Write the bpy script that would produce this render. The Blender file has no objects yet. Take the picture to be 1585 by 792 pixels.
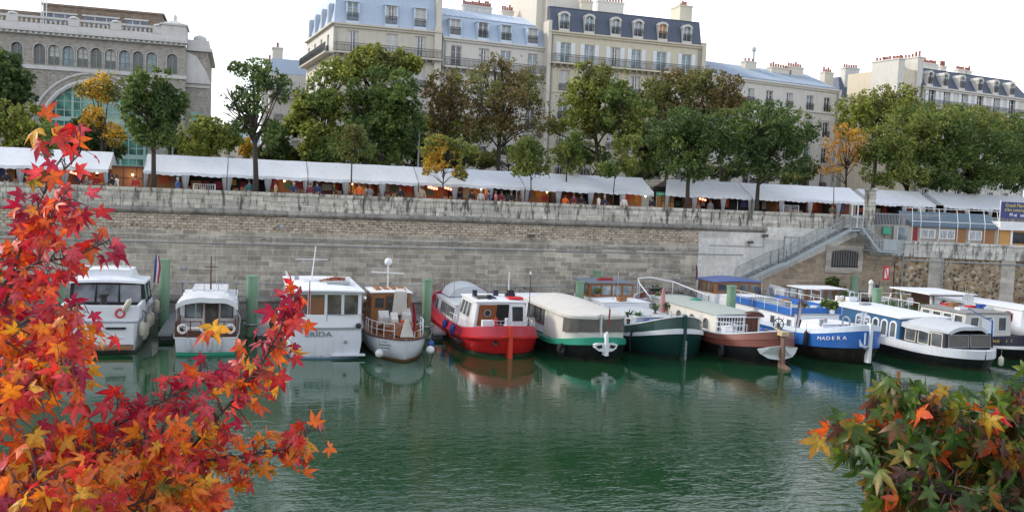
import bpy, math, random
import numpy as np
from mathutils import Vector, Matrix, noise as mnoise
R = math.radians
random.seed(7)
rng = np.random.default_rng(11)
scene = bpy.context.scene
COL = scene.collection
# ------------------------------------------------------------------ camera geometry (same numbers set the real camera)
CH, CF = 9.5, 1400.0
YAW, PIT, ROL = R(16.3), R(3.89), R(2.35)
cf = Vector((math.sin(YAW)*math.cos(PIT), math.cos(YAW)*math.cos(PIT), -math.sin(PIT)))
cr0 = Vector((math.cos(YAW), -math.sin(YAW), 0)); cu0 = cr0.cross(cf)
cr = cr0*math.cos(ROL) + cu0*math.sin(ROL); cu = cu0*math.cos(ROL) - cr0*math.sin(ROL)
def ray(x, y): return cf + cr*((x-792.5)/CF) + cu*((396-y)/CF)
def atY(x, y, Y):                    # world point seen at pixel x,y of the photo on the plane Y
    d = ray(x, y); t = Y/d.y; return Vector((d.x*t, Y, CH + d.z*t))
def atZ(x, y, z):
    d = ray(x, y); t = (z-CH)/d.z; return Vector((d.x*t, d.y*t, z))
def atD(x, y, D): return Vector((0, 0, CH)) + ray(x, y)*D

# ------------------------------------------------------------------ materials
MATS = {}
def nodes(m):
    m.use_nodes = True; nt = m.node_tree; nt.nodes.clear()
    out = nt.nodes.new('ShaderNodeOutputMaterial'); b = nt.nodes.new('ShaderNodeBsdfPrincipled')
    nt.links.new(b.outputs[0], out.inputs[0]); return nt, b, out
def N(nt, t, **kw):
    n = nt.nodes.new('ShaderNode'+t)
    for k, v in kw.items():
        if k[0] == 'i':
            n.inputs[int(k[1:])].default_value = v
        else: setattr(n, k, v)
    return n
def ramp(nt, fac, stops, interp='LINEAR'):
    r = nt.nodes.new('ShaderNodeValToRGB'); e = r.color_ramp; e.interpolation = interp
    while len(e.elements) < len(stops): e.elements.new(0.5)
    for k, (p, c) in enumerate(stops):
        e.elements[k].position = p; e.elements[k].color = (c[0], c[1], c[2], 1) if len(c) == 3 else c
    nt.links.new(fac, r.inputs[0]); return r.outputs[0]
def g(v): return (v, v, v)
def mixc(nt, a, b, fac, mode='MIX'):
    m = nt.nodes.new('ShaderNodeMix'); m.data_type = 'RGBA'; m.blend_type = mode
    for s, v in ((m.inputs[6], a), (m.inputs[7], b), (m.inputs[0], fac)):
        if hasattr(v, 'links') or isinstance(v, bpy.types.NodeSocket): nt.links.new(v, s)
        else:
            s.default_value = v if not isinstance(v, tuple) else (v[0], v[1], v[2], 1)
    return m.outputs[2]
def noise(nt, scale, detail=4, rough=0.6, vec=None, coord='Object', stretch=None):
    n = N(nt, 'TexNoise'); n.inputs['Scale'].default_value = scale; n.inputs['Detail'].default_value = detail; n.inputs['Roughness'].default_value = rough
    tc = N(nt, 'TexCoord'); v = tc.outputs[coord]
    if vec is not None: v = vec
    if stretch:
        mp = N(nt, 'Mapping'); mp.inputs['Scale'].default_value = stretch; nt.links.new(v, mp.inputs[0]); v = mp.outputs[0]
    nt.links.new(v, n.inputs['Vector']); return n.outputs['Fac']
def bump(nt, b, h, strength=0.3, dist=0.02):
    bp = N(nt, 'Bump'); bp.inputs['Strength'].default_value = strength; bp.inputs['Distance'].default_value = dist
    nt.links.new(h, bp.inputs['Height']); nt.links.new(bp.outputs[0], b.inputs['Normal'])
def mat(name, col, rough=0.5, metal=0.0, var=0.18, dirt=0.0, dcol=(0.09, 0.075, 0.055), scale=1.2, bmp=0.0, spec=0.5, emit=None, scum=0.0):
    if name in MATS: return MATS[name]
    m = bpy.data.materials.new(name); nt, b, out = nodes(m)
    c = mixc(nt, tuple(x*(1-var) for x in col), tuple(min(1, x*(1+var*0.6)) for x in col), noise(nt, scale, 5, 0.65))
    if dirt > 0:                      # rain streaks and grime with a shape of their own
        s = noise(nt, 1.6, 6, 0.7, stretch=(2.2, 2.2, 0.35))
        c = mixc(nt, c, dcol, ramp(nt, s, [(0.50, g(0)), (0.72, g(dirt))]))
    if scum:                          # weed and oil line just above the water, rust runs
        tc = N(nt, 'TexCoord'); sp = N(nt, 'SeparateXYZ'); nt.links.new(tc.outputs['Object'], sp.inputs[0])
        ad = N(nt, 'Math', operation='MULTIPLY_ADD', i1=0.5); nt.links.new(noise(nt, 2.5, 5, 0.7, stretch=(1,1,0.3)), ad.inputs[0]); nt.links.new(sp.outputs[2], ad.inputs[2])
        c = mixc(nt, c, (0.10,0.105,0.06), ramp(nt, ad.outputs[0], [(0.28, g(scum)), (0.46, g(0))]))
        c = mixc(nt, c, (0.20,0.10,0.05), ramp(nt, noise(nt, 3.2, 4, 0.6, stretch=(2.5,2.5,0.18)), [(0.62, g(0)), (0.72, g(scum*0.55))]))
    nt.links.new(c, b.inputs['Base Color'])
    b.inputs['Roughness'].default_value = rough; b.inputs['Metallic'].default_value = metal
    b.inputs['Specular IOR Level'].default_value = spec
    if bmp: bump(nt, b, noise(nt, scale*9, 4), bmp, 0.02)
    if emit: b.inputs['Emission Color'].default_value = (*emit[:3], 1); b.inputs['Emission Strength'].default_value = emit[3]
    MATS[name] = m; return m
def glass(name, col, rough=0.06):
    if name in MATS: return MATS[name]
    m = bpy.data.materials.new(name); nt, b, out = nodes(m)
    n = noise(nt, 0.9, 3, 0.5)
    nt.links.new(mixc(nt, tuple(x*0.45 for x in col), tuple(x*1.5 for x in col), ramp(nt, n, [(0.35, g(0)), (0.65, g(1))])), b.inputs['Base Color'])
    b.inputs['Roughness'].default_value = rough; b.inputs['Specular IOR Level'].default_value = 0.8
    MATS[name] = m; return m

# ------------------------------------------------------------------ mesh builder
class MB:
    def __init__(s): s.v = []; s.f = []; s.mi = []; s.m = 0
    def add(s, vs, fs):
        o = len(s.v); s.v += [tuple(p) for p in vs]; s.f += [tuple(i+o for i in q) for q in fs]; s.mi += [s.m]*len(fs); return s
    def box(s, x0, x1, y0, y1, z0, z1):
        return s.hexa([(x0,y0,z0),(x1,y0,z0),(x1,y1,z0),(x0,y1,z0),(x0,y0,z1),(x1,y0,z1),(x1,y1,z1),(x0,y1,z1)])
    def hexa(s, p):
        return s.add(p, [(0,3,2,1),(4,5,6,7),(0,1,5,4),(1,2,6,5),(2,3,7,6),(3,0,4,7)])
    def obox(s, o, ux, uz, a0, a1, d0, d1, h0, h1):      # oriented box: a along ux, d outward (ux x uz), h along uz
        o = Vector(o); ux = Vector(ux); uz = Vector(uz); n = ux.cross(uz).normalized()
        P = lambda a, d, h: tuple(o + ux*a + n*d + uz*h)
        return s.hexa([P(a0,d1,h0),P(a1,d1,h0),P(a1,d0,h0),P(a0,d0,h0),P(a0,d1,h1),P(a1,d1,h1),P(a1,d0,h1),P(a0,d0,h1)])
    def tube(s, pts, r, n=6, close=False):
        pts = [Vector(p) for p in pts]; rs = r if isinstance(r, (list, tuple)) else [r]*len(pts)
        if close: pts = pts + [pts[0]]; rs = list(rs) + [rs[0]]
        vs = []; fs = []
        up = None
        for i, p in enumerate(pts):
            t = (pts[min(i+1, len(pts)-1)] - pts[max(i-1, 0)])
            if t.length < 1e-9: t = Vector((0,0,1))
            t.normalize()
            if up is None: up = Vector((0,0,1)) if abs(t.z) < 0.9 else Vector((1,0,0))
            a = t.cross(up)
            if a.length < 1e-4: a = t.cross(Vector((0.3,1,0.2)))
            a.normalize(); b = t.cross(a).normalized()
            for k in range(n):
                q = 2*math.pi*k/n; vs.append(p + (a*math.cos(q) + b*math.sin(q))*rs[i])
        for i in range(len(pts)-1):
            for k in range(n):
                k2 = (k+1) % n; fs.append((i*n+k, i*n+k2, (i+1)*n+k2, (i+1)*n+k))
        fs.append(tuple(range(n))[::-1]); fs.append(tuple((len(pts)-1)*n+k for k in range(n)))
        return s.add(vs, fs)
    def cyl(s, x, y, z0, z1, r0, r1=None, n=16): return s.tube([(x,y,z0),(x,y,z1)], [r0, r0 if r1 is None else r1], n)
    def lathe(s, c, prof, n=14, ax='z'):                   # prof = [(r, h)]
        vs = []; fs = []
        for r_, h in prof:
            for k in range(n):
                q = 2*math.pi*k/n; a, b = r_*math.cos(q), r_*math.sin(q)
                vs.append((c[0]+a, c[1]+b, c[2]+h) if ax == 'z' else ((c[0]+a, c[1]+h, c[2]+b) if ax == 'y' else (c[0]+h, c[1]+a, c[2]+b)))
        for i in range(len(prof)-1):
            for k in range(n):
                k2 = (k+1) % n; fs.append((i*n+k, i*n+k2, (i+1)*n+k2, (i+1)*n+k))
        return s.add(vs, fs)
    def sphere(s, c, r, n=12, sz=1.0):
        m = n//2+1; return s.lathe(c, [(max(1e-4, r*math.sin(math.pi*i/m)), -r*sz*math.cos(math.pi*i/m)) for i in range(m+1)], n)
    def torus(s, c, R_, r_, ax='y', n=20, k=8):
        pts = []
        for i in range(n):
            q = 2*math.pi*i/n; a, b = R_*math.cos(q), R_*math.sin(q)
            pts.append((c[0]+a, c[1], c[2]+b) if ax == 'y' else ((c[0]+a, c[1]+b, c[2]) if ax == 'z' else (c[0], c[1]+a, c[2]+b)))
        vs = []; fs = []; C = Vector(c)
        A = {'y': Vector((0,1,0)), 'z': Vector((0,0,1)), 'x': Vector((1,0,0))}[ax]
        for p in pts:
            d = (Vector(p)-C).normalized()
            for j in range(k):
                q = 2*math.pi*j/k; vs.append(Vector(p) + d*(r_*math.cos(q)) + A*(r_*math.sin(q)))
        for i in range(n):
            for j in range(k):
                i2, j2 = (i+1) % n, (j+1) % k; fs.append((i*k+j, i2*k+j, i2*k+j2, i*k+j2))
        return s.add(vs, fs)
    def prism(s, poly, axis, d0, d1):                     # poly in the two other axes
        def P(a, b, d): return {'x': (d, a, b), 'y': (a, d, b), 'z': (a, b, d)}[axis]
        n = len(poly); vs = [P(a, b, d0) for a, b in poly] + [P(a, b, d1) for a, b in poly]
        fs = [tuple(range(n))[::-1], tuple(range(n, 2*n))] + [(i, (i+1) % n, n+(i+1) % n, n+i) for i in range(n)]
        return s.add(vs, fs)
    def quad(s, a, b, c, d): return s.add([a, b, c, d], [(0,1,2,3)])
    def mesh(s, name, mats, smooth=False):
        me = bpy.data.meshes.new(name)
        me.from_pydata(s.v, [], s.f)
        ms = mats if isinstance(mats, (list, tuple)) else [mats]
        for m in ms: me.materials.append(m)
        if len(ms) > 1: me.polygons.foreach_set('material_index', s.mi)
        if smooth: me.polygons.foreach_set('use_smooth', [True]*len(me.polygons))
        me.update(); return me
    def build(s, name, mats, parent=None, smooth=False, loc=None):
        o = bpy.data.objects.new(name, s.mesh(name, mats, smooth)); COL.objects.link(o)
        if parent is not None: o.parent = parent
        if loc is not None: o.location = loc
        if smooth == 'auto': autosmooth(o)
        return o
def autosmooth(o, ang=40):
    me = o.data; me.polygons.foreach_set('use_smooth', [True]*len(me.polygons))
    try: me.set_sharp_from_angle(angle=R(ang))
    except Exception: pass
def put(name, me, parent=None, loc=(0,0,0), rz=0.0, scale=None):
    o = bpy.data.objects.new(name, me); COL.objects.link(o); o.location = loc; o.rotation_euler = (0,0,rz)
    if parent is not None: o.parent = parent
    if scale: o.scale = scale
    return o
def tag(o, label, cat, group=None, kind=None):
    if label: o['label'] = label
    if cat: o['category'] = cat
    if group: o['group'] = group
    if kind: o['kind'] = kind
    return o
def struct(o): o['kind'] = 'structure'; return o
def thing(name, label, cat, loc=(0,0,0), rz=0.0, group=None):
    o = bpy.data.objects.new(name, None); COL.objects.link(o); o.empty_display_size = 0.2
    o.location = loc; o.rotation_euler = (0,0,rz); return tag(o, label, cat, group)
def copy_tree(o, parent=None):
    c = o.copy(); COL.objects.link(c); c.parent = parent
    for ch in list(o.children): copy_tree(ch, c)
    return c
def text(name, body, size, m, parent, loc, rot, ext=0.006, sx=1.0):
    cu_ = bpy.data.curves.new(name, 'FONT'); cu_.body = body; cu_.size = size; cu_.extrude = ext; cu_.align_x = 'CENTER'; cu_.align_y = 'CENTER'
    t = bpy.data.objects.new(name, cu_); COL.objects.link(t)
    dg = bpy.context.evaluated_depsgraph_get(); me = bpy.data.meshes.new_from_object(t.evaluated_get(dg))
    bpy.data.objects.remove(t); me.materials.clear(); me.materials.append(m)
    o = bpy.data.objects.new(name, me); COL.objects.link(o); o.parent = parent; o.location = loc; o.rotation_euler = rot; o.scale = (sx, 1, 1)
    return o

# ------------------------------------------------------------------ shared materials
M = dict(
 white=mat('white_paint', (0.74,0.76,0.78), 0.35, var=0.06, dirt=0.10, dcol=(0.42,0.38,0.31)),
 white_hull=mat('white_hull_paint', (0.70,0.73,0.77), 0.28, var=0.06, dirt=0.28, dcol=(0.38,0.33,0.25), scum=0.6),
 roofwhite=mat('white_deck_paint', (0.78,0.80,0.82), 0.55, var=0.07, dirt=0.25, dcol=(0.45,0.42,0.36)),
 cream=mat('cream_paint', (0.66,0.62,0.52), 0.5, dirt=0.15),
 canvas=mat('beige_canvas', (0.60,0.58,0.53), 0.9, var=0.12, dirt=0.35, dcol=(0.33,0.31,0.27), bmp=0.3),
 greycanvas=mat('grey_canvas', (0.50,0.53,0.55), 0.9, var=0.1, dirt=0.2, bmp=0.3),
 tentpvc=mat('white_tent_cloth', (0.70,0.725,0.75), 0.6, var=0.10, dirt=0.30, dcol=(0.42,0.42,0.42), bmp=0.15),
 curtain=mat('white_tent_curtain', (0.55,0.56,0.57), 0.9, var=0.12),
 wood=mat('varnished_mahogany', (0.21,0.07,0.022), 0.3, var=0.35, scale=3),
 teak=mat('honey_teak', (0.31,0.135,0.048), 0.35, var=0.3, scale=3),
 darkwood=mat('dark_brown_wood', (0.10,0.035,0.022), 0.4, var=0.3, scale=3),
 ply=mat('plywood_panels', (0.32,0.15,0.06), 0.7, var=0.3, scale=1.5),
 plyorange=mat('orange_plywood', (0.52,0.28,0.09), 0.7, var=0.25, scale=1.5),
 red=mat('red_hull_paint', (0.56,0.018,0.022), 0.3, var=0.14, dirt=0.12, dcol=(0.25,0.05,0.04), scum=0.6),
 darkred=mat('dark_red_paint', (0.27,0.012,0.022), 0.35, var=0.15, dirt=0.15),
 brownred=mat('red_brown_hull_paint', (0.205,0.06,0.042), 0.4, var=0.15, dirt=0.25, scum=0.6),
 black=mat('black_hull_paint', (0.014,0.015,0.018), 0.35, var=0.3, dirt=0.3, dcol=(0.07,0.065,0.055), scum=0.6),
 blackrub=mat('black_rubber', (0.012,0.012,0.012), 0.7),
 dkgreen=mat('dark_green_hull_paint', (0.010,0.052,0.045), 0.3, var=0.2, dirt=0.25, dcol=(0.06,0.07,0.06), scum=0.6),
 seagreen=mat('sea_green_rail_paint', (0.02,0.27,0.17), 0.35, var=0.12),
 blue=mat('bright_blue_hull_paint', (0.03,0.135,0.44), 0.3, var=0.12, dirt=0.15, scum=0.6),
 cabblue=mat('petrol_blue_paint', (0.045,0.13,0.26), 0.35, var=0.12, dirt=0.12),
 roofblue=mat('slate_blue_roof_paint', (0.10,0.14,0.33), 0.5, var=0.12),
 navy=mat('navy_hull_paint', (0.018,0.022,0.045), 0.3, var=0.2, dirt=0.15, scum=0.6),
 greydeck=mat('grey_green_deck_paint', (0.40,0.44,0.40), 0.7, var=0.1, dirt=0.25, dcol=(0.25,0.25,0.21)),
 grey=mat('grey_paint', (0.30,0.32,0.34), 0.5, var=0.12),
 steel=mat('galvanised_steel', (0.40,0.43,0.45), 0.4, metal=0.6, var=0.15, dirt=0.2),
 stairsteel=mat('pale_grey_stair_steel', (0.36,0.40,0.41), 0.55, metal=0.1, var=0.12, dirt=0.3),
 chrome=mat('stainless_rail', (0.62,0.64,0.66), 0.25, metal=0.8, var=0.05),
 rope=mat('grey_rope', (0.20,0.19,0.17), 0.9),
 pile=mat('sage_green_pile_paint', (0.18,0.31,0.20), 0.45, var=0.14, dirt=0.4, dcol=(0.10,0.19,0.12)),
 fender=mat('cream_fender_rubber', (0.58,0.54,0.42), 0.55, var=0.15, dirt=0.4),
 fwhite=mat('white_fender_rubber', (0.72,0.72,0.70), 0.5, dirt=0.2),
 fblue=mat('blue_fender_rubber', (0.02,0.08,0.36), 0.5),
 astro=mat('green_artificial_turf', (0.03,0.12,0.02), 0.95, var=0.35, scale=9, bmp=0.6),
 glassd=glass('dark_window_glass', (0.035,0.04,0.045)),
 glassm=glass('smoky_window_glass', (0.10,0.11,0.11)),
 glassp=glass('pale_reflecting_glass', (0.24,0.30,0.33)),
 glassg=glass('greenish_glass', (0.10,0.26,0.21), 0.15),
 vinyl=mat('clear_vinyl_window', (0.13,0.125,0.11), 0.2, var=0.5, scale=4),
 rust=mat('rusty_iron', (0.16,0.07,0.03), 0.9, var=0.4, scale=5),
 pot=mat('terracotta', (0.33,0.12,0.075), 0.8, var=0.25, scale=4),
 leafy=mat('houseplant_leaves', (0.05,0.13,0.03), 0.6, var=0.5, scale=6),
 tyre=mat('old_tyre', (0.02,0.02,0.02), 0.85),
 paper=mat('off_white_card', (0.7,0.69,0.65), 0.8),
 lettergold=mat('gold_lettering', (0.65,0.47,0.08), 0.4),
 letterwhite=mat('white_lettering', (0.85,0.86,0.88), 0.5),
 letterblack=mat('thin_dark_lettering', (0.16,0.18,0.21), 0.5),
 signred=mat('sign_red', (0.62,0.02,0.03), 0.4),
 signwhite=mat('sign_white', (0.78,0.78,0.78), 0.4),
 signblue=mat('banner_blue', (0.02,0.028,0.15), 0.5),
 signgreen=mat('sign_green', (0.05,0.36,0.22), 0.5),
 flagred=mat('faded_red_flag', (0.33,0.03,0.05), 0.85), flagblue=mat('flag_blue', (0.03,0.05,0.22), 0.85), flagwhite=mat('flag_white', (0.7,0.7,0.7), 0.85),
)
# ------------------------------------------------------------------ masonry, water, ground materials
def xz_vec(nt, sx=1.0, sz=1.0, jitter=0.0):
    tc = N(nt, 'TexCoord'); sp = N(nt, 'SeparateXYZ'); nt.links.new(tc.outputs['Object'], sp.inputs[0])
    cb = N(nt, 'CombineXYZ')
    for s_, sc, d in ((0, sx, 0), (2, sz, 1)):
        mt = N(nt, 'Math', operation='MULTIPLY', i1=sc); nt.links.new(sp.outputs[s_], mt.inputs[0]); nt.links.new(mt.outputs[0], cb.inputs[d])
    if jitter:
        nz = N(nt, 'TexNoise'); nz.inputs['Scale'].default_value = 0.9; nt.links.new(tc.outputs['Object'], nz.inputs['Vector'])
        vm = N(nt, 'VectorMath', operation='MULTIPLY_ADD'); nt.links.new(nz.outputs['Color'], vm.inputs[0]); vm.inputs[1].default_value = (jitter, jitter*0.4, 0); nt.links.new(cb.outputs[0], vm.inputs[2])
        return vm.outputs[0]
    return cb.outputs[0]
def masonry(name, c1, c2, mortar, bw, bh, msize=0.02, var=0.5, dirt=0.4, dcol=(0.07,0.065,0.055), bstr=0.5, rough=0.9, spots=0, streak=0.0, pale=0.0, jit=0.12):
    m = bpy.data.materials.new(name); nt, b, out = nodes(m)
    v = xz_vec(nt, jitter=jit)
    br = N(nt, 'TexBrick', offset=0.45); nt.links.new(v, br.inputs['Vector'])
    for k, val in (('Scale', 1.0), ('Brick Width', bw), ('Row Height', bh), ('Mortar Size', msize), ('Mortar Smooth', 0.3), ('Bias', 0.0)): br.inputs[k].default_value = val
    br.inputs['Color1'].default_value = (*c1, 1); br.inputs['Color2'].default_value = (*c2, 1); br.inputs['Mortar'].default_value = (*mortar, 1)
    br2 = N(nt, 'TexBrick', offset=0.45); nt.links.new(v, br2.inputs['Vector'])      # the same courses, another random tint per block
    for k, val in (('Scale', 1.0), ('Brick Width', bw), ('Row Height', bh), ('Mortar Size', 0.0), ('Bias', 0.25)): br2.inputs[k].default_value = val
    br2.inputs['Color1'].default_value = (0.62,0.60,0.57,1); br2.inputs['Color2'].default_value = (1.2,1.17,1.1,1)
    if bw > 0.9 and jit:                 # stretches of wall relaid with longer, taller stones
        br3 = N(nt, 'TexBrick', offset=0.3); nt.links.new(v, br3.inputs['Vector'])
        for k, val in (('Scale', 1.0), ('Brick Width', bw*1.75), ('Row Height', bh*1.33), ('Mortar Size', msize), ('Bias', -0.2)): br3.inputs[k].default_value = val
        br3.inputs['Color1'].default_value = (*c1, 1); br3.inputs['Color2'].default_value = (*c2, 1); br3.inputs['Mortar'].default_value = (*mortar, 1)
        patch = ramp(nt, noise(nt, 0.22, 2, 0.4, stretch=(1,1,2.2)), [(0.50, g(0)), (0.51, g(1))]); base_c = mixc(nt, br.outputs['Color'], br3.outputs['Color'], patch)
    else: base_c = br.outputs['Color']
    c = mixc(nt, base_c, br2.outputs['Color'], 0.55, 'MULTIPLY')
    n1 = noise(nt, 0.35, 6, 0.65); n2 = noise(nt, 2.6, 6, 0.7)
    c = mixc(nt, c, ramp(nt, n1, [(0.3, g(0.62)), (0.7, g(1.22))]), var, 'MULTIPLY')
    c = mixc(nt, c, ramp(nt, n2, [(0.3, g(0.6)), (0.7, g(1.2))]), 0.6, 'MULTIPLY')
    if pale:
        c = mixc(nt, c, (0.52,0.50,0.45), ramp(nt, noise(nt, 0.6, 6, 0.75, stretch=(1,1,1.6)), [(0.55, g(0)), (0.66, g(pale))]))
    if spots:
        vo = N(nt, 'TexVoronoi'); vo.inputs['Scale'].default_value = spots; nt.links.new(xz_vec(nt, 0.62, 1.25), vo.inputs['Vector'])
        sp = ramp(nt, vo.outputs['Distance'], [(0.26, g(1)), (0.40, g(0))])
        sp2 = mixc(nt, g(0), sp, ramp(nt, noise(nt, 0.8, 3), [(0.40, g(0)), (0.54, g(0.7))]))
        c = mixc(nt, c, (0.05,0.042,0.032), sp2)
    if dirt:
        c = mixc(nt, c, dcol, ramp(nt, noise(nt, 1.1, 7, 0.75, stretch=(1,1,0.55)), [(0.54, g(0)), (0.75, g(dirt))]))
    if streak:
        c = mixc(nt, c, (0.045,0.042,0.038), ramp(nt, noise(nt, 2.4, 5, 0.72, stretch=(1.0,1,0.22)), [(0.50, g(0)), (0.60, g(streak))]))
    nt.links.new(c, b.inputs['Base Color']); b.inputs['Roughness'].default_value = rough; b.inputs['Specular IOR Level'].default_value = 0.25
    mh = N(nt, 'Math', operation='MULTIPLY_ADD', i1=-1.0); nt.links.new(br.outputs['Fac'], mh.inputs[0]); nt.links.new(n2, mh.inputs[2])
    bump(nt, b, mh.outputs[0], bstr, 0.05)
    MATS[name] = m; return m
S_wall = masonry('grey_ashlar_blocks', (0.345,0.315,0.265), (0.50,0.46,0.39), (0.61,0.58,0.51), 1.0, 0.36, 0.022, dirt=0.5, var=0.8, streak=0.12, pale=0.5)
S_low = masonry('brown_ashlar_blocks', (0.32,0.255,0.185), (0.48,0.39,0.30), (0.46,0.42,0.35), 1.3, 0.46, 0.022, dirt=0.35)
S_brick = masonry('pitted_brick_courses', (0.46,0.39,0.31), (0.55,0.48,0.39), (0.25,0.20,0.15), 0.44, 0.20, 0.026, dirt=0.3, spots=5.2, pale=0.35, jit=0.03)
S_par = masonry('parapet_stone', (0.50,0.48,0.42), (0.61,0.585,0.515), (0.30,0.285,0.25), 1.0, 0.36, 0.022, dirt=0.55, dcol=(0.13,0.125,0.11), streak=0.85)
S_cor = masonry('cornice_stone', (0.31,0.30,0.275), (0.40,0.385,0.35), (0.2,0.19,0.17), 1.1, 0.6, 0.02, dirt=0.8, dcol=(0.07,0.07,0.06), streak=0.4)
S_plaster = masonry('white_stained_plaster', (0.62,0.62,0.59), (0.66,0.655,0.625), (0.64,0.635,0.60), 3.0, 2.2, 0.002, var=0.4, dirt=0.5, dcol=(0.30,0.28,0.24), bstr=0.15, streak=0.10)
S_grime = masonry('stained_white_ledge', (0.60,0.59,0.55), (0.70,0.685,0.645), (0.40,0.39,0.36), 2.4, 0.55, 0.012, dirt=0.6, dcol=(0.22,0.19,0.15), streak=0.7)
S_pil = masonry('pale_pilaster_stone', (0.46,0.43,0.38), (0.55,0.51,0.46), (0.36,0.34,0.3), 1.5, 0.5, 0.015, dirt=0.3)
S_quay = masonry('quay_concrete', (0.27,0.265,0.245), (0.31,0.30,0.28), (0.25,0.24,0.22), 3.0, 2.0, 0.01, dirt=0.5)
def rubble():
    m = bpy.data.materials.new('millstone_rubble'); nt, b, out = nodes(m)
    v = xz_vec(nt, 1.0, 1.15, 0.25)
    vo = N(nt, 'TexVoronoi', feature='F1'); vo.inputs['Scale'].default_value = 2.9; nt.links.new(v, vo.inputs['Vector'])
    ve = N(nt, 'TexVoronoi', feature='DISTANCE_TO_EDGE'); ve.inputs['Scale'].default_value = 2.9; nt.links.new(v, ve.inputs['Vector'])
    sp = N(nt, 'SeparateColor'); nt.links.new(vo.outputs['Color'], sp.inputs[0])
    c = ramp(nt, sp.outputs[0], [(0.0, (0.10,0.075,0.055)), (0.3, (0.26,0.15,0.07)), (0.6, (0.42,0.29,0.15)), (1.0, (0.58,0.50,0.38))])
    c = mixc(nt, (0.42,0.38,0.30), c, ramp(nt, ve.outputs['Distance'], [(0.01, g(0)), (0.10, g(1))]))
    c = mixc(nt, c, ramp(nt, noise(nt, 0.5, 6, 0.7), [(0.35, g(0.45)), (0.65, g(1.15))]), 0.8, 'MULTIPLY')
    nt.links.new(c, b.inputs['Base Color']); b.inputs['Roughness'].default_value = 0.95
    bump(nt, b, ve.outputs['Distance'], 0.8, 0.15); return m
S_rubble = rubble()
def ground_mat(name, c1, c2, scale=0.6):
    m = bpy.data.materials.new(name); nt, b, out = nodes(m)
    c = mixc(nt, c1, c2, noise(nt, scale, 8, 0.7)); c = mixc(nt, c, ramp(nt, noise(nt, 14, 3), [(0.3, g(0.8)), (0.7, g(1.15))]), 1.0, 'MULTIPLY')
    nt.links.new(c, b.inputs['Base Color']); b.inputs['Roughness'].default_value = 0.95; return m
G_prom = ground_mat('promenade_gravel', (0.22,0.20,0.17), (0.30,0.27,0.23))
G_road = ground_mat('asphalt', (0.045,0.045,0.047), (0.065,0.065,0.065))
G_pave = ground_mat('pavement_slabs', (0.22,0.215,0.20), (0.28,0.27,0.25))
G_earth = ground_mat('garden_earth', (0.05,0.07,0.03), (0.10,0.11,0.05))
def water_mat():
    m = bpy.data.materials.new('harbour_water'); nt, b, out = nodes(m)
    c = mixc(nt, (0.008,0.040,0.014), (0.012,0.050,0.022), noise(nt, 0.06, 4, 0.6))
    nt.links.new(c, b.inputs['Base Color']); b.inputs['Roughness'].default_value = 0.03; b.inputs['IOR'].default_value = 1.34
    b.inputs['Specular IOR Level'].default_value = 0.5
    tc = N(nt, 'TexCoord'); hs = []
    calm = ramp(nt, noise(nt, 0.06, 4, 0.6, stretch=(1,1.8,1)), [(0.35, g(0.30)), (0.62, g(1.15))])
    for sc, st, ang, amp in ((1.1, (1.0,1.9,1), 12, 1.0), (3.1, (1.0,2.1,1), -18, 0.34), (8.0, (1,1.7,1), 25, 0.09)):
        mp = N(nt, 'Mapping'); mp.inputs['Scale'].default_value = st; mp.inputs['Rotation'].default_value = (0, 0, R(ang)); nt.links.new(tc.outputs['Object'], mp.inputs[0])
        nz = N(nt, 'TexNoise'); nz.inputs['Scale'].default_value = sc; nz.inputs['Detail'].default_value = 2.0; nz.inputs['Roughness'].default_value = 0.5; nz.inputs['Distortion'].default_value = 0.4
        nt.links.new(mp.outputs[0], nz.inputs['Vector'])
        mu = N(nt, 'Math', operation='MULTIPLY', i1=amp); nt.links.new(nz.outputs['Fac'], mu.inputs[0]); hs.append(mu.outputs[0])
    a = N(nt, 'Math', operation='ADD'); nt.links.new(hs[0], a.inputs[0]); nt.links.new(hs[1], a.inputs[1])
    a2 = N(nt, 'Math', operation='ADD'); nt.links.new(a.outputs[0], a2.inputs[0]); nt.links.new(hs[2], a2.inputs[1])
    a3 = N(nt, 'Math', operation='MULTIPLY'); nt.links.new(a2.outputs[0], a3.inputs[0]); nt.links.new(calm, a3.inputs[1])
    # near the moored boats the basin lies calmer
    sp = N(nt, 'SeparateXYZ'); nt.links.new(tc.outputs['Object'], sp.inputs[0])
    mr = N(nt, 'MapRange'); nt.links.new(sp.outputs[1], mr.inputs[0])
    for k, v_ in ((1, 24), (2, 46), (3, 1.0), (4, 0.13)): mr.inputs[k].default_value = v_
    a4 = N(nt, 'Math', operation='MULTIPLY'); nt.links.new(a3.outputs[0], a4.inputs[0]); nt.links.new(mr.outputs[0], a4.inputs[1])
    bump(nt, b, a4.outputs[0], 1.0, 0.042)
    return m
W_mat = water_mat()

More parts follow.
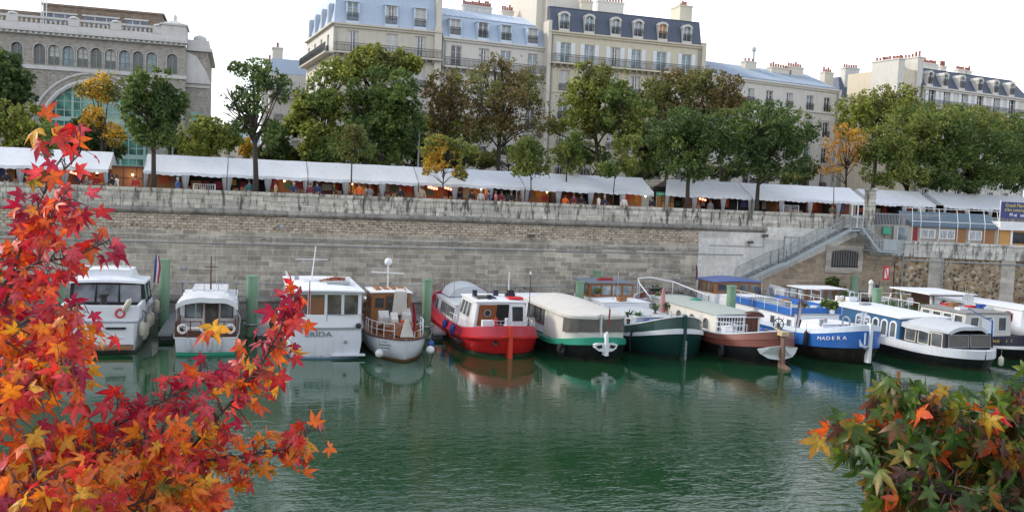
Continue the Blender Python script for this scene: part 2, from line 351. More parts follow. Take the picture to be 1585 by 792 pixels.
# ------------------------------------------------------------------ setting
YW = 68.0                                                   # river face of the quay wall
XR = atY(1338, 380, YW).x                                   # its right-hand end
def sheet(name, x0, x1, y0, y1, z, m, nx=1, ny=1):
    b = MB(); b.quad((x0,y0,z),(x1,y0,z),(x1,y1,z),(x0,y1,z)); return struct(b.build(name, m))
b = MB(); b.box(-260, 260, -60, YW+0.5, -3.0, 0.0); b.f = b.f[1:]; b.mi = b.mi[1:]; struct(b.build('water', W_mat))
b = MB(); b.box(-600, 600, YW+0.6, 900, 5.0, 7.98); struct(b.build('ground', G_prom))
sheet('road', -300, 300, 80.5, 90.0, 7.99, G_road)
b = MB(); b.box(-300, 300, 90.0, 99.0, 7.5, 8.12); struct(b.build('pavement', G_pave))
b = MB()
b.box(-70, XR, YW-2.6, YW-0.004, -1.5, 1.42); b.m = 1; b.box(-70, XR, YW-2.75, YW-2.35, 1.3, 1.52); struct(b.build('quay', [S_quay, S_cor]))
# near bank: low garden where the sweetgums root and the terrace the photographer stands on
b = MB(); b.box(-120, 120, -40, 12.5, -2.5, 1.6); struct(b.build('near_quay_ground', G_earth))
b = MB(); b.box(-120, 120, -40, 0.9, 1.5, 7.9); struct(b.build('terrace_ground', G_pave))

def wall_main():
    t = thing('quay_wall', 'long high grey stone quay wall with brick band, cornice and stained parapet', 'wall', (0, YW, 0))
    xl, xr = -70.0, XR
    xp = atY(1079, 420, YW).x
    bnd = lambda x0, x1, z0, z1, m, nm, d=0.0, th=1.2: MB().box(x0, x1, -d, th, z0, z1).build(nm, m, t)
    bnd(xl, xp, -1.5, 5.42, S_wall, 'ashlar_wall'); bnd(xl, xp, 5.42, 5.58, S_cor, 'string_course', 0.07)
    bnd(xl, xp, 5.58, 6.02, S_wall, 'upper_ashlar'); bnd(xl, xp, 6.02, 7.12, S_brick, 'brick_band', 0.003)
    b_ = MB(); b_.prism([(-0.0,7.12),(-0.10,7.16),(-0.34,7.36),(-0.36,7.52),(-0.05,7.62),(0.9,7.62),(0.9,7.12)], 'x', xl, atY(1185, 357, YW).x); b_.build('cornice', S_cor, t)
    b_ = MB(); b_.box(xl, xr-0.3, 0.0, 0.5, 7.62, 8.72); b_.build('parapet', S_par, t)
    b_ = MB(); b_.box(xl, xr-0.3, -0.07, 0.57, 8.72, 8.93); b_.build('coping', S_par, t)
    # white rendered part under the stair and brown blocks below it
    z_at = lambda x, y: atY(x, y, YW)
    A, B_, C_ = z_at(1079, 452), z_at(1160, 440), z_at(1330, 362)
    b_ = MB(); b_.prism([(xp, A.z), (B_.x, B_.z-0.1), (C_.x, C_.z-0.1), (xr, C_.z-0.1), (xr, 7.62), (xp, 7.62)], 'y', 0.0, 1.2); b_.build('rendered_panel', S_plaster, t)
    b_ = MB(); b_.prism([(xp, -1.5), (xr, -1.5), (xr, C_.z-0.103), (C_.x, C_.z-0.103), (B_.x, B_.z-0.103), (xp, A.z-0.003)], 'y', 0.004, 1.2); b_.build('lower_blocks', S_low, t)
    # arched barred vent in its stone frame
    v0, v1, v2 = z_at(1285, 413), z_at(1326, 413), z_at(1306, 386)
    w = (v1.x-v0.x)/2; cx = (v0.x+v1.x)/2; zb = v0.z
    b_ = MB(); b_.box(cx-w-0.55, cx+w+0.5, -0.10, 0.0, zb-0.5, v2.z+0.35); b_.build('vent_surround', S_pil, t)
    b_ = MB(); pts = [(cx-w, zb), (cx+w, zb)] + [(cx+w*math.cos(q), v2.z-0.45+0.45*math.sin(q)) for q in [math.pi*i/10 for i in range(11)]]
    b_.prism(pts, 'y', -0.115, -0.10); vt = b_.build('vent', mat('grey_vent_recess', (0.16,0.155,0.145), 0.9), t)
    b_ = MB()
    for i in range(11): b_.tube([(cx-w+0.1+i*(2*w-0.2)/10, -0.16, zb), (cx-w+0.1+i*(2*w-0.2)/10, -0.16, v2.z-0.1)], 0.03, 5)
    b_.box(cx-w, cx+w, -0.18, -0.14, zb+0.05, zb+0.12); b_.build('vent_bars', M['blackrub'], vt)
    # service pipes along the wall
    b_ = MB(); b_.tube([(xl, -0.06, 5.15), (-20, -0.06, 5.2), (5, -0.06, 5.12), (xp, -0.06, 5.18), (xp+4.2, -0.06, 5.2)], 0.035, 5); b_.build('service_pipe', M['grey'], t)
    b_ = MB(); b_.tube([(xp+1.0, -0.05, 5.95), (xp+6.1, -0.05, 5.9), (xp+6.15, -0.05, 7.4)], 0.03, 5); b_.build('service_cable', M['grey'], t)
    return t
wall_main()
# ------------------------------------------------------------------ right hand: metal stair, corner pillar, rubble wall with the harbour office
def P3(x, y, Y): return atY(x, y, Y)
def stairs():
    t = thing('metal_staircase', 'grey metal staircase climbing diagonally across the white rendered wall', 'staircase', (0,0,0))
    Y0, Y1 = YW-1.35, YW-0.12
    k = [(1150,437),(1205,411),(1217,408),(1318,355),(1332,355)]
    pts = [P3(x, y, Y0) for x, y in k]
    for yy, nm in ((Y0, 'stringer'), (Y1, 'stringer')):
        b = MB()
        for a, c in zip(pts, pts[1:]):
            p = [(a.x, a.z-0.16), (c.x, c.z-0.16), (c.x, c.z+0.16), (a.x, a.z+0.16)]
            b.prism(p, 'y', yy, yy+0.06)
        b.build(nm, M['stairsteel'], t)
    b = MB()
    for a, c in zip(pts, pts[1:]):
        n = max(1, int(abs(c.z-a.z)/0.19)); 
        if abs(c.z-a.z) < 0.25: b.box(a.x, c.x, Y0+0.062, Y1-0.002, a.z+0.0, a.z+0.05); continue
        for i in range(n):
            q = (i+0.5)/n; x = a.x+(c.x-a.x)*q; z = a.z+(c.z-a.z)*q; b.box(x-0.17, x+0.17, Y0+0.062, Y1-0.002, z-0.02, z+0.03)
    b.build('tread', M['steel'], t)
    for yy in (Y0+0.03, Y1):
        b = MB()
        for h in (0.5, 0.75, 1.02): b.tube([(p.x, yy, p.z+0.12+h) for p in pts], 0.03 if h > 1 else 0.02, 5)
        for a, c in zip(pts, pts[1:]):
            n = max(1, int((c-a).length/1.3))
            for i in range(n+1):
                q = a.lerp(c, i/n); b.tube([(q.x, yy, q.z), (q.x, yy, q.z+1.14)], 0.028, 5)
        b.build('railing', M['stairsteel'], t)
    # landing outside the parapet with its gate frame
    L = pts[-1]
    b = MB(); b.box(pts[3].x, L.x+1.2, Y0, YW+0.6, L.z-0.02, L.z+0.06); 
    for x in (L.x+0.2, L.x+1.1): b.tube([(x, Y0+0.1, L.z), (x-0.1, YW-0.05, L.z-1.4)], 0.05, 5)
    b.build('landing', M['stairsteel'], t)
    b = MB(); gx = P3(1319, 350, Y0).x; gx2 = P3(1337, 350, Y0).x
    for x in (gx, (gx+gx2)/2, gx2): b.box(x-0.04, x+0.04, Y0+0.1, Y0+0.18, L.z, L.z+2.15)
    b.box(gx, gx2, Y0+0.1, Y0+0.18, L.z+2.1, L.z+2.2); b.box(gx, gx2, Y0+0.12, Y0+0.16, L.z+1.0, L.z+1.08); b.build('gate_frame', M['signwhite'], t)
    # short flight down to the platform beside the office
    q = [(1335,352),(1361,388),(1396,392)]
    pp = [P3(*q[0], Y0), P3(*q[1], Y0-0.9), P3(*q[2], Y0-1.1)]
    for dy in (0, 1.1):
        b = MB(); 
        for a, c in zip(pp, pp[1:]): b.hexa([(a.x,a.y+dy,a.z-0.14),(c.x,c.y+dy,c.z-0.14),(c.x,c.y+dy+0.06,c.z-0.14),(a.x,a.y+dy+0.06,a.z-0.14),(a.x,a.y+dy,a.z+0.14),(c.x,c.y+dy,c.z+0.14),(c.x,c.y+dy+0.06,c.z+0.14),(a.x,a.y+dy+0.06,a.z+0.14)])
        b.build('stringer', M['stairsteel'], t)
        b = MB()
        for h in (0.45, 0.75, 1.05): b.tube([(p.x, p.y+dy+0.03, p.z+h) for p in pp], 0.03, 5)
        for a, c in zip(pp, pp[1:]):
            for i in range(4): r_ = a.lerp(c, i/3); b.tube([(r_.x, r_.y+dy+0.03, r_.z), (r_.x, r_.y+dy+0.03, r_.z+1.05)], 0.025, 5)
        b.build('railing', M['stairsteel'], t)
    b = MB()
    for i in range(11):
        r_ = pp[0].lerp(pp[1], (i+0.5)/11); b.box(r_.x-0.14, r_.x+0.14, r_.y+0.06, r_.y+1.1, r_.z-0.02, r_.z+0.03)
    b.build('tread', M['steel'], t)
    b = MB(); b.box(pp[1].x-0.1, pp[2].x+0.3, pp[1].y-0.2, pp[1].y+2.3, pp[1].z-0.12, pp[1].z)
    b.box(pp[1].x+0.25, pp[2].x, pp[1].y-0.16, pp[1].y-0.1, pp[1].z+0.06, pp[1].z+1.0)
    for x in (pp[1].x+0.3, pp[2].x-0.2): b.tube([(x, pp[1].y, pp[1].z-0.1), (x+0.9, YW-0.2, pp[1].z-1.9)], 0.05, 5)
    b.build('platform', M['stairsteel'], t)
stairs()
b = thing('corner_pillar', 'square pale stone pillar with cap at the right end of the parapet', 'pillar', (XR+0.55, YW+0.35, 7.9))
pz = atY(1354, 291, YW+0.3).z - 7.9
MB().box(-0.34, 0.34, -0.34, 0.34, -0.5, pz-0.25).build('shaft', S_par, b); MB().box(-0.42, 0.42, -0.42, 0.42, pz-0.25, pz).build('cap', S_par, b)

# return face at the corner and the rubble wall
RA, RB = P3(1392, 380, YW-1.0), P3(1640, 388, YW-5.0)
rux = Vector((RB.x-RA.x, RB.y-RA.y, 0)); RL = rux.length; rang = math.atan2(rux.y, rux.x); rux.normalize()
def onR(x, y, dep=0.0):                                    # pixel -> local coords of the rubble wall's plane (dep behind it)
    n = Vector((-rux.y, rux.x, 0)); o = Vector((RA.x, RA.y, 0)) + n*dep - Vector((0,0,0))
    d = ray(x, y); t_ = (o).dot(n)/d.dot(n); p = Vector((d.x*t_, d.y*t_, CH+d.z*t_)); q = p-Vector((RA.x, RA.y, 0)); return q.dot(rux), p.z
zl_top = onR(1450, 375)[1]; zl_bot = onR(1450, 399)[1]
t = thing('rubble_wall', 'brown millstone rubble wall with pale pilasters and stained white ledge below the office', 'wall', (RA.x, RA.y, 0), rang)
MB().box(-0.2, RL+30, 0.12, 2.0, -1.5, zl_bot).build('rubble_panel', S_rubble, t)
MB().box(-2.6, RL+30, -0.12, 2.6, zl_bot, zl_top-0.18).build('ledge', S_grime, t)
MB().box(-2.6, RL+30, -0.2, 2.7, zl_top-0.18, zl_top).build('coping', S_grime, t)
for px in (1448, 1560, 1690):
    u_ = onR(px, 420)[0]; MB().box(u_-0.62, u_+0.62, -0.04, 0.4, -1.5, zl_bot-0.003).build('pilaster', S_pil, t)
b = MB()
for px in (1397,): u_ = onR(px, 400)[0]; b.tube([(u_,-0.2,zl_top),(u_,-0.2,1.6)], 0.05, 6)
b.tube([(0.3,-0.22,zl_bot-0.28),(RL+28,-0.22,zl_bot-0.34)], 0.06, 6); b.tube([(onR(1459,400)[0],-0.2,zl_bot),(onR(1459,400)[0],-0.2,2.2)], 0.05, 6)
b.build('drain_pipe', M['grey'], t)
b = MB(); b.prism([(XR-0.003, YW+1.2), (XR-0.003, YW+0.2), (RA.x-0.3*rux.x, RA.y+0.13), (RA.x+0.5, RA.y+2.0), (RA.x+0.5, YW+3.5), (XR, YW+3.5)], 'z', -1.5, zl_top-0.2)
tag(b.build('corner_wall', S_low), 'dark recessed block wall between the stair corner and the rubble wall', 'wall')
b = MB(); b.box(-3.0, RL+30, -3.0, 0.1, -1.5, 1.42); o = struct(b.build('lower_quay', S_quay)); o.location = (RA.x, RA.y, 0); o.rotation_euler = (0,0,rang)

# harbour office on the ledge
def office():
    dep = 1.5; z0 = zl_top
    t = thing('harbour_office', 'low harbour office with blue slatted roof and white barred windows on the ledge', 'building', (RA.x, RA.y, 0), rang)
    u = lambda x, y=365: onR(x, y, dep)[0]; zz = lambda x, y: onR(x, y, dep)[1]
    e0 = zz(1470, 352); r1 = e0 + 1.25
    U0, U1 = u(1383), u(1546)
    MB().box(U0, U1, dep+0.02, dep+2.6, z0-0.1, e0).build('wall', mat('office_render', (0.42,0.38,0.33), 0.85, dirt=0.3), t)
    b = MB(); b.prism([(dep-0.35, e0), (dep+2.6, r1-0.05), (dep+2.6, r1+0.05), (dep-0.35, e0+0.12)], 'x', u(1407), U1+0.1); rf = b.build('roof', mat('blue_grey_slatted_roof', (0.10,0.15,0.20), 0.5, var=0.15), t)
    b = MB()
    for i in range(10): q = (i+0.5)/10; b.box(u(1407), U1+0.12, dep-0.35+2.95*q-0.04, dep-0.35+2.95*q+0.04, e0+0.12+(r1-e0-0.07)*q-0.01, e0+0.16+(r1-e0-0.07)*q)
    b.build('roof_slat', mat('pale_slats', (0.20,0.26,0.31), 0.5), rf)
    for a, c, m, nm in ((1413,1420,M['darkred'],'red_door'),(1479,1495,M['ply'],'brick_panel'),(1520,1539,M['ply'],'brick_panel')):
        MB().box(u(a), u(c), dep-0.03, dep+0.02, z0, e0-0.1).build(nm, m, t)
    for a, c in ((1424,1447),(1453,1477),(1498,1519)):
        x0, x1 = u(a), u(c); zt = e0-0.3; zb = z0+0.35
        b = MB(); 
        for p_ in ((x0,x1,zb-0.08,zb),(x0,x1,zt,zt+0.08),(x0,x0+0.07,zb,zt),(x1-0.07,x1,zb,zt),((x0+x1)/2-0.04,(x0+x1)/2+0.04,zb,zt)): b.box(p_[0],p_[1],dep-0.12,dep-0.04,p_[2],p_[3])
        w_ = b.build('window', M['signwhite'], t)
        MB().box(x0+0.07, x1-0.07, dep-0.03, dep+0.01, zb, zt).build('pane', M['glassp'], w_)
        b = MB()
        for i in range(1, 11): x = x0+(x1-x0)*i/11; b.box(x-0.02, x+0.02, dep-0.17, dep-0.13, zb, zt)
        b.build('grille', M['signwhite'], w_)
    for a in (1408,1421,1450,1478,1497,1520,1541):
        x = u(a); b = MB(); b.tube([(x, dep-0.42, z0), (x, dep-0.42, e0+0.1), (x+0.10, dep-0.2, e0+0.45), (x+0.55, dep+1.1, r1+0.35)], 0.024, 6); b.build('roof_hoop', M['signwhite'], t)
    b = MB(); b.tube([(u(1408), dep+1.1, r1+0.35), (U1+0.5, dep+1.1, r1+0.35)], 0.03, 6); b.tube([(u(1408), dep-0.2, e0+0.45), (U1, dep-0.2, e0+0.45)], 0.035, 6); b.build('roof_rail', M['signwhite'], t)
    MB().box(u(1388), u(1404), dep-0.02, dep+0.02, z0+0.05, e0-0.15).build('glazed_door', M['glassp'], t)
    # lower glazed porch left of it
    MB().box(u(1389)-0.06, u(1389), dep-0.06, dep-0.02, z0, e0-0.1).build('door_post', M['signwhite'], t)
    # pavilion with white fascia, plywood panel and dark window
    W0 = u(1546)
    MB().box(W0, W0+14, dep-0.1, dep+2.6, z0-0.1, e0-0.02).build('pavilion_wall', M['plyorange'], t)
    MB().box(W0-0.2, W0+14.2, dep-0.5, dep+2.8, e0-0.02, e0+0.72).build('fascia', M['signwhite'], t)
    MB().box(u(1566), W0+13, dep-0.14, dep-0.1, z0+0.15, e0-0.2).build('pavilion_window', M['glassd'], t)
    b = MB(); b.box(u(1563), u(1566), dep-0.17, dep-0.1, z0, e0-0.02); b.build('window_post', M['signwhite'], t)
office()
x_, z_ = onR(1372, 357, 1.3)
o = thing('mailbox', 'green metal box fixed beside the glazed office door', 'box', (RA.x+rux.x*x_-rux.y*1.3, RA.y+rux.y*x_+rux.x*1.3, z_-0.3), rang)
MB().box(-0.35, 0.35, -0.15, 0.15, 0, 0.55).build('body', M['signgreen'], o); MB().box(-0.37, 0.37, -0.17, 0.17, 0.55, 0.62).build('lid', M['signgreen'], o); MB().box(-0.04,0.04,-0.02,0.04,-0.9,0).build('post', M['grey'], o)
x_, z_ = onR(1374, 361, 1.75)
# promenade fence above the office
ft = thing('promenade_fence', 'grey picket fence along the promenade behind the office roof', 'fence', (XR+1.0, YW+0.6, 7.95))
b = MB(); Lf = 30; fz = 1.25
for i in range(int(Lf/0.16)): b.box(i*0.16, i*0.16+0.05, 0, 0.04, 0.1, fz)
b.box(0, Lf, -0.01, 0.05, 0.12, 0.18); b.box(0, Lf, -0.01, 0.05, fz-0.12, fz-0.06); b.build('pickets', M['grey'], ft)
for i in range(11): MB().box(i*3-0.05, i*3+0.05, -0.03, 0.07, 0, fz+0.08).build('post', M['grey'], ft)
MB().box(0,Lf,0.1,0.3,-0.6,0.1).build('kerb', S_par, ft)
# blue banner
p0, p1 = atY(1549, 312, YW+0.4), atY(1640, 341, YW+0.4); p1y = atY(1549, 337, YW+0.4)
w_ = 5.4; h_ = p0.z-p1y.z
t = thing('banner', 'dark blue banner with yellow and white lettering above the white fascia', 'banner', (p0.x, YW+0.3, p1y.z))
b = MB(); nx = 16
vs = []; fs = []
for i in range(nx+1):
    for j in range(2):
        yy = 0.03*math.sin(i*0.9+j); vs += [(w_*i/nx, yy, h_*j)]
for i in range(nx): fs.append((2*i, 2*i+2, 2*i+3, 2*i+1))
b.add(vs, fs); b.add([(v[0], v[1]+0.03, v[2]) for v in vs], [q[::-1] for q in fs]); b.build('cloth', M['signblue'], t)
yel = mat('banner_yellow', (0.60,0.50,0.12), 0.6)
text('lettering', 'Grand Marché', 0.46, yel, t, (1.75, -0.07, h_-0.32), (R(90),0,0), 0.01)
text('lettering', "d'Art contemporain", 0.40, yel, t, (1.95, -0.07, h_/2), (R(90),0,0), 0.01)
text('lettering', 'M et   ues', 0.46, M['letterwhite'], t, (1.9, -0.07, 0.3), (R(90),0,0), 0.01)
for x in (0.0, w_): MB().tube([(x,0.08,-1.2),(x,0.08,h_+0.1)], 0.05, 6).build('post', M['signwhite'], t)
# navigation sign (red frame, diagonal bar) on the corner
s0, s1 = atY(1365, 412, YW-1.6), atY(1377, 433, YW-1.6)
t = thing('prohibition_sign', 'square red and white no-mooring sign on a pole beside the stair platform', 'sign', ((s0.x+s1.x)/2, YW-1.7, 1.42))
zc = (s0.z+s1.z)/2-1.42; h = 0.62
MB().box(-h*0.5, h*0.5, 0, 0.03, zc-h, zc+h).build('red_board', M['signred'], t)
MB().box(-h*0.3, h*0.3, -0.01, 0, zc-h*0.72, zc+h*0.72).build('white_field', M['signwhite'], t)
b = MB(); b.prism([(-h*0.3, zc+h*0.72), (-h*0.12, zc+h*0.72), (h*0.3, zc-h*0.72), (h*0.12, zc-h*0.72)], 'y', -0.02, -0.011); b.build('diagonal_bar', M['signred'], t)
MB().tube([(0,0.08,0),(0,0.08,zc+h)], 0.05, 6).build('pole', M['steel'], t)
# ------------------------------------------------------------------ buildings
ZG = 8.1
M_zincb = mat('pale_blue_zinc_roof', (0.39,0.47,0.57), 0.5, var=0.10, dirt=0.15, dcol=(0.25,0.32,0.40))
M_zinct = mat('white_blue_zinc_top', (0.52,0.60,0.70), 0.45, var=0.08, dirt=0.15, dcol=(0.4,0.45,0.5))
M_zincg = mat('grey_zinc_roof', (0.36,0.43,0.51), 0.5, var=0.1, dirt=0.2, dcol=(0.25,0.3,0.35))
M_slate = mat('dark_blue_slate', (0.075,0.095,0.135), 0.55, var=0.25, scale=3, dirt=0.1)
M_lime = mat('cream_limestone', (0.55,0.51,0.43), 0.85, var=0.14, dirt=0.45, dcol=(0.30,0.27,0.22))
M_limew = mat('pale_limestone', (0.60,0.58,0.53), 0.85, var=0.14, dirt=0.42, dcol=(0.33,0.31,0.27))
M_limey = mat('yellow_cream_limestone', (0.58,0.53,0.41), 0.85, var=0.14, dirt=0.42, dcol=(0.33,0.29,0.22))
M_greyst = masonry('grey_brown_brick_facade', (0.34,0.325,0.295), (0.38,0.36,0.33), (0.3,0.285,0.26), 0.30, 0.10, 0.01, var=0.3, dirt=0.3, bstr=0.2, jit=0.0)
M_palest = mat('pale_grey_trim_stone', (0.55,0.545,0.52), 0.85, var=0.12, dirt=0.4, dcol=(0.2,0.19,0.17))
M_attic = masonry('brown_attic_brick', (0.20,0.155,0.12), (0.25,0.195,0.15), (0.2,0.17,0.14), 0.3, 0.1, 0.01, var=0.3, dirt=0.2, bstr=0.2, jit=0.0)
M_iron = mat('black_balcony_iron', (0.03,0.032,0.035), 0.5)
M_frame = mat('white_window_frame', (0.66,0.67,0.66), 0.5)
M_shut = mat('white_shutters', (0.68,0.71,0.72), 0.6, var=0.08)
M_drape = mat('pale_window_curtain', (0.55,0.55,0.52), 0.9, var=0.15, scale=3)
M_orange = mat('orange_blind', (0.60,0.28,0.07), 0.8)
M_chim = mat('cream_chimney_render', (0.60,0.56,0.48), 0.9, var=0.1, dirt=0.25, dcol=(0.35,0.31,0.25))
GLS = [M['glassd'], glass('grey_window_glass', (0.07,0.08,0.09)), M['glassp'], glass('blue_window_glass', (0.16,0.26,0.30))]

def facade_mesh(b, W, z0, z1, ops, y=0.0, reveal=0.28):
    xs = sorted({0.0, W} | {round(v, 3) for o in ops for v in o[:2]}); zs = sorted({z0, z1} | {round(v, 3) for o in ops for v in o[2:4]})
    xs = [x for x in xs if 0 <= x <= W]; zs = [z for z in zs if z0 <= z <= z1]
    for i in range(len(xs)-1):
        for j in range(len(zs)-1):
            mx, mz = (xs[i]+xs[i+1])/2, (zs[j]+zs[j+1])/2
            if any(o[0] < mx < o[1] and o[2] < mz < o[3] for o in ops): continue
            b.quad((xs[i],y,zs[j]),(xs[i+1],y,zs[j]),(xs[i+1],y,zs[j+1]),(xs[i],y,zs[j+1]))
    for o in ops:
        a, c, e, f = o[:4]; r = y+reveal
        b.quad((a,y,e),(a,r,e),(a,r,f),(a,y,f)); b.quad((c,r,e),(c,y,e),(c,y,f),(c,r,f))
        b.quad((a,y,f),(a,r,f),(c,r,f),(c,y,f)); b.quad((a,r,e),(a,y,e),(c,y,e),(c,r,e))
WC = {}
def win_meshes(w, h, style):
    k = (round(w, 2), round(h, 2), style)
    if k in WC: return WC[k]
    b = MB(); t = 0.075
    for p in ((0,w,0,t),(0,w,h-t,h),(0,t,t,h-t),(w-t,w,t,h-t),(w/2-0.05,w/2+0.05,t,h-t)): b.box(p[0],p[1],0.16,0.22,p[2],p[3])
    b.box(t,w-t,0.17,0.21,h*0.36,h*0.36+0.035); b.box(t,w-t,0.17,0.21,h*0.68,h*0.68+0.035)
    fr = b.mesh('window', M_frame)
    b = MB(); b.quad((0,0.24,0),(w,0.24,0),(w,0.24,h),(0,0.24,h)); pn = b.mesh('pane', GLS[{0:0,1:1,2:2,3:3,4:0,5:0,6:0}[style]])
    cu = None
    if style in (1, 4, 5):
        b = MB()
        if style == 1: b.box(t, w*0.30, 0.225, 0.235, t, h-t); b.box(w*0.70, w-t, 0.225, 0.235, t, h-t)
        elif style == 4: b.box(t, w-t, 0.225, 0.235, h*0.45, h-t)
        else: b.box(t, w*0.45, 0.225, 0.235, t, h-t); b.box(w*0.55, w-t, 0.225, 0.235, t, h-t)
        cu = b.mesh('curtain', M_drape)
    if style == 6: b = MB(); b.box(t, w-t, 0.225, 0.235, h*0.35, h-t); cu = b.mesh('blind', M_orange)
    WC[k] = (fr, pn, cu); return WC[k]
GC = {}
def rail_mesh(b, x0, x1, y, z0, h=0.95, step=0.14):
    b.box(x0, x1, y-0.03, y+0.03, z0+h-0.05, z0+h); b.box(x0, x1, y-0.02, y+0.02, z0+0.08, z0+0.12); b.box(x0, x1, y-0.02, y+0.02, z0+h-0.28, z0+h-0.24)
    n = max(2, int((x1-x0)/step))
    for i in range(n+1): x = x0+(x1-x0)*i/n; b.box(x-0.016, x+0.016, y-0.016, y+0.016, z0+0.05, z0+h-0.02)
def guard(w):
    k = round(w, 2)
    if k not in GC:
        b = MB(); rail_mesh(b, -0.05, w+0.05, -0.12, 0.0, 0.85, 0.12); b.box(-0.06,0,-0.14,0.05,0.5,0.54); b.box(w,w+0.06,-0.14,0.05,0.5,0.54); GC[k] = b.mesh('window_guard', M_iron)
    return GC[k]
def add_window(root, x, z, w, h, style, y=0.0, g_=False, shut=False, wrnd=random):
    fr, pn, cu = win_meshes(w, h, style)
    o = put('window', fr, root, (x, y, z)); put('pane', pn, o)
    if cu: put(cu.name.split('.')[0], cu, o)
    if g_: put('window_guard', guard(w), o)
    if shut:
        k = ('s', round(h, 2))
        if k not in WC:
            b = MB(); b.box(0, 0.52, -0.07, -0.012, 0, h)
            for i in range(int(h/0.14)): b.box(0.05, 0.47, -0.085, -0.07, 0.06+i*0.14, 0.13+i*0.14)
            WC[k] = b.mesh('shutter', M_shut)
        put('shutter', WC[k], o, (-0.55, 0, 0)); put('shutter', WC[k], o, (w+0.03, 0, 0))
    return o
def frame_of(pL, pR, YL):
    """facade line from two pixels on one horizontal edge; left end on plane YL. returns origin, ux, angle, z, width"""
    a = atY(*pL, YL); c = atZ(*pR, a.z)
    u_ = Vector((c.x-a.x, c.y-a.y, 0)); return a, u_.normalized(), math.atan2(u_.y, u_.x), a.z, u_.length
class Fac:
    def __init__(s, name, label, pL, pR, YL, ext=(0, 0)):
        a, s.u, s.ang, s.zg, s.W = frame_of(pL, pR, YL); s.n = Vector((-s.u.y, s.u.x, 0))
        s.o = Vector((a.x, a.y, 0)) - s.u*ext[0]; s.W += ext[0]+ext[1]
        s.root = thing(name, label, 'building', s.o, s.ang)
    def at(s, x, y, dep=0.0):
        d = ray(x, y); o = s.o + s.n*dep; t_ = o.dot(s.n)/d.dot(s.n); p = Vector((d.x*t_, d.y*t_, CH+d.z*t_)); q = p-s.o; return q.dot(s.u), p.z
def chimney(root, x0, x1, y0, y1, z0, z1, npots, m=None, label=None):
    o = MB().box(x0, x1, y0, y1, z0, z1-0.18).box(x0-0.08, x1+0.08, y0-0.08, y1+0.08, z1-0.18, z1).build('chimney', m or M_chim, root)
    b = MB()
    for i in range(npots):
        q = (i+0.5)/npots; x = x0+(x1-x0)*q if x1-x0 > y1-y0 else (x0+x1)/2; y = (y0+y1)/2 if x1-x0 > y1-y0 else y0+(y1-y0)*q
        h = random.choice((0.4,0.5,0.7,0.45)); b.lathe((x, y, z1), [(0.15,0),(0.12,h*0.8),(0.15,h*0.85),(0.15,h),(0.08,h)], 8)
    b.build('chimney_pot', M['pot'], o); return o
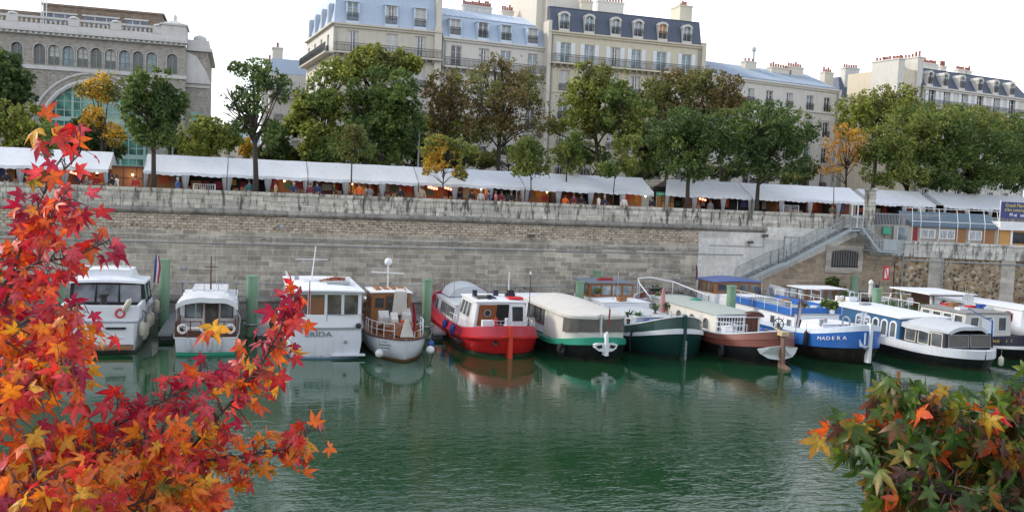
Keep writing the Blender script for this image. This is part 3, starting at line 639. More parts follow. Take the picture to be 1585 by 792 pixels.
def haussmann(f, mwall, cols, slab_z, nfl, win=(1.25,2.4), bal_on=True, pitch=3.15, roof='zinc', dorm=None, rh=3.1, rset=1.0, depth=12, top=1.0, shutter5=False, styles=(0,1,1,3,5,2), side_left=False, dw=(1.05,1.75), arch=False, blind=None, midguards=True, mroof=None, mtop=None, roofends=(0,0)):
    root, W, zg = f.root, f.W, f.zg
    rnd = random.Random(int(W*100)); ops = []; wins = []
    for j in range(nfl):
        z = slab_z + 0.12 - j*pitch
        if z < ZG+0.3: break
        for i, cx in enumerate(cols):
            ops.append((cx-win[0]/2, cx+win[0]/2, z, z+win[1]-(0.1 if j == 0 else 0))); wins.append((j, i, cx, z))
    ops = [o for o in ops if o[0] > 0.1 and o[1] < W-0.1]
    b = MB(); facade_mesh(b, W, 7.9, zg, ops); b.box(0, W, 0.30, depth, 7.9, zg); b.build('facade', mwall, root)
    for j, i, cx, z in wins:
        if cx-win[0]/2 <= 0.1 or cx+win[0]/2 >= W-0.1: continue
        o = add_window(root, cx-win[0]/2, z, win[0], win[1]-(0.1 if j == 0 else 0), rnd.choice(styles), g_=((j > 0 or not bal_on) and midguards), shut=(shutter5 and j == 0))
        k = ('sur', mwall.name, win)
        if k not in WC:
            q = MB(); c, h = win; q.box(-0.22,-0.002,-0.06,0,-0.05,h+0.2); q.box(c+0.002,c+0.22,-0.06,0,-0.05,h+0.2); q.box(-0.3,c+0.3,-0.14,0,h+0.2,h+0.34); q.box(-0.002,c+0.002,-0.05,0,h+0.002,h+0.2); WC[k] = q.mesh('surround', mwall)
        if j and 0.9 < cx < W-0.9: put('surround', WC[k], o)
    # gutter cornice, balcony slab with consoles, string courses
    b = MB(); b.box(-0.1, W+0.1, -0.42, 0.0, zg-0.10, zg+0.08); b.box(0, W, -0.22, 0.0, zg-0.34, zg-0.10); b.build('cornice', mwall, root)
    b = MB(); b.box(0, W, -0.95 if bal_on else -0.2, 0.0, slab_z-0.16, slab_z)
    for i in range(int(W/0.8) if bal_on else 0): x = 0.4+i*0.8; b.prism([(0.0, slab_z-0.16), (-0.75, slab_z-0.16), (-0.6, slab_z-0.34), (0, slab_z-0.62)], 'x', x-0.09, x+0.09)
    bal = b.build('balcony' if bal_on else 'floor_band', mwall, root)
    if bal_on: b = MB(); rail_mesh(b, 0.05, W-0.05, -0.88, slab_z, 0.98, 0.15); b.build('railing', M_iron, bal)
    b = MB()
    for j in range(1, nfl):
        z = slab_z-j*pitch
        if z < ZG+2: break
        b.box(0, W, -0.12, -0.0, z-0.12, z+0.02)
    b.box(0, W, -0.08, 0, ZG, ZG+1.0)
    b.build('string_course', mwall, root)
    for px_ in ((0.25, W-0.3) if W > 9 else (0.25,)):
        b = MB(); b.tube([(px_,-0.12,ZG),(px_,-0.12,zg-0.35)], 0.07, 6); b.build('drainpipe', M['grey'], root)
    # mansard
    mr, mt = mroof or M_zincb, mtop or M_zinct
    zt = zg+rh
    b = MB(); y0 = 0.05
    e0, e1 = roofends
    b.hexa([(0,y0,zg+0.08),(W,y0,zg+0.08),(W,depth-0.2,zg+0.08),(0,depth-0.2,zg+0.08),(e0,y0+rset,zt),(W-e1,y0+rset,zt),(W-e1,depth-rset,zt),(e0,depth-rset,zt)])
    rf = b.build('roof', mr, root)
    b = MB(); ym = depth*0.5
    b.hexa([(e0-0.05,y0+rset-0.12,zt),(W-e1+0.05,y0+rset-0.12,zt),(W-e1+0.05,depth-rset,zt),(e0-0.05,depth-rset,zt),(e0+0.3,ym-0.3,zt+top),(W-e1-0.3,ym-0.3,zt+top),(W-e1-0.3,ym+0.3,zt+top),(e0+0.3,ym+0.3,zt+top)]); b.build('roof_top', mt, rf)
    b = MB()                                            # standing seams
    if roof == 'zinc':
        n = int(W/0.62)
        for i in range(1, n):
            x = i*W/n; b.hexa([(x-0.02,y0-0.03,zg+0.1),(x+0.02,y0-0.03,zg+0.1),(x+0.02,y0+0.02,zg+0.1),(x-0.02,y0+0.02,zg+0.1),(x-0.02,y0+rset-0.03,zt),(x+0.02,y0+rset-0.03,zt),(x+0.02,y0+rset+0.02,zt),(x-0.02,y0+rset+0.02,zt)])
            b.hexa([(x-0.02,y0+rset-0.12,zt+0.0),(x+0.02,y0+rset-0.12,zt),(x+0.02,ym-0.3,zt+top),(x-0.02,ym-0.3,zt+top),(x-0.02,y0+rset-0.12,zt+0.05),(x+0.02,y0+rset-0.12,zt+0.05),(x+0.02,ym-0.3,zt+top+0.05),(x-0.02,ym-0.3,zt+top+0.05)])
        b.build('roof_seam', mt, rf)
    for i, cx in enumerate(dorm or []):
        w, h = dw; z = zg+0.42; dpt = rset+0.4
        d = MB(); fw = w/2+0.14
        d.box(cx-fw, cx-w/2, -0.05, dpt, z-0.3, z+h+0.1); d.box(cx+w/2, cx+fw, -0.05, dpt, z-0.3, z+h+0.1); d.box(cx-w/2, cx+w/2, -0.05, dpt, z-0.3, z)
        if arch:
            pts = [(cx+(w/2)*math.cos(q), z+h+0.30*math.sin(q)) for q in [math.pi*k/8 for k in range(9)]]
            out = [(cx+(fw+0.06)*math.cos(q), z+h+0.08+0.48*math.sin(q)) for q in [math.pi*k/8 for k in range(9)]]
            d.prism(out + pts[::-1], 'y', -0.12, dpt)
            hh = h+0.30
        else: d.box(cx-fw-0.08, cx+fw+0.08, -0.16, dpt+0.3, z+h+0.1, z+h+0.2); hh = h+0.1
        dm = d.build('dormer', M_limew if arch else mt, root)
        st = rnd.choice(styles)
        if blind == i: st = 6
        fr, pn, cu_ = win_meshes(w, hh, st); o = put('window', fr, dm, (cx-w/2, 0, z)); put('pane', pn, o)
        if cu_: put(cu_.name.split('.')[0], cu_, o)
        put('window_guard', guard(w), o)
    return root

# B - corner house with pale blue mansard
f = Fac('corner_house', 'tall cream corner house with long pale blue mansard roof, nearest the side street', (517,36), (683,51), 100)
B_ = f
cols = [f.at(x, 60)[0] for x in (546,607,651)]; sl = f.at(540, 82)[1]
haussmann(f, M_lime, cols, sl, 6, dorm=[f.at(x, 20)[0] for x in (546,606,651)], rh=4.1, rset=0.9, depth=11, pitch=3.3, dw=(1.15,1.9), styles=(1,5,3,1,5), roofends=(0.3,0))
# its side face along the side street
sx = Vector((math.sin(R(-7.1)), math.cos(R(-7.1)), 0))
t = thing('side_street_wing', 'narrow windowed side wing of the pale blue roofed corner house', 'building', f.o + sx*0.0, 0)
ang = math.atan2(sx.y, sx.x)
t.rotation_euler = (0,0,ang-math.pi); WS = 15.5
t.location = f.o + sx*WS - f.n*0.0 + Vector((-0.02,0,0))
ops = []
for j in range(6):
    for i in range(4):
        cx = 1.6+i*3.7; z = f.zg-3.0-j*3.3+0.15; ops.append((cx-0.5, cx+0.5, z, z+2.0))
b = MB(); facade_mesh(b, WS, 7.9, f.zg, ops); b.box(0, WS, 0.3, 3.0, 7.9, f.zg-0.02); b.build('facade', M_limew, t)
for o_ in ops: add_window(t, o_[0], o_[2], 1.0, 2.0, random.choice((1,5,3)), g_=True)
b = MB(); b.box(0, WS, -0.9, 0, sl-0.16, sl); bl = b.build('balcony', M_lime, t); b = MB(); rail_mesh(b, 0, WS, -0.85, sl, 0.98, 0.2); b.build('railing', M_iron, bl)
MB().box(0, WS+0.3, -0.35, 0, f.zg-0.1, f.zg+0.08).build('cornice', M_lime, t)
b = MB(); b.hexa([(0,0.05,f.zg+0.08),(WS-0.1,0.05,f.zg+0.08),(WS-0.1,6,f.zg+0.08),(0,6,f.zg+0.08),(0,0.9,f.zg+4.1),(WS-0.4,0.9,f.zg+4.1),(WS-0.4,5,f.zg+4.1),(0,5,f.zg+4.1)]); rf = b.build('roof', M_zincb, t)
for i in range(4): 
    cx = 1.6+i*3.7; d = MB(); d.box(cx-0.5, cx+0.5, -0.05, 1.0, f.zg+0.2, f.zg+2.5); dm = d.build('dormer', M_zincb, t)
    MB().box(cx-0.4, cx+0.4, -0.09, -0.05, f.zg+0.45, f.zg+2.3).build('pane', M['glassd'], dm)
f = B_
z0 = f.zg+4.6
chimney(f.root, f.W-0.7, f.W+0.1, 2.5, 7, f.zg+3.5, f.zg+6.2, 6)
for x, a in ((3.8,1.2),(8.0,1.8)): chimney(f.root, x, x+a, 4.5, 5.2, f.zg+4.0, f.zg+6.0, 5)
MB().box(f.W-0.75, f.W+0.05, -0.3, 11, 7.9, f.zg+0.6).box(f.W-0.6, f.W, -0.1, 10, f.zg+0.6, f.zg+4.7).build('party_wall', M_chim, f.root)
# C
f = Fac('pale_apartment_house', 'pale apartment house with lower light blue mansard, left of the slate roofed house', (686,58), (849,76), 100.4)
cols = [f.at(x, 85)[0] for x in (706,749,783,825)]; sl = f.at(690, 103)[1]
haussmann(f, M_limew, cols, sl, 5, dorm=[f.at(x, 45)[0] for x in (705,748,784,825)], rh=2.7, rset=1.2, depth=11, pitch=3.2, dw=(1.1,1.6), top=1.6, styles=(1,5,0,2))
chimney(f.root, 4.0, 7.6, 5.0, 5.7, f.zg+3.0, f.zg+5.0, 13, M_palest)
chimney(f.root, 9.5, 11.0, 6.4, 7.0, f.zg+3.0, f.zg+5.2, 5)
MB().box(f.W-1.3, f.W-0.1, 1.0, 9.5, f.zg+0.5, f.zg+7.4).build('party_wall', M_chim, f.root)
chimney(f.root, f.W-0.35, f.W+0.55, 0.2, 4.2, f.zg+0.3, f.zg+7.0, 5)
# D
f = Fac('slate_roofed_house', 'cream apartment house with dark blue slate mansard and arched dormers', (853,48.5), (1086,72), 100.8)
cols = [f.at(x, 85)[0] for x in (875,912,952,985,1024,1063)]; sl = f.at(860, 97.5)[1]
haussmann(f, M_limey, cols, sl, 6, dorm=[f.at(x, 50)[0] for x in (873,912,953,988,1026,1064)], rh=3.0, rset=0.8, depth=12, pitch=3.25, roof='slate', mroof=M_slate, top=0.9, shutter5=True, arch=True, dw=(1.0,1.45), styles=(3,2,1,5,1), blind=4)
chimney(f.root, f.W-1.6, f.W+0.1, 3.0, 5.5, f.zg+2.6, f.zg+5.4, 6, M_limey)
chimney(f.root, 8.0, 11.5, 5.5, 6.2, f.zg+3.2, f.zg+5.4, 9); chimney(f.root, 2.0, 6.0, 5.5, 6.2, f.zg+3.2, f.zg+5.6, 9); chimney(f.root, 5.0, 6.5, 3.5, 4.2, f.zg+3.2, f.zg+4.7, 4, M_limey)
MB().box(f.W-0.02, f.W+0.5, -0.35, 11, 7.9, f.zg+0.4).build('party_wall', M_limey, f.root)
MB().box(-0.4, 0.0, -0.3, 11, 7.9, f.zg+1.2).build('party_wall', M_chim, f.root)
D_ = f
# E
f = Fac('low_roofed_apartment_house', 'pale stone apartment house with low zinc roof right of the slate roofed house', (1108,117), (1299,141), 101.5, ext=(1.9,0))
f.zg = atY(1108,117,101.5).z
cols = [f.at(x, 150)[0] for x in (1131,1162,1191,1222,1254,1281)]; sl = f.at(1222, 167)[1]-0.12
haussmann(f, M_limew, cols, sl+0.0, 5, dorm=[], rh=0.4, rset=0.6, depth=12, pitch=3.4, top=2.3, mroof=M_zincg, mtop=M_zincg, styles=(0,1,0,1,3), win=(1.15,2.0), bal_on=False)
MB().box(f.W-0.25, f.W+0.12, -0.35, 0.1, 7.9, f.zg+0.1).build('rain_pipe', M_frame, f.root)
for px, n, w_, hh in ((1157,3,1.9,2.3),(1205,8,3.6,2.0),(1228,6,2.6,2.4),(1279,4,1.7,2.3)):
    x = f.at(px, 110, 5.0)[0]; chimney(f.root, x-w_/2, x+w_/2, 4.4, 5.3, f.zg+0.8, f.zg+0.9+hh, n)
x = f.at(1166, 100, 5)[0]
b = MB(); b.tube([(x,5,f.zg+3.0),(x,5,f.zg+4.6)],0.14,8); b.lathe((x,5,f.zg+4.6),[(0.14,0),(0.3,0.15),(0.3,0.5),(0.05,0.65)],10); b.build('chimney_cowl', M['steel'], f.root)
E_ = f
# F small slate roof house behind, G right slate roofed with cream gable
f = Fac('rear_house', 'small house with plain dark slate roof glimpsed between two taller blocks', (1290,150), (1375,157), 112)
b = MB(); b.box(0, f.W, 0, 9, 7.9, f.zg); b.build('wall', M_limew, f.root)
b = MB(); zt = f.at(1330,118)[1]; b.hexa([(1.2,0.1,f.zg),(f.W,0.1,f.zg),(f.W,9,f.zg),(1.2,9,f.zg),(2.2,2.2,zt),(f.W,2.2,zt),(f.W,8,zt),(2.2,8,zt)]); b.build('roof', M_slate, f.root)
chimney(f.root, 2.6, 5.0, 1.2, 2.4, f.zg, zt+1.3, 6, M_palest)
for i in range(3):
    for j in range(3): add_window(f.root, 1.0+i*2.2, f.zg-3-j*3.2, 1.0, 1.9, random.choice((0,1)), y=-0.2)
f = Fac('gabled_slate_house', 'pale apartment house with dark slate mansard and tall cream chimney gable at far right', (1429,134), (1584,154), 97, ext=(0,1.5))
cols = [f.at(x, 150)[0] for x in (1442,1465,1493,1517,1543,1567)]; sl = f.at(1560, 181)[1]
haussmann(f, M_limew, cols, sl, 5, dorm=[f.at(x, 118)[0] for x in (1440,1464,1490,1518,1543,1568)], rh=2.6, rset=1.5, depth=9, pitch=3.2, roof='slate', mroof=M_slate, top=0.5, shutter5=True, arch=True, dw=(0.8,1.15), styles=(0,1,2), roofends=(0,2.0))
a0, _ = f.at(1371, 130, 0); zt = f.at(1400, 90)[1]
MB().box(-3.9, -0.02, 0.5, 8.8, 7.9, zt-1.2).build('gable_wall', mat('cream_gable_brick', (0.62,0.55,0.42), 0.9, var=0.12, dirt=0.2), f.root)
chimney(f.root, -0.9, 0.1, 0.3, 4.5, f.zg-3, zt+0.55, 8, M_limew); chimney(f.root, -4.3, -3.2, 0.3, 4.5, f.zg-5, zt, 8, M_limew)
chimney(f.root, -3.4, -0.9, 3.0, 4.4, f.zg, zt+0.1, 7, M_limew)
for x, w_, n in ((4.8,3.2,8),(8.8,0.9,3),(12.0,1.6,4),(13.8,1.0,4)): chimney(f.root, x, x+w_, 4.5, 5.2, f.zg+2.4, f.zg+4.2-x*0.03, n)
# end wall of D seen above E, distant houses down the side street
for px, w_, dY, zt_y, lab, m_ in ((436,5,128,108,'narrow grey blue house far down the side street behind the trees', M_palest), (462,7,121,92,'cream balconied house farther down the side street beyond the corner house', M_limew), (395,14,150,205,'low pale house at the far end of the side street', M_lime)):
    p = atY(px, zt_y, dY); t = thing('distant_house', lab, 'house', (p.x, dY, 0)); zt = p.z
    MB().box(-w_/2, w_/2, 0, 12, 7.9, zt-2).build('wall', m_, t)
    b = MB(); b.hexa([(-w_/2,-0.05,zt-2),(w_/2,-0.05,zt-2),(w_/2,12,zt-2),(-w_/2,12,zt-2),(-w_/2+0.2,0.9,zt),(w_/2-0.2,0.9,zt),(w_/2-0.2,11,zt),(-w_/2+0.2,11,zt)]); b.build('roof', M_zincb, t)
    for j in range(4):
        for i in range(int(w_/2.2)):
            add_window(t, -w_/2+0.7+i*2.2, zt-4.8-j*3.2, 1.0, 2.0, random.choice((0,1,3)), y=-0.22, g_=True)
    chimney(t, -w_/2+0.3, -w_/2+1.6, 2, 4, zt-1, zt+1.6, 4); 
    if w_ == 7: b = MB(); b.box(-w_/2-0.6, w_/2, -0.9, 0, zt-5.1, zt-4.95); bl = b.build('balcony', m_, t); b = MB(); rail_mesh(b, -w_/2-0.6, w_/2, -0.85, zt-4.95, 0.95, 0.2); b.build('railing', M_iron, bl)

# A - big grey institutional building with arched windows
f = Fac('arched_institute', 'grey brown institutional building with a row of arched windows, balustrade and huge arched window', (0,48), (288,71.5), 97, ext=(16,0))
root = f.root; W = f.W; zc = f.zg; A_ = f
at = f.at
ww = 1.02
row = [at(x, 85)[0] for x in (61,83.5,105.5,128,149,171,193,214,235)]; solo = [at(26, 80)[0], at(266.5, 100)[0]]
zt_ = at(149, 75)[1]; zb_ = at(149, 106)[1]; ww = 0.98; M_frame, M_frame0 = mat('grey_green_window_frame', (0.22,0.26,0.24), 0.6), M_frame; WC.clear()
left_extra = [row[0]-8.1-i*1.45 for i in range(6)]
allw = row+solo+[x for x in left_extra if x > 1]
ops = [(x-ww/2, x+ww/2, zb_, zt_) for x in allw if x+ww/2 < W-0.1]
ax, az = at(149, 205); ar = abs(at(66, 205)[0]-ax)
ops.append((ax-ar, ax+ar, ZG+0.3, az+ar))
b = MB(); facade_mesh(b, W, 7.9, zc-0.1, ops, reveal=0.4); b.box(0, W, 0.45, 16, 7.9, zc-0.1); b.m = 1
def spandrel(b, cx, r, zs, zt, y0, y1, n=12):
    for sgn in (-1, 1):
        arc = [(cx+sgn*r*math.cos(q), zs+(zt-zs)*math.sin(q)) for q in [math.pi/2*k/n for k in range(n+1)]]
        for k in range(n):
            a, c = arc[k], arc[k+1]; p = [(a[0], a[1]), (c[0], c[1]), (c[0], zt), (a[0], zt)]
            if abs(a[1]-zt) < 1e-3: continue
            b.prism(p if sgn < 0 else p[::-1], 'y', y0, y1)
b.m = 0
for o_ in ops[:-1]: spandrel(b, (o_[0]+o_[1])/2, ww/2+0.002, zt_-ww/2, zt_+0.002, 0.001, 0.39, 6)
spandrel(b, ax, ar+0.002, az, az+ar+0.002, 0.001, 0.39, 20)
b.build('facade', M_greyst, root)
for o_ in ops[:-1]:
    w_ = add_window(root, o_[0], o_[2], ww, zt_-zb_, random.choice((0,4,0,3)), y=0.1)
    b = MB(); cx = (o_[0]+o_[1])/2
    cx -= 0; pts = [((cx-o_[0])+(ww/2+0.06)*math.cos(q), -0.14, (zt_-zb_)-ww/2+(ww/2+0.06)*math.sin(q)) for q in [math.pi*k/10 for k in range(11)]]
    b.tube([(pts[0][0],-0.14,(zt_-zb_)-1.4)]+pts+[(pts[-1][0],-0.14,(zt_-zb_)-1.4)], 0.035, 5); b.build('window_arch', M_palest, w_)
M_frame = M_frame0; WC.clear()
# huge arched window: glass, mullions
b = MB(); n = 24; b.prism([(ax-ar, ZG+0.3), (ax+ar, ZG+0.3)] + [(ax+ar*math.cos(q), az+ar*math.sin(q)) for q in [math.pi*k/n for k in range(n+1)]], 'y', 0.40, 0.43); gw = b.build('great_window', M['glassg'], root)
b = MB()
for i in range(-6, 7):
    x = ax+i*ar/6.5; zt = az+math.sqrt(max(0, ar*ar-(x-ax)**2)); wd = 0.10 if i % 3 == 0 else 0.04; b.box(x-wd, x+wd, 0.30, 0.39, ZG+0.3, zt)
k = 0; z = ZG+1.0
while z < az+ar-0.3:
    hw = ar if z < az else math.sqrt(max(0, ar*ar-(z-az)**2)); wd = 0.22 if k % 4 == 3 else 0.04; b.box(ax-hw, ax+hw, 0.32, 0.38, z-wd, z+wd); z += 0.85; k += 1
b.build('mullion', mat('pale_green_mullions', (0.35,0.50,0.44), 0.6), gw)
b = MB()
for rr, wd in ((ar+0.2, 0.22), (ar+0.95, 0.12)): b.tube([(ax+rr*math.cos(q), -0.05, az+rr*math.sin(q)) for q in [math.pi*k/28 for k in range(29)]], wd, 6)
b.build('arch_moulding', M_palest, root)
zs = at(149, 109.5)[1]
b = MB(); b.box(0, W+0.1, -0.18, 0, zs-0.25, zs+0.10); b.box(0, W, -0.4, 0, zc-0.1, zc+0.15); b.box(0, W+0.15, -0.75, 0.5, zc+0.15, zc+0.42); b.box(0, W+0.1, -0.5, 0.5, zc+0.42, zc+0.75)
for i in range(int(W/0.5)): b.box(0.1+i*0.5, 0.32+i*0.5, -0.6, -0.4, zc-0.08, zc+0.14)
b.build('cornice', M_palest, root)
# blind arcade below the string course
b = MB()
for px in (62,84,106,190,212,234,256):
    x = at(px, 125)[0]; b.tube([(x-0.5, -0.02, zs-2.6)] + [(x+0.5*math.cos(q), -0.02, zs-1.0+0.5*math.sin(q)) for q in [math.pi-math.pi*k/8 for k in range(9)]] + [(x+0.5, -0.02, zs-2.6)], 0.07, 5)
b.build('blind_arcade', M_greyst, root)
# balustrade: pedestals and balusters
zb0 = zc+0.75; bh = 0.85; xe = at(250, 50)[0]
b = MB(); b.box(0, W, -0.3, 0.2, zb0, zb0+0.23); b.box(0, xe, -0.28, 0.18, zb0+bh-0.15, zb0+bh+0.05)
for px in (20,115,180,245): x = at(px, 40)[0]; b.box(x-0.5, x+0.5, -0.35, 0.25, zb0+0.2, zb0+bh+0.1); b.lathe((x, -0.05, zb0+bh+0.1), [(0.48,0),(0.35,0.15),(0.01,0.25)], 12)
x = 0.2
prof = [(0.06,0),(0.12,0.12),(0.13,0.2),(0.07,0.36),(0.10,0.45)]
while x < xe-0.1: b.lathe((x, -0.05, zb0+0.25), prof, 6); x += 0.42
bal = b.build('balustrade', M_palest, root)
# corner turret block and lower wing to the right
x0 = at(250, 40)[0]
b = MB(); b.box(x0, W, -0.4, 3.2, zb0+0.002, zb0+1.1); b.box(x0-0.15, W+0.15, -0.55, 3.4, zb0+1.1, zb0+1.28); b.hexa([(x0,-0.4,zb0+1.28),(W,-0.4,zb0+1.28),(W,3.2,zb0+1.28),(x0,3.2,zb0+1.28),(x0+0.9,0.8,zb0+1.75),(W-0.9,0.8,zb0+1.75),(W-0.9,2.0,zb0+1.75),(x0+0.9,2.0,zb0+1.75)]); b.lathe(((x0+W)/2, 1.4, zb0+1.75), [(0.3,0),(0.16,0.15),(0.18,0.5),(0.02,0.75)], 12); b.build('turret', M_palest, root)
xw = at(321, 100)[0]; zw = at(305, 78)[1]
b = MB(); b.box(W+0.001, xw, 1.0, 14, 7.9, zw); b.build('right_wing', M_greyst, root)
b = MB(); b.box(W+0.001, xw+0.4, 0.5, 14.3, zw, zw+0.3); b.box(W+0.001, xw+0.1, 0.7, 14, zw+0.3, zw+1.1); b.box(W+0.002, xw+0.25, 0.8, 1.0, zs-0.9, zs-0.5); b.lathe((xw-0.8, 1.6, zw+1.1), [(0.6,0),(0.65,0.3),(0.45,0.5),(0.05,0.65)], 14); b.build('wing_parapet', M_palest, root)
b = MB(); xx = at(303, 140)[0]; b.box(xx-0.5, xx+0.5, 0.9, 0.998, zs-5.5, zs-3.3); b.build('wing_window', M['glassg'], root)
b = MB(); b.prism([(W+0.001, zs-0.5),(W+2.4, zs-0.5),(W+1.9, zs+0.8),(W+1.0,zs+2.2),(W+0.001,zs+2.6)], 'y', 0.5, 1.0); b.build('scroll_buttress', M_palest, root)
# brick attic storey set back
xa0, zt1 = at(66, 3, 4.0); xa1 = at(252, 20, 4.0)[0]; za0 = at(0, 0, 4)[0]
b = MB(); b.box(xa0, xa1, 4.0, 14, zc, zt1-0.3); b.box(xa0-0.1, xa1+0.15, 3.85, 14.2, zt1-0.3, zt1-0.1); b.box(0, xa0-0.1, 5.0, 14, zc, zt1-0.9); at_ = b.build('attic', M_attic, root)
for a, c in ((66,119),(129,184),(194,229)):
    u0, u1 = at(a, 27, 4)[0], at(c, 27, 4)[0]; zz = at(90, 30, 4)[1]-0.35
    MB().box(u0, u1, 3.95, 4.0-0.002, zz, zz+0.85).build('strip_window', glass('bluish_strip_glass', (0.05,0.07,0.12)), at_)
    b = MB(); b.box(u0-0.1, u1+0.1, 3.8, 3.998, zz+0.85, zz+1.0)
    for q in (0.33, 0.66): b.box(u0+(u1-u0)*q-0.04, u0+(u1-u0)*q+0.04, 3.9, 3.949, zz, zz+0.85)
    b.build('window_head', M_palest, at_)
b = MB()
for px in (64, 67, 72): x = at(px, 10, 3)[0]; b.tube([(x, 3, zb0), (x, 3, zt1+2)], 0.05, 5)
b.build('flue_ladder', M_frame, root)
# ------------------------------------------------------------------ market tents
YT = 72.7; ZE = 10.15; ZR = 11.45; ZP = 7.98
def tent(px0, px1, label, Yf=YT, hipL=False, gableR=False, back='ply', njoint=None):
    xa, xb = atY(px0, 280, Yf).x, atY(px1, 280, Yf).x; W = xb-xa
    t = thing('market_tent', label, 'tent', (xa, Yf, ZP), 0, 'white market tents along the parapet')
    ze, zr = ZE-ZP, ZR-ZP; dpt = 2.6
    nx = max(4, int(W/0.5)); b = MB(); vs = []; fs = []
    ny = 5
    for i in range(nx+1):
        for j in range(ny+1):
            x = W*i/nx; q = j/ny
            xs_ = x + (1.3*q*(1-x/W) if hipL else 0)
            sag = -0.09*math.sin(math.pi*q) - (0.05*abs(math.sin(math.pi*x/3.05)) if j == 0 else 0) + 0.03*math.sin(x*2.1+q*3)
            vs.append((xs_, -0.15+dpt*q, ze+(zr-ze)*q+sag*(1 if 0 < j < ny or j == 0 else 0.3)))
    for i in range(nx):
        for j in range(ny): a = i*(ny+1)+j; fs.append((a, a+ny+1, a+ny+2, a+1))
    b.add(vs, fs)
    vb = [(v[0], 2*(dpt-0.15)-v[1]+0.0, v[2]-0.001) for v in vs]; b.add(vb, [f_[::-1] for f_ in fs])
    if gableR: b.add([(W, -0.15, ze), (W, 2*dpt-0.15, ze), (W, dpt-0.15, zr-0.03)], [(0,1,2)])
    if not hipL: b.add([(0, -0.15, ze), (0, 2*dpt-0.15, ze), (0, dpt-0.15, zr-0.03)], [(2,1,0)])
    b.build('roof', M['tentpvc'], t, smooth='auto')
    b = MB(); n = max(4, int(W/0.28)); vs = []; fs = []                # scalloped valance
    for i in range(n+1):
        x = W*i/n; d = 0.20+(0.07 if i % 2 else 0); z0 = ze-0.05*abs(math.sin(math.pi*x/3.05))+0.03*math.sin(x*2.1)
        vs += [(x, -0.155, z0), (x, -0.17+0.02*math.sin(i*1.3), z0-d)]
    for i in range(n): fs.append((2*i, 2*i+1, 2*i+3, 2*i+2))
    b.add(vs, fs); b.build('valance', M['tentpvc'], t)
    nb = max(1, round(W/3.05)); 
    for i in range(nb+1):
        x = W*i/nb
        x = min(max(x, 0.08), W-0.08)
        MB().box(x-0.04, x+0.04, -0.1, -0.02, 0, ze-0.05).build('pole', M_frame, t)
        b = MB(); m_ = 14; vs = []; fs = []                            # gathered curtain tied at the pole
        for k in range(m_+1):
            for j in range(5):
                q = j/4; hw = [0.30, 0.24, 0.15, 0.20, 0.27][j]; a = (k/m_-0.5)*2
                vs.append((min(max(x+a*hw, 0.01), W-0.01), -0.12-0.045*math.cos(k*math.pi)*1.0+0.02*math.sin(k), ze-0.12-(ze-0.14)*q))
        for k in range(m_):
            for j in range(4): a = k*5+j; fs.append((a, a+1, a+6, a+5))
        b.add(vs, fs); b.build('curtain', M['curtain'], t)
    rnd = random.Random(int(px0)); 
    bm = {'ply': M['ply'], 'dark': mat('dark_backcloth', (0.03,0.028,0.03), 0.9), 'red': mat('red_brown_panelling', (0.20,0.055,0.03), 0.8, var=0.3)}
    for i in range(nb):
        k = rnd.choice([back, back, 'dark', 'red'])
        x0, x1 = W*i/nb, W*(i+1)/nb
        MB().box(x0+0.02, x1-0.02, 2.3, 2.36, 0, ze+0.6).build('back_panel', bm[k], t)
        if i: MB().box(x0-0.015, x0+0.015, 0.5, 2.3, 0, ze).build('side_panel', bm[rnd.choice(['dark','ply'])], t)
        # hung works and goods on the back panel
        pal = [(0.5,0.08,0.03),(0.55,0.32,0.05),(0.08,0.10,0.3),(0.5,0.47,0.4),(0.06,0.2,0.12),(0.3,0.03,0.05),(0.45,0.2,0.05)]
        xx = x0+0.25
        while xx < x1-0.5:
            w_ = rnd.uniform(0.3,0.8); h_ = rnd.uniform(0.4,0.9); z_ = rnd.uniform(1.0,1.35); c = rnd.choice(pal)
            o = MB().box(xx, min(xx+w_, x1-0.1), 2.24, 2.29, z_, z_+h_).build('hanging_board', mat('board_%02d%02d' % (int(c[0]*100), int(c[2]*100)), c, 0.7, var=0.4, scale=4), t); xx += w_+rnd.uniform(0.08,0.5)
    return t, xa, W
lit = []
for a, c, lab, kw in (
    (-190,-40,'white market tent at the far left beyond the edge of the red leaves', {}),
    (-38,168,'long white market tent left of the brown wooden kiosk', dict(gableR=True)),
    (222,351,'white market tent just right of the brown wooden kiosk', {}),
    (352,476,'white market tent behind the open branched tree', {}),
    (477,647,'white market tent with red lamps behind the small olive tree', {}),
    (648,812,'white market tent behind the yellow green young tree', {}),
    (813,1012,'white market tent with orange clad shopper, ending at the gap by the green sign', dict(gableR=True)),
    (1030,1164,'white market tent with hipped left end right of the green sign', dict(hipL=True, back='dark')),
    (1165,1342,'white market tent behind the top of the metal staircase', dict(back='dark', gableR=True))):
    tt = tent(a, c, lab, **kw); lit.append(tt)
for a, c, lab in ((1352,1450,'white market tent behind the grey picket fence, left one'), (1462,1640,'white market tent behind the blue banner at the right edge')):
    tent(a, c, lab, Yf=YT+1.5, gableR=True)
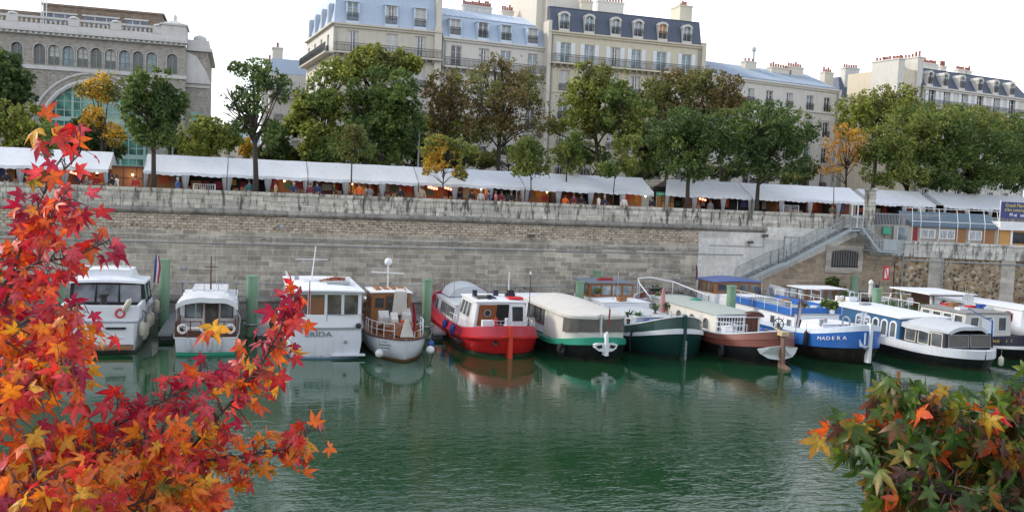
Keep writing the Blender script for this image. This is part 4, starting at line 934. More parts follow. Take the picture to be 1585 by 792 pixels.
# small lamps inside
bulb = mat('lit_bulb', (1,0.7,0.4), 0.5, emit=(1.0,0.62,0.28,4)); rbulb = mat('lit_red_bulb', (1,0.2,0.1), 0.5, emit=(1.0,0.16,0.08,7))
for px, red in ((60,0),(110,1),(150,0),(205,0),(440,0),(545,0),(664,1),(690,1),(668,1),(745,0),(847,0),(960,0),(1085,1),(1110,0),(1255,0),(1000,0)):
    for k in range(3 if red else 1):
        p = atY(px+k*4, 285, YT+0.6 if red else YT+1.3); t = thing('hanging_lamp', 'small lit %s bulb hanging under the tent eave' % ('red' if red else 'warm'), 'lamp', (p.x, p.y, ZE-0.35-0.05*k), 0, 'red tent lamps' if red else 'warm tent lamps')
        MB().sphere((0,0,0), 0.09 if red else 0.08, 8).build('bulb', rbulb if red else bulb, t); MB().tube([(0,0,0.06),(0,0,0.45)], 0.01, 4).build('flex', M['black'], t)
    if not red:
        L = bpy.data.lights.new('lamp_glow', 'POINT'); L.energy = 8; L.color = (1.0, 0.60, 0.30); L.shadow_soft_size = 0.15
        lo = bpy.data.objects.new('lamp_glow', L); COL.objects.link(lo); lo.parent = t; lo.location = (0, 0, -0.12)
# wooden kiosk in the gap, green sign, counters
def kiosk(px0, px1, y0, lab, Yk=74.5, m=None):
    a, c = atY(px0, y0, Yk), atY(px1, y0, Yk); t = thing('wooden_kiosk', lab, 'kiosk', (a.x, Yk, ZP)); W = c.x-a.x; h = a.z-ZP
    MB().box(0, W, 0, 2, 0, h-0.1).build('wall', m or M['ply'], t); MB().box(-0.1, W+0.1, -0.25, 2.1, h-0.1, h).build('roof', M['darkwood'], t)
    b = MB()
    for i in range(int(W/0.9)+1): b.box(min(i*0.9, W-0.07), min(i*0.9, W-0.07)+0.06, -0.04, 0, 0, h-0.1)
    b.box(0, W, -0.06, -0.041, h*0.62, h*0.62+0.08); b.build('batten', M['darkwood'], t)
kiosk(171, 221, 256, 'brown plywood kiosk filling the gap between two white tents on the left')
kiosk(1024, 1044, 297, 'small orange plywood kiosk under the green sign', 74.0, M['plyorange'])
p0, p1 = atY(1016, 297, 73.2), atY(1041, 304, 73.2)
t = thing('stall_sign', 'small green sign board with pale letters between two white tents', 'sign', ((p0.x+p1.x)/2, 73.2, p1.z))
w_ = (p1.x-p0.x)/2; h_ = p0.z-p1.z
MB().box(-w_, w_, 0, 0.05, 0, h_).build('board', M['signgreen'], t)
MB().tube([(-w_+0.1,0.1,-2.4),(-w_+0.1,0.1,h_)], 0.04, 5).build('post', M['grey'], t)
b = MB(); 
for i in range(6): b.box(-w_*0.7+i*0.2, -w_*0.7+i*0.2+0.12, -0.008, 0, h_*0.38, h_*0.6)
b.build('marking', M['letterwhite'], t)
TC = [(0.5,0.45,0.35),(0.55,0.1,0.08),(0.15,0.2,0.4),(0.6,0.4,0.08),(0.3,0.1,0.2)]
rnd = random.Random(3); k = 0
PL = ['by the leaves','at the long left tent','beside the left curtain','behind the open branched tree','left of the olive tree','behind the olive tree','right of the olive tree','left of the red lamps','by the thin forked tree','near the orange shopper','behind the dark trunk','near the stair top']
for px, what in ((35,'brown'),(140,'dark'),(300,'grey'),(375,'brown'),(470,'dark'),(535,'red'),(600,'cream'),(700,'orange'),(790,'brown'),(905,'grey'),(1075,'dark'),(1235,'brown')):
    p = atY(px, 290, YT+0.4); t = thing('market_stall', '%s topped trestle table under the tent %s' % (what, PL[k]), 'stall', (p.x, YT+0.4, ZP)); k += 1
    c = dict(brown=(0.25,0.12,0.06), dark=(0.05,0.05,0.06), grey=(0.3,0.3,0.3), red=(0.4,0.05,0.04), cream=(0.55,0.5,0.4), orange=(0.55,0.22,0.04))[what]
    MB().box(-0.9,0.9,0,0.7,0.86,0.92).build('table_top', mat('stall_'+what, c, 0.8), t)
    for x in (-0.8,0.8):
        for y in (0.08,0.62): MB().box(x-0.03,x+0.03,y-0.03,y+0.03,0,0.86).build('leg', M['grey'], t)
    for i in range(3):
        c = rnd.choice(TC); x = p.x-0.7+i*0.55; h = rnd.uniform(0.2,0.55)
        o = thing('goods_box', '%s box of %s wares on the stall %s' % (['left','middle','right'][i], ['pale','red','blue','yellow','plum'][TC.index(c)], PL[k-1]), 'box', (x, YT+0.6, ZP+0.92))
        MB().box(0,0.42,0,0.35,0,h*0.5).build('box', mat('wares_box', (0.3,0.2,0.11), 0.8), o)
        b = MB()
        for q in range(6): b.sphere((0.06+0.06*q, 0.1+0.12*(q % 2), h*0.5), 0.075, 6)
        b.build('wares', mat('wares%d' % TC.index(c), c, 0.8), o)
# white framed barriers behind the parapet
for px, lab in ((316,'low white barrier frame behind the parapet left of the open branched tree'), (1227,'white barrier frame with bars behind the parapet near the stair top')):
    p = atY(px, 300, YW+1.3); t = thing('barrier', lab, 'barrier', (p.x, YW+1.4, ZP)); zt = atY(px, 285 if px < 500 else 318, YW+1.4).z-ZP
    b = MB(); b.tube([(-0.75,0,0),(-0.75,0,zt),(0.75,0,zt),(0.75,0,0)], 0.035, 6); b.tube([(-0.75,0,0.25),(0.75,0,0.25)], 0.025, 6); b.build('frame', M_frame, t)
    b = MB()
    for i in range(12): b.tube([(-0.7+i*0.127,0,0.25),(-0.7+i*0.127,0,zt)], 0.012, 4)
    b.build('bars', M_frame, t)
# ------------------------------------------------------------------ people
def skin(name, chains, m, levels=1):
    vs = []; es = []; rs = []; idx = {}
    for ch in chains:
        prev = None
        for p in ch:
            k = tuple(round(c, 3) for c in p[:3])
            if k not in idx: idx[k] = len(vs); vs.append(p[:3]); rs.append((p[3], p[4] if len(p) > 4 else p[3]))
            if prev is not None: es.append((prev, idx[k]))
            prev = idx[k]
    me = bpy.data.meshes.new('tmp'); me.from_pydata(vs, es, []); o = bpy.data.objects.new('tmp', me); COL.objects.link(o)
    md = o.modifiers.new('s', 'SKIN'); o.modifiers.new('ss', 'SUBSURF').levels = levels; o.modifiers['ss'].render_levels = levels
    for i, r_ in enumerate(rs): me.skin_vertices[0].data[i].radius = r_
    me.skin_vertices[0].data[0].use_root = True
    dg = bpy.context.evaluated_depsgraph_get(); out = bpy.data.meshes.new_from_object(o.evaluated_get(dg)); bpy.data.objects.remove(o)
    out.name = name; out.materials.clear(); out.materials.append(m)
    out.polygons.foreach_set('use_smooth', [True]*len(out.polygons)); return out
M_skin = mat('skin', (0.50,0.30,0.21), 0.55, var=0.08)
def person_meshes(v):
    # v: arm pose variants; figure faces +x
    ar = [[(0.0,0.19,1.40,.06),(0.02,0.26,1.12,.05),(0.10,0.25,0.88,.04),(0.13,0.25,0.80,.035)], [(0,0.19,1.40,.06),(0.05,0.27,1.13,.05),(0.28,0.20,1.15,.04),(0.36,0.17,1.17,.035)]][v]
    al = [[(0.0,-0.19,1.40,.06),(-0.02,-0.26,1.12,.05),(0.06,-0.26,0.88,.04),(0.08,-0.26,0.80,.035)], [(0,-0.19,1.40,.06),(0.04,-0.27,1.12,.05),(0.26,-0.16,1.05,.04),(0.34,-0.12,1.05,.035)]][v]
    core = [(0,0,0.93,.13,.15),(0,0,1.12,.11,.14),(0,0,1.34,.12,.17),(0,0,1.45,.07,.08),(0.01,0,1.52,.052),(0.02,0,1.60,.085,.075),(0.02,0,1.70,.085,.075)]
    legs = [[(0,0,0.93,.13,.15),(0.0,s*0.10,0.85,.09),(0.02,s*0.11,0.48,.062),(0.0,s*0.11,0.10,.045),(0.12,s*0.12,0.04,.04)] for s in (-1,1)]
    body = skin('body', [core, [core[2]]+ar, [core[2]]+al]+legs, M_skin)
    g2 = lambda ch, d: [(p[0],p[1],p[2],p[3]+d,(p[4] if len(p) > 4 else p[3])+d) for p in ch]
    jacket = skin('jacket', [g2(core[:4], .025), [g2(core[2:3], .025)[0]]+g2(ar[:3], .02), [g2(core[2:3], .025)[0]]+g2(al[:3], .02)], M_skin)
    trous = skin('trousers', [g2(l[:4], .018) for l in legs], M_skin)
    b = MB(); b.lathe((0.0,0,1.60), [(0.1,-0.02),(0.108,0.06),(0.10,0.13),(0.06,0.175),(0.004,0.19)], 12); hair = b.mesh('hair', M_skin, True)
    b = MB(); b.sphere((0.105,0.032,1.645),0.012,6); b.sphere((0.105,-0.032,1.645),0.012,6); b.sphere((0.115,0,1.615),0.018,6); face = b.mesh('face', M_skin, True)
    return body, jacket, trous, hair, face
PM = [person_meshes(0), person_meshes(1)]
CL = dict(black=(0.02,0.02,0.025), navy=(0.03,0.05,0.13), red=(0.42,0.03,0.03), orange=(0.75,0.13,0.02), maroon=(0.16,0.03,0.045), tan=(0.42,0.31,0.20), white=(0.68,0.67,0.64), grey=(0.20,0.21,0.22), olive=(0.12,0.12,0.06), blue=(0.05,0.12,0.32), teal=(0.04,0.16,0.18), pink=(0.5,0.18,0.22))
HR = dict(dark=(0.02,0.015,0.01), brown=(0.09,0.045,0.02), grey=(0.35,0.34,0.33), blond=(0.40,0.28,0.13), white=(0.65,0.65,0.63))
def person(px, Y, coat, hair, label, rz=0.0, v=0, s=1.0):
    p = atY(px, 290, Y); t = thing('person', label, 'person', (p.x, Y, ZP), R(rz)); t.scale = (s, s, s)
    body, jk, tr, hr, fc = PM[v]
    put('body', body, t)
    for me, nm, m in ((jk, 'jacket', mat('cloth_'+coat, CL[coat], 0.85, var=0.2)), (tr, 'trousers', mat('cloth_trousers', (0.03,0.035,0.05), 0.85)), (hr, 'hair', mat('hair_'+hair, HR[hair], 0.7))):
        o = put(nm, me, t); o.material_slots[0].link = 'OBJECT'; o.material_slots[0].material = m
    return t
for a in ((10,71.3,'black','dark','person in black coat at the left edge behind the parapet',-90,0),
 (42,73.2,'maroon','brown','person in maroon jacket inside the left tent behind the leaves',40,0),
 (56,71.5,'black','brown','person in dark coat seen between the leaf twigs at the parapet',200,1),
 (125,70.8,'black','white','white haired person in black jacket near the left tent pole',180,0),
 (134,71.2,'grey','dark','person in grey jacket beside the white haired one',10,1),
 (150,73.4,'red','dark','person in red top inside the dark bay of the left tent',-60,0),
 (173,70.9,'black','dark','person in black coat leaning left of the wooden kiosk',150,1),
 (180,71.2,'white','dark','person in white top left of the wooden kiosk',30,0),
 (210,71.6,'red','brown','person in long red coat standing before the wooden kiosk',-90,0),
 (275,71.5,'blue','grey','grey haired person in blue jacket right of the first trunk',-20,0),
 (386,71.8,'teal','dark','person in dark teal coat left of the dark tree trunk',-80,0),
 (427,71.6,'tan','dark','person in tan jacket right of the dark tree trunk',190,0),
 (455,71.9,'navy','grey','grey haired person in navy coat left of the curtain',-100,1),
 (480,71.1,'maroon','brown','person in maroon coat beside the curtain left of the olive tree',-90,0),
 (491,71.3,'navy','dark','tall person in navy coat left of the olive tree',-90,0,1.06),
 (517,73.3,'olive','blond','blond person in olive jacket under the tent left of the olive tree',10,1),
 (556,71.0,'orange','brown','person in bright orange jacket right of the olive tree',-90,0,1.08),
 (566,72.1,'tan','dark','person in tan coat directly behind the orange jacket',20,0),
 (573,71.3,'grey','dark','person in grey coat right of the orange jacket',80,1),
 (620,70.9,'black','dark','broad person in black coat before the plywood stall',-90,0),
 (653,70.3,'tan','dark','person in cream tan jumper leaning on the parapet',-90,0,1.06),
 (712,73.2,'black','dark','person in black coat in the shade behind the yellow green tree',40,0),
 (731,71.6,'black','dark','person in black coat right of the yellow green tree',90,1),
 (745,71.9,'white','grey','grey haired person in white top right of the yellow green tree',-90,0),
 (757,71.4,'navy','dark','person in navy coat near the middle of the row of tents',0,0),
 (768,71.6,'pink','brown','person in pink scarf coloured jacket left of the forked thin tree',180,0),
 (777,71.5,'maroon','dark','person in maroon coat left of the forked thin tree',-90,1),
 (792,71.4,'black','brown','person in black coat just left of the forked thin tree',-90,0),
 (876,70.9,'orange','dark','person in orange vest bending near the parapet',-90,1,0.93),
 (889,71.5,'maroon','brown','person in maroon coat right of the orange vest',-90,0),
 (901,72.1,'black','dark','person in black coat two right of the orange vest',90,0),
 (928,71.4,'white','dark','person in white shirt between two curtains',180,0),
 (937,71.5,'navy','grey','grey haired person in navy jacket between two curtains',0,1),
 (967,70.6,'white','grey','person in white jacket beside the last curtain of the long row',-90,0),
 (1011,71.2,'black','dark','person in black coat at the gap under the green sign',-90,0),
 (1075,73.3,'red','dark','person in red top behind the second dark trunk',30,0),
 (1101,72.9,'grey','brown','person in grey jacket between the two dark trunks',-90,0),
 (1290,71.0,'olive','brown','person in olive coat near the top of the staircase',-90,1)):
    person(*a[:5], rz=a[5], v=a[6], s=a[7] if len(a) > 7 else 1.0)
# street lamps among the trees
for px, top, Y, lab in ((650,168,80.0,'grey curved street lamp among the trees behind the tents, middle one'), (268,200,80.0,'grey curved street lamp beside the institutional building'), (1163,205,80.0,'grey curved street lamp hidden in the trees before the low roofed house')):
    p = atY(px, top, Y); t = thing('street_lamp', lab, 'street lamp', (p.x, Y, ZP)); h = p.z-ZP
    b = MB(); b.tube([(0,0,0),(0,0,h*0.8),(-0.1,0,h*0.93),(-0.5,0,h),(-1.1,0,h+0.05)], [0.1,0.07,0.06,0.05,0.04], 8); b.build('pole', M['grey'], t)
    b = MB(); b.hexa([(-1.7,-0.12,h-0.02),(-1.05,-0.12,h),(-1.05,0.12,h),(-1.7,0.12,h-0.02),(-1.6,-0.08,h+0.1),(-1.1,-0.08,h+0.12),(-1.1,0.08,h+0.12),(-1.6,0.08,h+0.1)]); b.build('lamp_head', M['grey'], t)
# ------------------------------------------------------------------ trees
def leaf_mat(name, stops, trans=0.45, rough=0.6):
    m = bpy.data.materials.new(name); m.use_nodes = True; nt = m.node_tree; nt.nodes.clear()
    out = N(nt, 'OutputMaterial'); ge = N(nt, 'NewGeometry')
    c = ramp(nt, ge.outputs['Random Per Island'], stops)
    c = mixc(nt, c, ramp(nt, noise(nt, 0.5, 3), [(0.3, g(0.65)), (0.7, g(1.3))]), 0.8, 'MULTIPLY')
    b = N(nt, 'BsdfPrincipled'); b.inputs['Roughness'].default_value = rough; nt.links.new(c, b.inputs['Base Color']); b.inputs['Specular IOR Level'].default_value = 0.3
    tr = N(nt, 'BsdfTranslucent'); nt.links.new(mixc(nt, c, (1.0,1.0,0.4), 0.0, 'MULTIPLY'), tr.inputs[0])
    mx = N(nt, 'MixShader'); mx.inputs[0].default_value = trans; nt.links.new(b.outputs[0], mx.inputs[1]); nt.links.new(tr.outputs[0], mx.inputs[2]); nt.links.new(mx.outputs[0], out.inputs[0])
    return m
LM = dict(
 dark=leaf_mat('dark_green_leaves', [(0,(0.044,0.087,0.033)),(0.6,(0.099,0.160,0.052)),(1,(0.185,0.241,0.071))]),
 green=leaf_mat('mid_green_leaves', [(0,(0.070,0.120,0.033)),(0.6,(0.136,0.208,0.052)),(1,(0.275,0.304,0.081))]),
 light=leaf_mat('fresh_green_leaves', [(0,(0.125,0.176,0.042)),(0.6,(0.223,0.272,0.066)),(1,(0.425,0.400,0.106))]),
 olive=leaf_mat('olive_leaves', [(0,(0.125,0.120,0.042)),(0.6,(0.194,0.218,0.061)),(1,(0.326,0.304,0.103))]),
 brown=leaf_mat('olive_brown_leaves', [(0,(0.092,0.099,0.037)),(0.5,(0.194,0.162,0.065)),(0.85,(0.307,0.200,0.086)),(1,(0.448,0.266,0.103))]),
 ygreen=leaf_mat('yellow_green_leaves', [(0,(0.136,0.152,0.038)),(0.5,(0.244,0.304,0.053)),(1,(0.490,0.457,0.103))]),
 yellow=leaf_mat('yellow_leaves', [(0,(0.204,0.190,0.031)),(0.4,(0.571,0.362,0.052)),(1,(1.020,0.608,0.081))]),
 orange=leaf_mat('orange_brown_leaves', [(0,(0.244,0.162,0.041)),(0.5,(0.611,0.295,0.061)),(1,(0.897,0.438,0.092))]))
BARK = mat('dark_tree_bark', (0.055,0.045,0.036), 0.95, var=0.35, scale=4, bmp=0.6)
BARKG = mat('grey_tree_bark', (0.14,0.125,0.10), 0.95, var=0.35, scale=4, bmp=0.6)
def leaf_cloud(name, lobes, n, size, m, parent, seed, gaps=False):
    """many small bent leaf clumps spread through the lobes; lobes = (x,y,z,rx,ry,rz)"""
    rg = np.random.default_rng(seed)
    L = np.array(lobes, float); vol = L[:,3]*L[:,4]*L[:,5]; n0 = int(n*2.6) if gaps else n; pick = rg.choice(len(L), n0, p=vol/vol.sum()); q = L[pick]
    d = rg.normal(size=(n0,3)); d /= np.linalg.norm(d, axis=1)[:,None]
    r = rg.uniform(0.0,1,size=n0)**0.38*(1.22 if gaps else 1.0)
    P = q[:,:3] + d*q[:,3:6]*r[:,None]
    if gaps:                            # sparse towards the edge, holes where the noise is low
        nv = np.array([mnoise.noise(Vector(p)*0.62+Vector((seed,0,0)))+0.6*mnoise.noise(Vector(p)*1.7) for p in P])
        sc = nv - 0.85*np.clip(r-0.40,0,1) + rg.normal(size=n0)*0.10
        keep = np.argsort(-sc)[:n]; P = P[keep]; n = len(P)
    K = max(30, n//34); ci = rg.choice(n, K); C = P[ci]
    best = rg.integers(0, K, n)
    D = np.full(n, 1e9)
    for k0 in range(0, n, 4000):
        dd = ((P[k0:k0+4000,None,:]-C[None])**2).sum(2); best[k0:k0+4000] = dd.argmin(1)
    f = rg.uniform(0.0,0.5,size=n)[:,None]; P = P*(1-f)+C[best]*f
    a = rg.normal(size=(n,3)); a /= np.linalg.norm(a, axis=1)[:,None]
    nb = rg.normal(size=(n,3)); bb = np.cross(a, nb); bb /= np.linalg.norm(bb, axis=1)[:,None]; nn = np.cross(a, bb)
    s = size*rg.uniform(0.55,1.35,size=n)[:,None]
    V = np.empty((n,6,3)); 
    V[:,0] = P-a*s*0.6; V[:,1] = P-a*s*0.05+bb*s*0.34+nn*s*0.12; V[:,2] = P+a*s*0.42+bb*s*0.20; V[:,3] = P+a*s*0.62; V[:,4] = P+a*s*0.30-bb*s*0.28; V[:,5] = P-a*s*0.15-bb*s*0.32+nn*s*0.10
    me = bpy.data.meshes.new(name); me.vertices.add(n*6); me.vertices.foreach_set('co', V.astype(np.float32).ravel())
    idx = np.arange(n)[:,None]*6; T = np.concatenate([idx+[0,1,2,3], idx+[0,3,4,5]], 1).reshape(-1,4)
    nf = len(T); me.loops.add(nf*4); me.loops.foreach_set('vertex_index', T.ravel().astype(np.int32)); me.polygons.add(nf)
    me.polygons.foreach_set('loop_start', (np.arange(nf)*4).astype(np.int32)); me.polygons.foreach_set('loop_total', np.full(nf, 4, np.int32)); me.update(calc_edges=True)
    ms = m if isinstance(m, (list, tuple)) else [m]
    for x in ms: me.materials.append(x)
    if len(ms) > 1:
        w = P[:,0]*0.9+P[:,2]*0.5; s_ = (np.sin(P[:,0]*1.3+seed)+np.sin(P[:,2]*1.1+seed*2)+rg.normal(size=n)*0.6 > 0.55).astype(np.int32)
        me.polygons.foreach_set('material_index', np.repeat(s_, 2).astype(np.int32))
    o = bpy.data.objects.new(name, me); COL.objects.link(o); o.parent = parent; return o
def tree(kind, label, trunk_px, Y, crown, leaf, n, size=0.3, thick=0.16, bark=None, nl=7, lean=0.0, hole=0.0, stems=1, group=None):
    """crown = list of pixel ellipses (x, y, rx, ry) on the plane Y, given real depth"""
    rnd = random.Random(int(trunk_px*7+Y)); bp = atY(trunk_px, 300, Y); base = Vector((bp.x, Y, ZP))
    t = thing(kind, label, 'tree', base, 0, group)
    lob = []; big = []
    for (cx, cy, rx, ry) in crown:
        c = atY(cx, cy, Y); e = atY(cx+rx, cy, Y); h = atY(cx, cy-ry, Y); RX = e.x-c.x; RZ = h.z-c.z
        big.append((c.x-base.x, rnd.uniform(-.4,.4), c.z-ZP, RX*1.02, min(max(RX,RZ)*1.0, 3.4), RZ*1.05))
        k = max(4, int(nl*RX*RZ/12))
        for i in range(k):                      # uneven sub-lobes
            q = rnd.uniform(0, 6.28); rr = rnd.uniform(0.15, 0.74); zz = rnd.uniform(-0.7, 0.72)
            s = rnd.uniform(0.30, 0.56)*(1.0 if RX*RZ < 12 else 0.85)
            wz = math.sqrt(max(0.1, 1-zz*zz))
            lob.append((c.x-base.x+math.cos(q)*RX*rr*wz*1.05, math.sin(q)*min(RX,3.2)*rr*wz, c.z-ZP+zz*RZ*0.78, RX*s, min(RX, 3.5)*s*0.9, RZ*s*0.8))
    b = MB(); tops = sorted(lob, key=lambda l: l[2]); ztop = max(l[2] for l in lob); zlow = min(l[2] for l in lob)
    cxm = sum(l[0] for l in lob)/len(lob)
    hsplit = max(1.6, zlow*0.75)
    tr = [(0,0,-0.1), (0.04*rnd.random(),0,hsplit*0.5), (cxm*0.15+lean, 0.05, hsplit), (cxm*0.5+lean, 0.1, hsplit+(ztop-hsplit)*0.5), (cxm*0.8, 0, ztop*0.93)]
    b.tube(tr, [thick*1.35, thick, thick*0.85, thick*0.5, thick*0.12], 8); b.build('trunk', bark or BARK, t, smooth=True)
    b = MB()
    for l in lob:
        q = rnd.uniform(0.15, 0.75); p0 = Vector(tr[2]).lerp(Vector(tr[3]), q) if l[2] > tr[3][2]*0.8 else Vector(tr[2])
        p3 = Vector(l[:3]); mid = p0.lerp(p3, 0.5)+Vector((rnd.uniform(-.3,.3), rnd.uniform(-.3,.3), 0.25))
        b.tube([p0, mid, p3], [thick*0.45, thick*0.28, thick*0.12], 5)
        for _ in range(3):
            e = p3+Vector((rnd.gauss(0,1)*l[3]*0.7, rnd.gauss(0,1)*l[4]*0.7, rnd.gauss(0.3,0.7)*l[5])); b.tube([mid.lerp(p3,0.6), e], [thick*0.13, 0.012], 4)
    b.build('limb', bark or BARK, t, smooth=True)
    ms = [LM[x] for x in leaf] if isinstance(leaf, (list, tuple)) else LM[leaf]
    leaf_cloud('crown', big, int(n*1.45), size*0.86, ms, t, int(trunk_px)+int(Y), gaps=True); return t
# front row, between wall and tents
T_ = tree
T_('plane_tree', 'mid green tree before the tents with grey trunk, right of the yellow tree', 237, 71.6, [(225,130,30,28),(238,180,46,42),(262,150,28,35),(210,190,22,30)], ['green','dark'], 7000, 0.26, 0.17)
T_('open_branched_tree', 'slender dark tree with open crown against the white sky', 395, 71.6, [(395,112,38,20),(362,138,26,20),(425,135,26,24),(392,165,34,22),(372,195,30,18),(418,200,24,20),(350,170,12,12)], ['dark','green'], 3000, 0.25, 0.20, nl=11)
T_('young_olive_tree', 'small rounded olive green tree on a thin stem before the tents', 543, 71.4, [(545,222,33,26),(545,205,20,15)], ['olive','green'], 4200, 0.17, 0.06)
T_('young_yellow_tree', 'young tree half green half golden yellow before the tents', 685, 71.4, [(672,238,26,24),(712,240,26,24),(690,222,22,12),(660,266,8,7),(715,268,14,10)], ['light','yellow'], 4600, 0.19, 0.06)
T_('young_forked_tree', 'young light green tree with forked thin stem before the tents', 822, 71.4, [(822,240,28,24),(805,262,16,14),(835,265,14,12)], ['light','green'], 3600, 0.19, 0.06)
T_('young_green_tree', 'young bright green tree standing just right of the forked one', 875, 74.0, [(882,240,26,28),(888,212,14,18)], ['light','green'], 3200, 0.2, 0.07)
T_('young_thin_tree', 'young light green tree on a very thin stem near the end of the long tents', 949, 71.4, [(940,260,18,14),(972,255,20,18),(968,225,22,25)], ['light','green'], 3200, 0.2, 0.05)
T_('leaning_plane_tree', 'green tree with trunk leaning right behind the end of the long tents', 985, 79.0, [(975,190,38,40),(1000,225,30,35),(960,150,30,25)], ['green','light'], 7000, 0.28, 0.22, lean=1.2)
T_('round_crowned_tree', 'dense dark green tree with dark trunk before the tents, left of its twin', 1064, 71.6, [(1062,205,52,34),(1066,245,42,32),(1095,215,30,28)], ['dark','green'], 9500, 0.25, 0.19)
T_('round_crowned_tree', 'dense dark green tree with dark trunk nearest the staircase', 1172, 71.6, [(1180,195,66,32),(1150,230,44,30),(1205,225,44,36),(1185,258,36,22)], ['dark','green'], 12000, 0.25, 0.19)
T_('bare_young_tree', 'nearly bare young tree at the staircase top', 1291, 71.4, [(1290,262,12,10)], ['orange','yellow'], 60, 0.16, 0.045, BARKG)
T_('leafy_sapling', 'thin sapling with few leaves in front of the left tent', 73, 71.3, [(73,215,14,25)], ['green','olive'], 500, 0.2, 0.05)
T_('broad_green_tree', 'broad green tree behind the fence left of the right edge', 1405, 78.0, [(1400,220,52,42),(1375,250,36,34),(1440,190,40,30),(1395,270,44,20)], ['light','green'], 12000, 0.27, 0.24)
T_('broad_green_tree', 'large dark green tree behind the blue banner', 1502, 77.0, [(1490,215,55,46),(1520,250,50,42),(1460,255,40,34),(1500,280,60,16)], ['green','dark'], 14000, 0.27, 0.24)
T_('broad_green_tree', 'dark green tree at the extreme right edge', 1590, 78.0, [(1590,235,45,50),(1600,270,50,28)], ['dark','green'], 8000, 0.28, 0.24)
# behind the tents
T_('dark_tree', 'dark green tree at the left edge before the institute', 12, 84.0, [(5,115,46,32),(22,142,34,22),(-20,160,40,40)], ['dark'], 7500, 0.32, 0.25)
T_('light_tree', 'light green bushy tree behind the left tent below the dark one', 30, 80.0, [(20,195,52,36),(70,215,30,25)], ['ygreen','light'], 8000, 0.28, 0.18)
T_('golden_tree', 'golden yellow tree before the big arched window', 158, 80.0, [(160,140,38,28),(152,175,22,26),(178,205,26,20),(128,178,10,14)], ['yellow','olive'], 2300, 0.25, 0.16)
T_('dark_bush_tree', 'low dark green tree under the golden one', 135, 84.0, [(130,215,36,26),(165,232,30,14)], ['dark'], 5000, 0.3, 0.15)
T_('ygreen_tree', 'yellow green rounded tree behind the tents left of the open branched one', 322, 80.0, [(322,215,44,30),(300,228,24,18),(350,225,24,22)], ['ygreen','light'], 8000, 0.26, 0.16)
T_('small_golden_tree', 'small bright yellow tree behind the open branched trunk', 383, 86.0, [(384,235,12,18)], ['yellow'], 1500, 0.25, 0.1)
T_('small_dark_tree', 'low dark green tree between the open branched trunk and the corner house', 430, 84.0, [(430,222,28,28),(455,200,22,26),(415,242,26,12)], ['dark','green'], 5000, 0.3, 0.15)
T_('ygreen_tree', 'tall yellow green tree before the corner of the pale blue roofed house', 498, 82.0, [(500,160,40,40),(480,195,36,40),(520,120,28,30),(500,225,40,30)], ['ygreen','green'], 10500, 0.29, 0.24)
T_('tall_green_tree', 'tall dense green tree in front of the cream corner house', 590, 80.0, [(598,155,48,45),(585,195,52,45),(625,185,34,45),(560,150,28,30),(600,235,34,22)], ['green','dark'], 15000, 0.28, 0.26)
T_('tall_olive_tree', 'tall yellow green treetop rising before the cream balcony', 575, 85.0, [(580,98,36,24),(620,100,30,22),(545,110,24,22),(580,78,10,14)], ['ygreen','olive'], 6500, 0.28, 0.22)
T_('olive_brown_tree', 'olive brown tree before the pale apartment house, broad one', 770, 82.0, [(770,150,56,42),(800,125,42,32),(755,110,28,24),(745,190,46,36),(810,185,40,36),(772,95,12,16)], ['brown','olive'], 7400, 0.24, 0.22, nl=10)
T_('olive_brown_tree', 'olive brown tree left of the broad one, partly green', 695, 84.0, [(690,155,34,42),(672,190,30,32),(705,120,22,20),(720,200,30,30)], ['brown','ygreen'], 4600, 0.27, 0.2, nl=10)
T_('olive_green_tree', 'olive green tree before the left half of the slate roofed house', 925, 83.0, [(925,135,40,36),(910,175,40,40),(950,170,34,40),(920,112,30,16),(855,200,24,20)], ['ygreen','olive'], 11000, 0.28, 0.24)
T_('autumn_tree', 'brownish tree before the right half of the slate roofed house', 1030, 84.0, [(1010,145,34,26),(1050,135,40,24),(1025,170,36,26)], ['orange','olive','brown'][1:], 6500, 0.26, 0.2, nl=10)
T_('autumn_tree', 'olive brown treetop at the seam of the slate roofed and the low roofed house', 1115, 84.0, [(1110,140,32,26),(1085,120,22,16),(1130,165,30,24),(1090,170,30,24)], ['brown','olive'], 6000, 0.26, 0.2, nl=10)
T_('orange_tree', 'thin orange leaved tree before the right end of the low roofed house', 1310, 80.0, [(1312,225,32,26),(1325,250,22,20),(1285,262,20,10),(1300,205,20,14)], ['orange','yellow'], 1300, 0.24, 0.12)
T_('ygreen_tree', 'yellow green treetop before the tall cream gable', 1350, 85.0, [(1345,170,44,28),(1385,160,40,26),(1330,195,30,24),(1420,170,30,24)], ['ygreen','olive'], 8500, 0.29, 0.24)
T_('ygreen_tree', 'yellow green treetop under the balcony of the gabled slate house', 1500, 86.0, [(1480,185,44,20),(1530,195,44,24),(1575,215,36,30),(1450,180,26,16)], ['ygreen','olive'], 8500, 0.29, 0.24)
T_('low_shrub_tree', 'low dark leafy tree behind the tents between corner house trunks', 640, 86.0, [(640,235,40,22),(700,245,30,14),(590,248,30,14)], ['dark','green'], 5000, 0.32, 0.14)
T_('low_shrub_tree', 'low green leafy tree in front of the low roofed house base', 1140, 86.0, [(1120,262,36,14),(1225,275,30,10),(1250,262,18,14)], ['dark','olive'], 3000, 0.3, 0.12)
T_('low_shrub_tree', 'low olive tree behind the tents under the tall yellow green tree', 505, 85.0, [(485,235,34,18),(535,245,30,12),(455,245,20,10)], ['green','olive'], 3600, 0.3, 0.12)
T_('low_shrub_tree', 'low shaded tree behind the tents under the broad olive brown tree', 790, 86.0, [(745,245,34,14),(805,238,30,14)], ['olive','dark'], 2600, 0.3, 0.12)
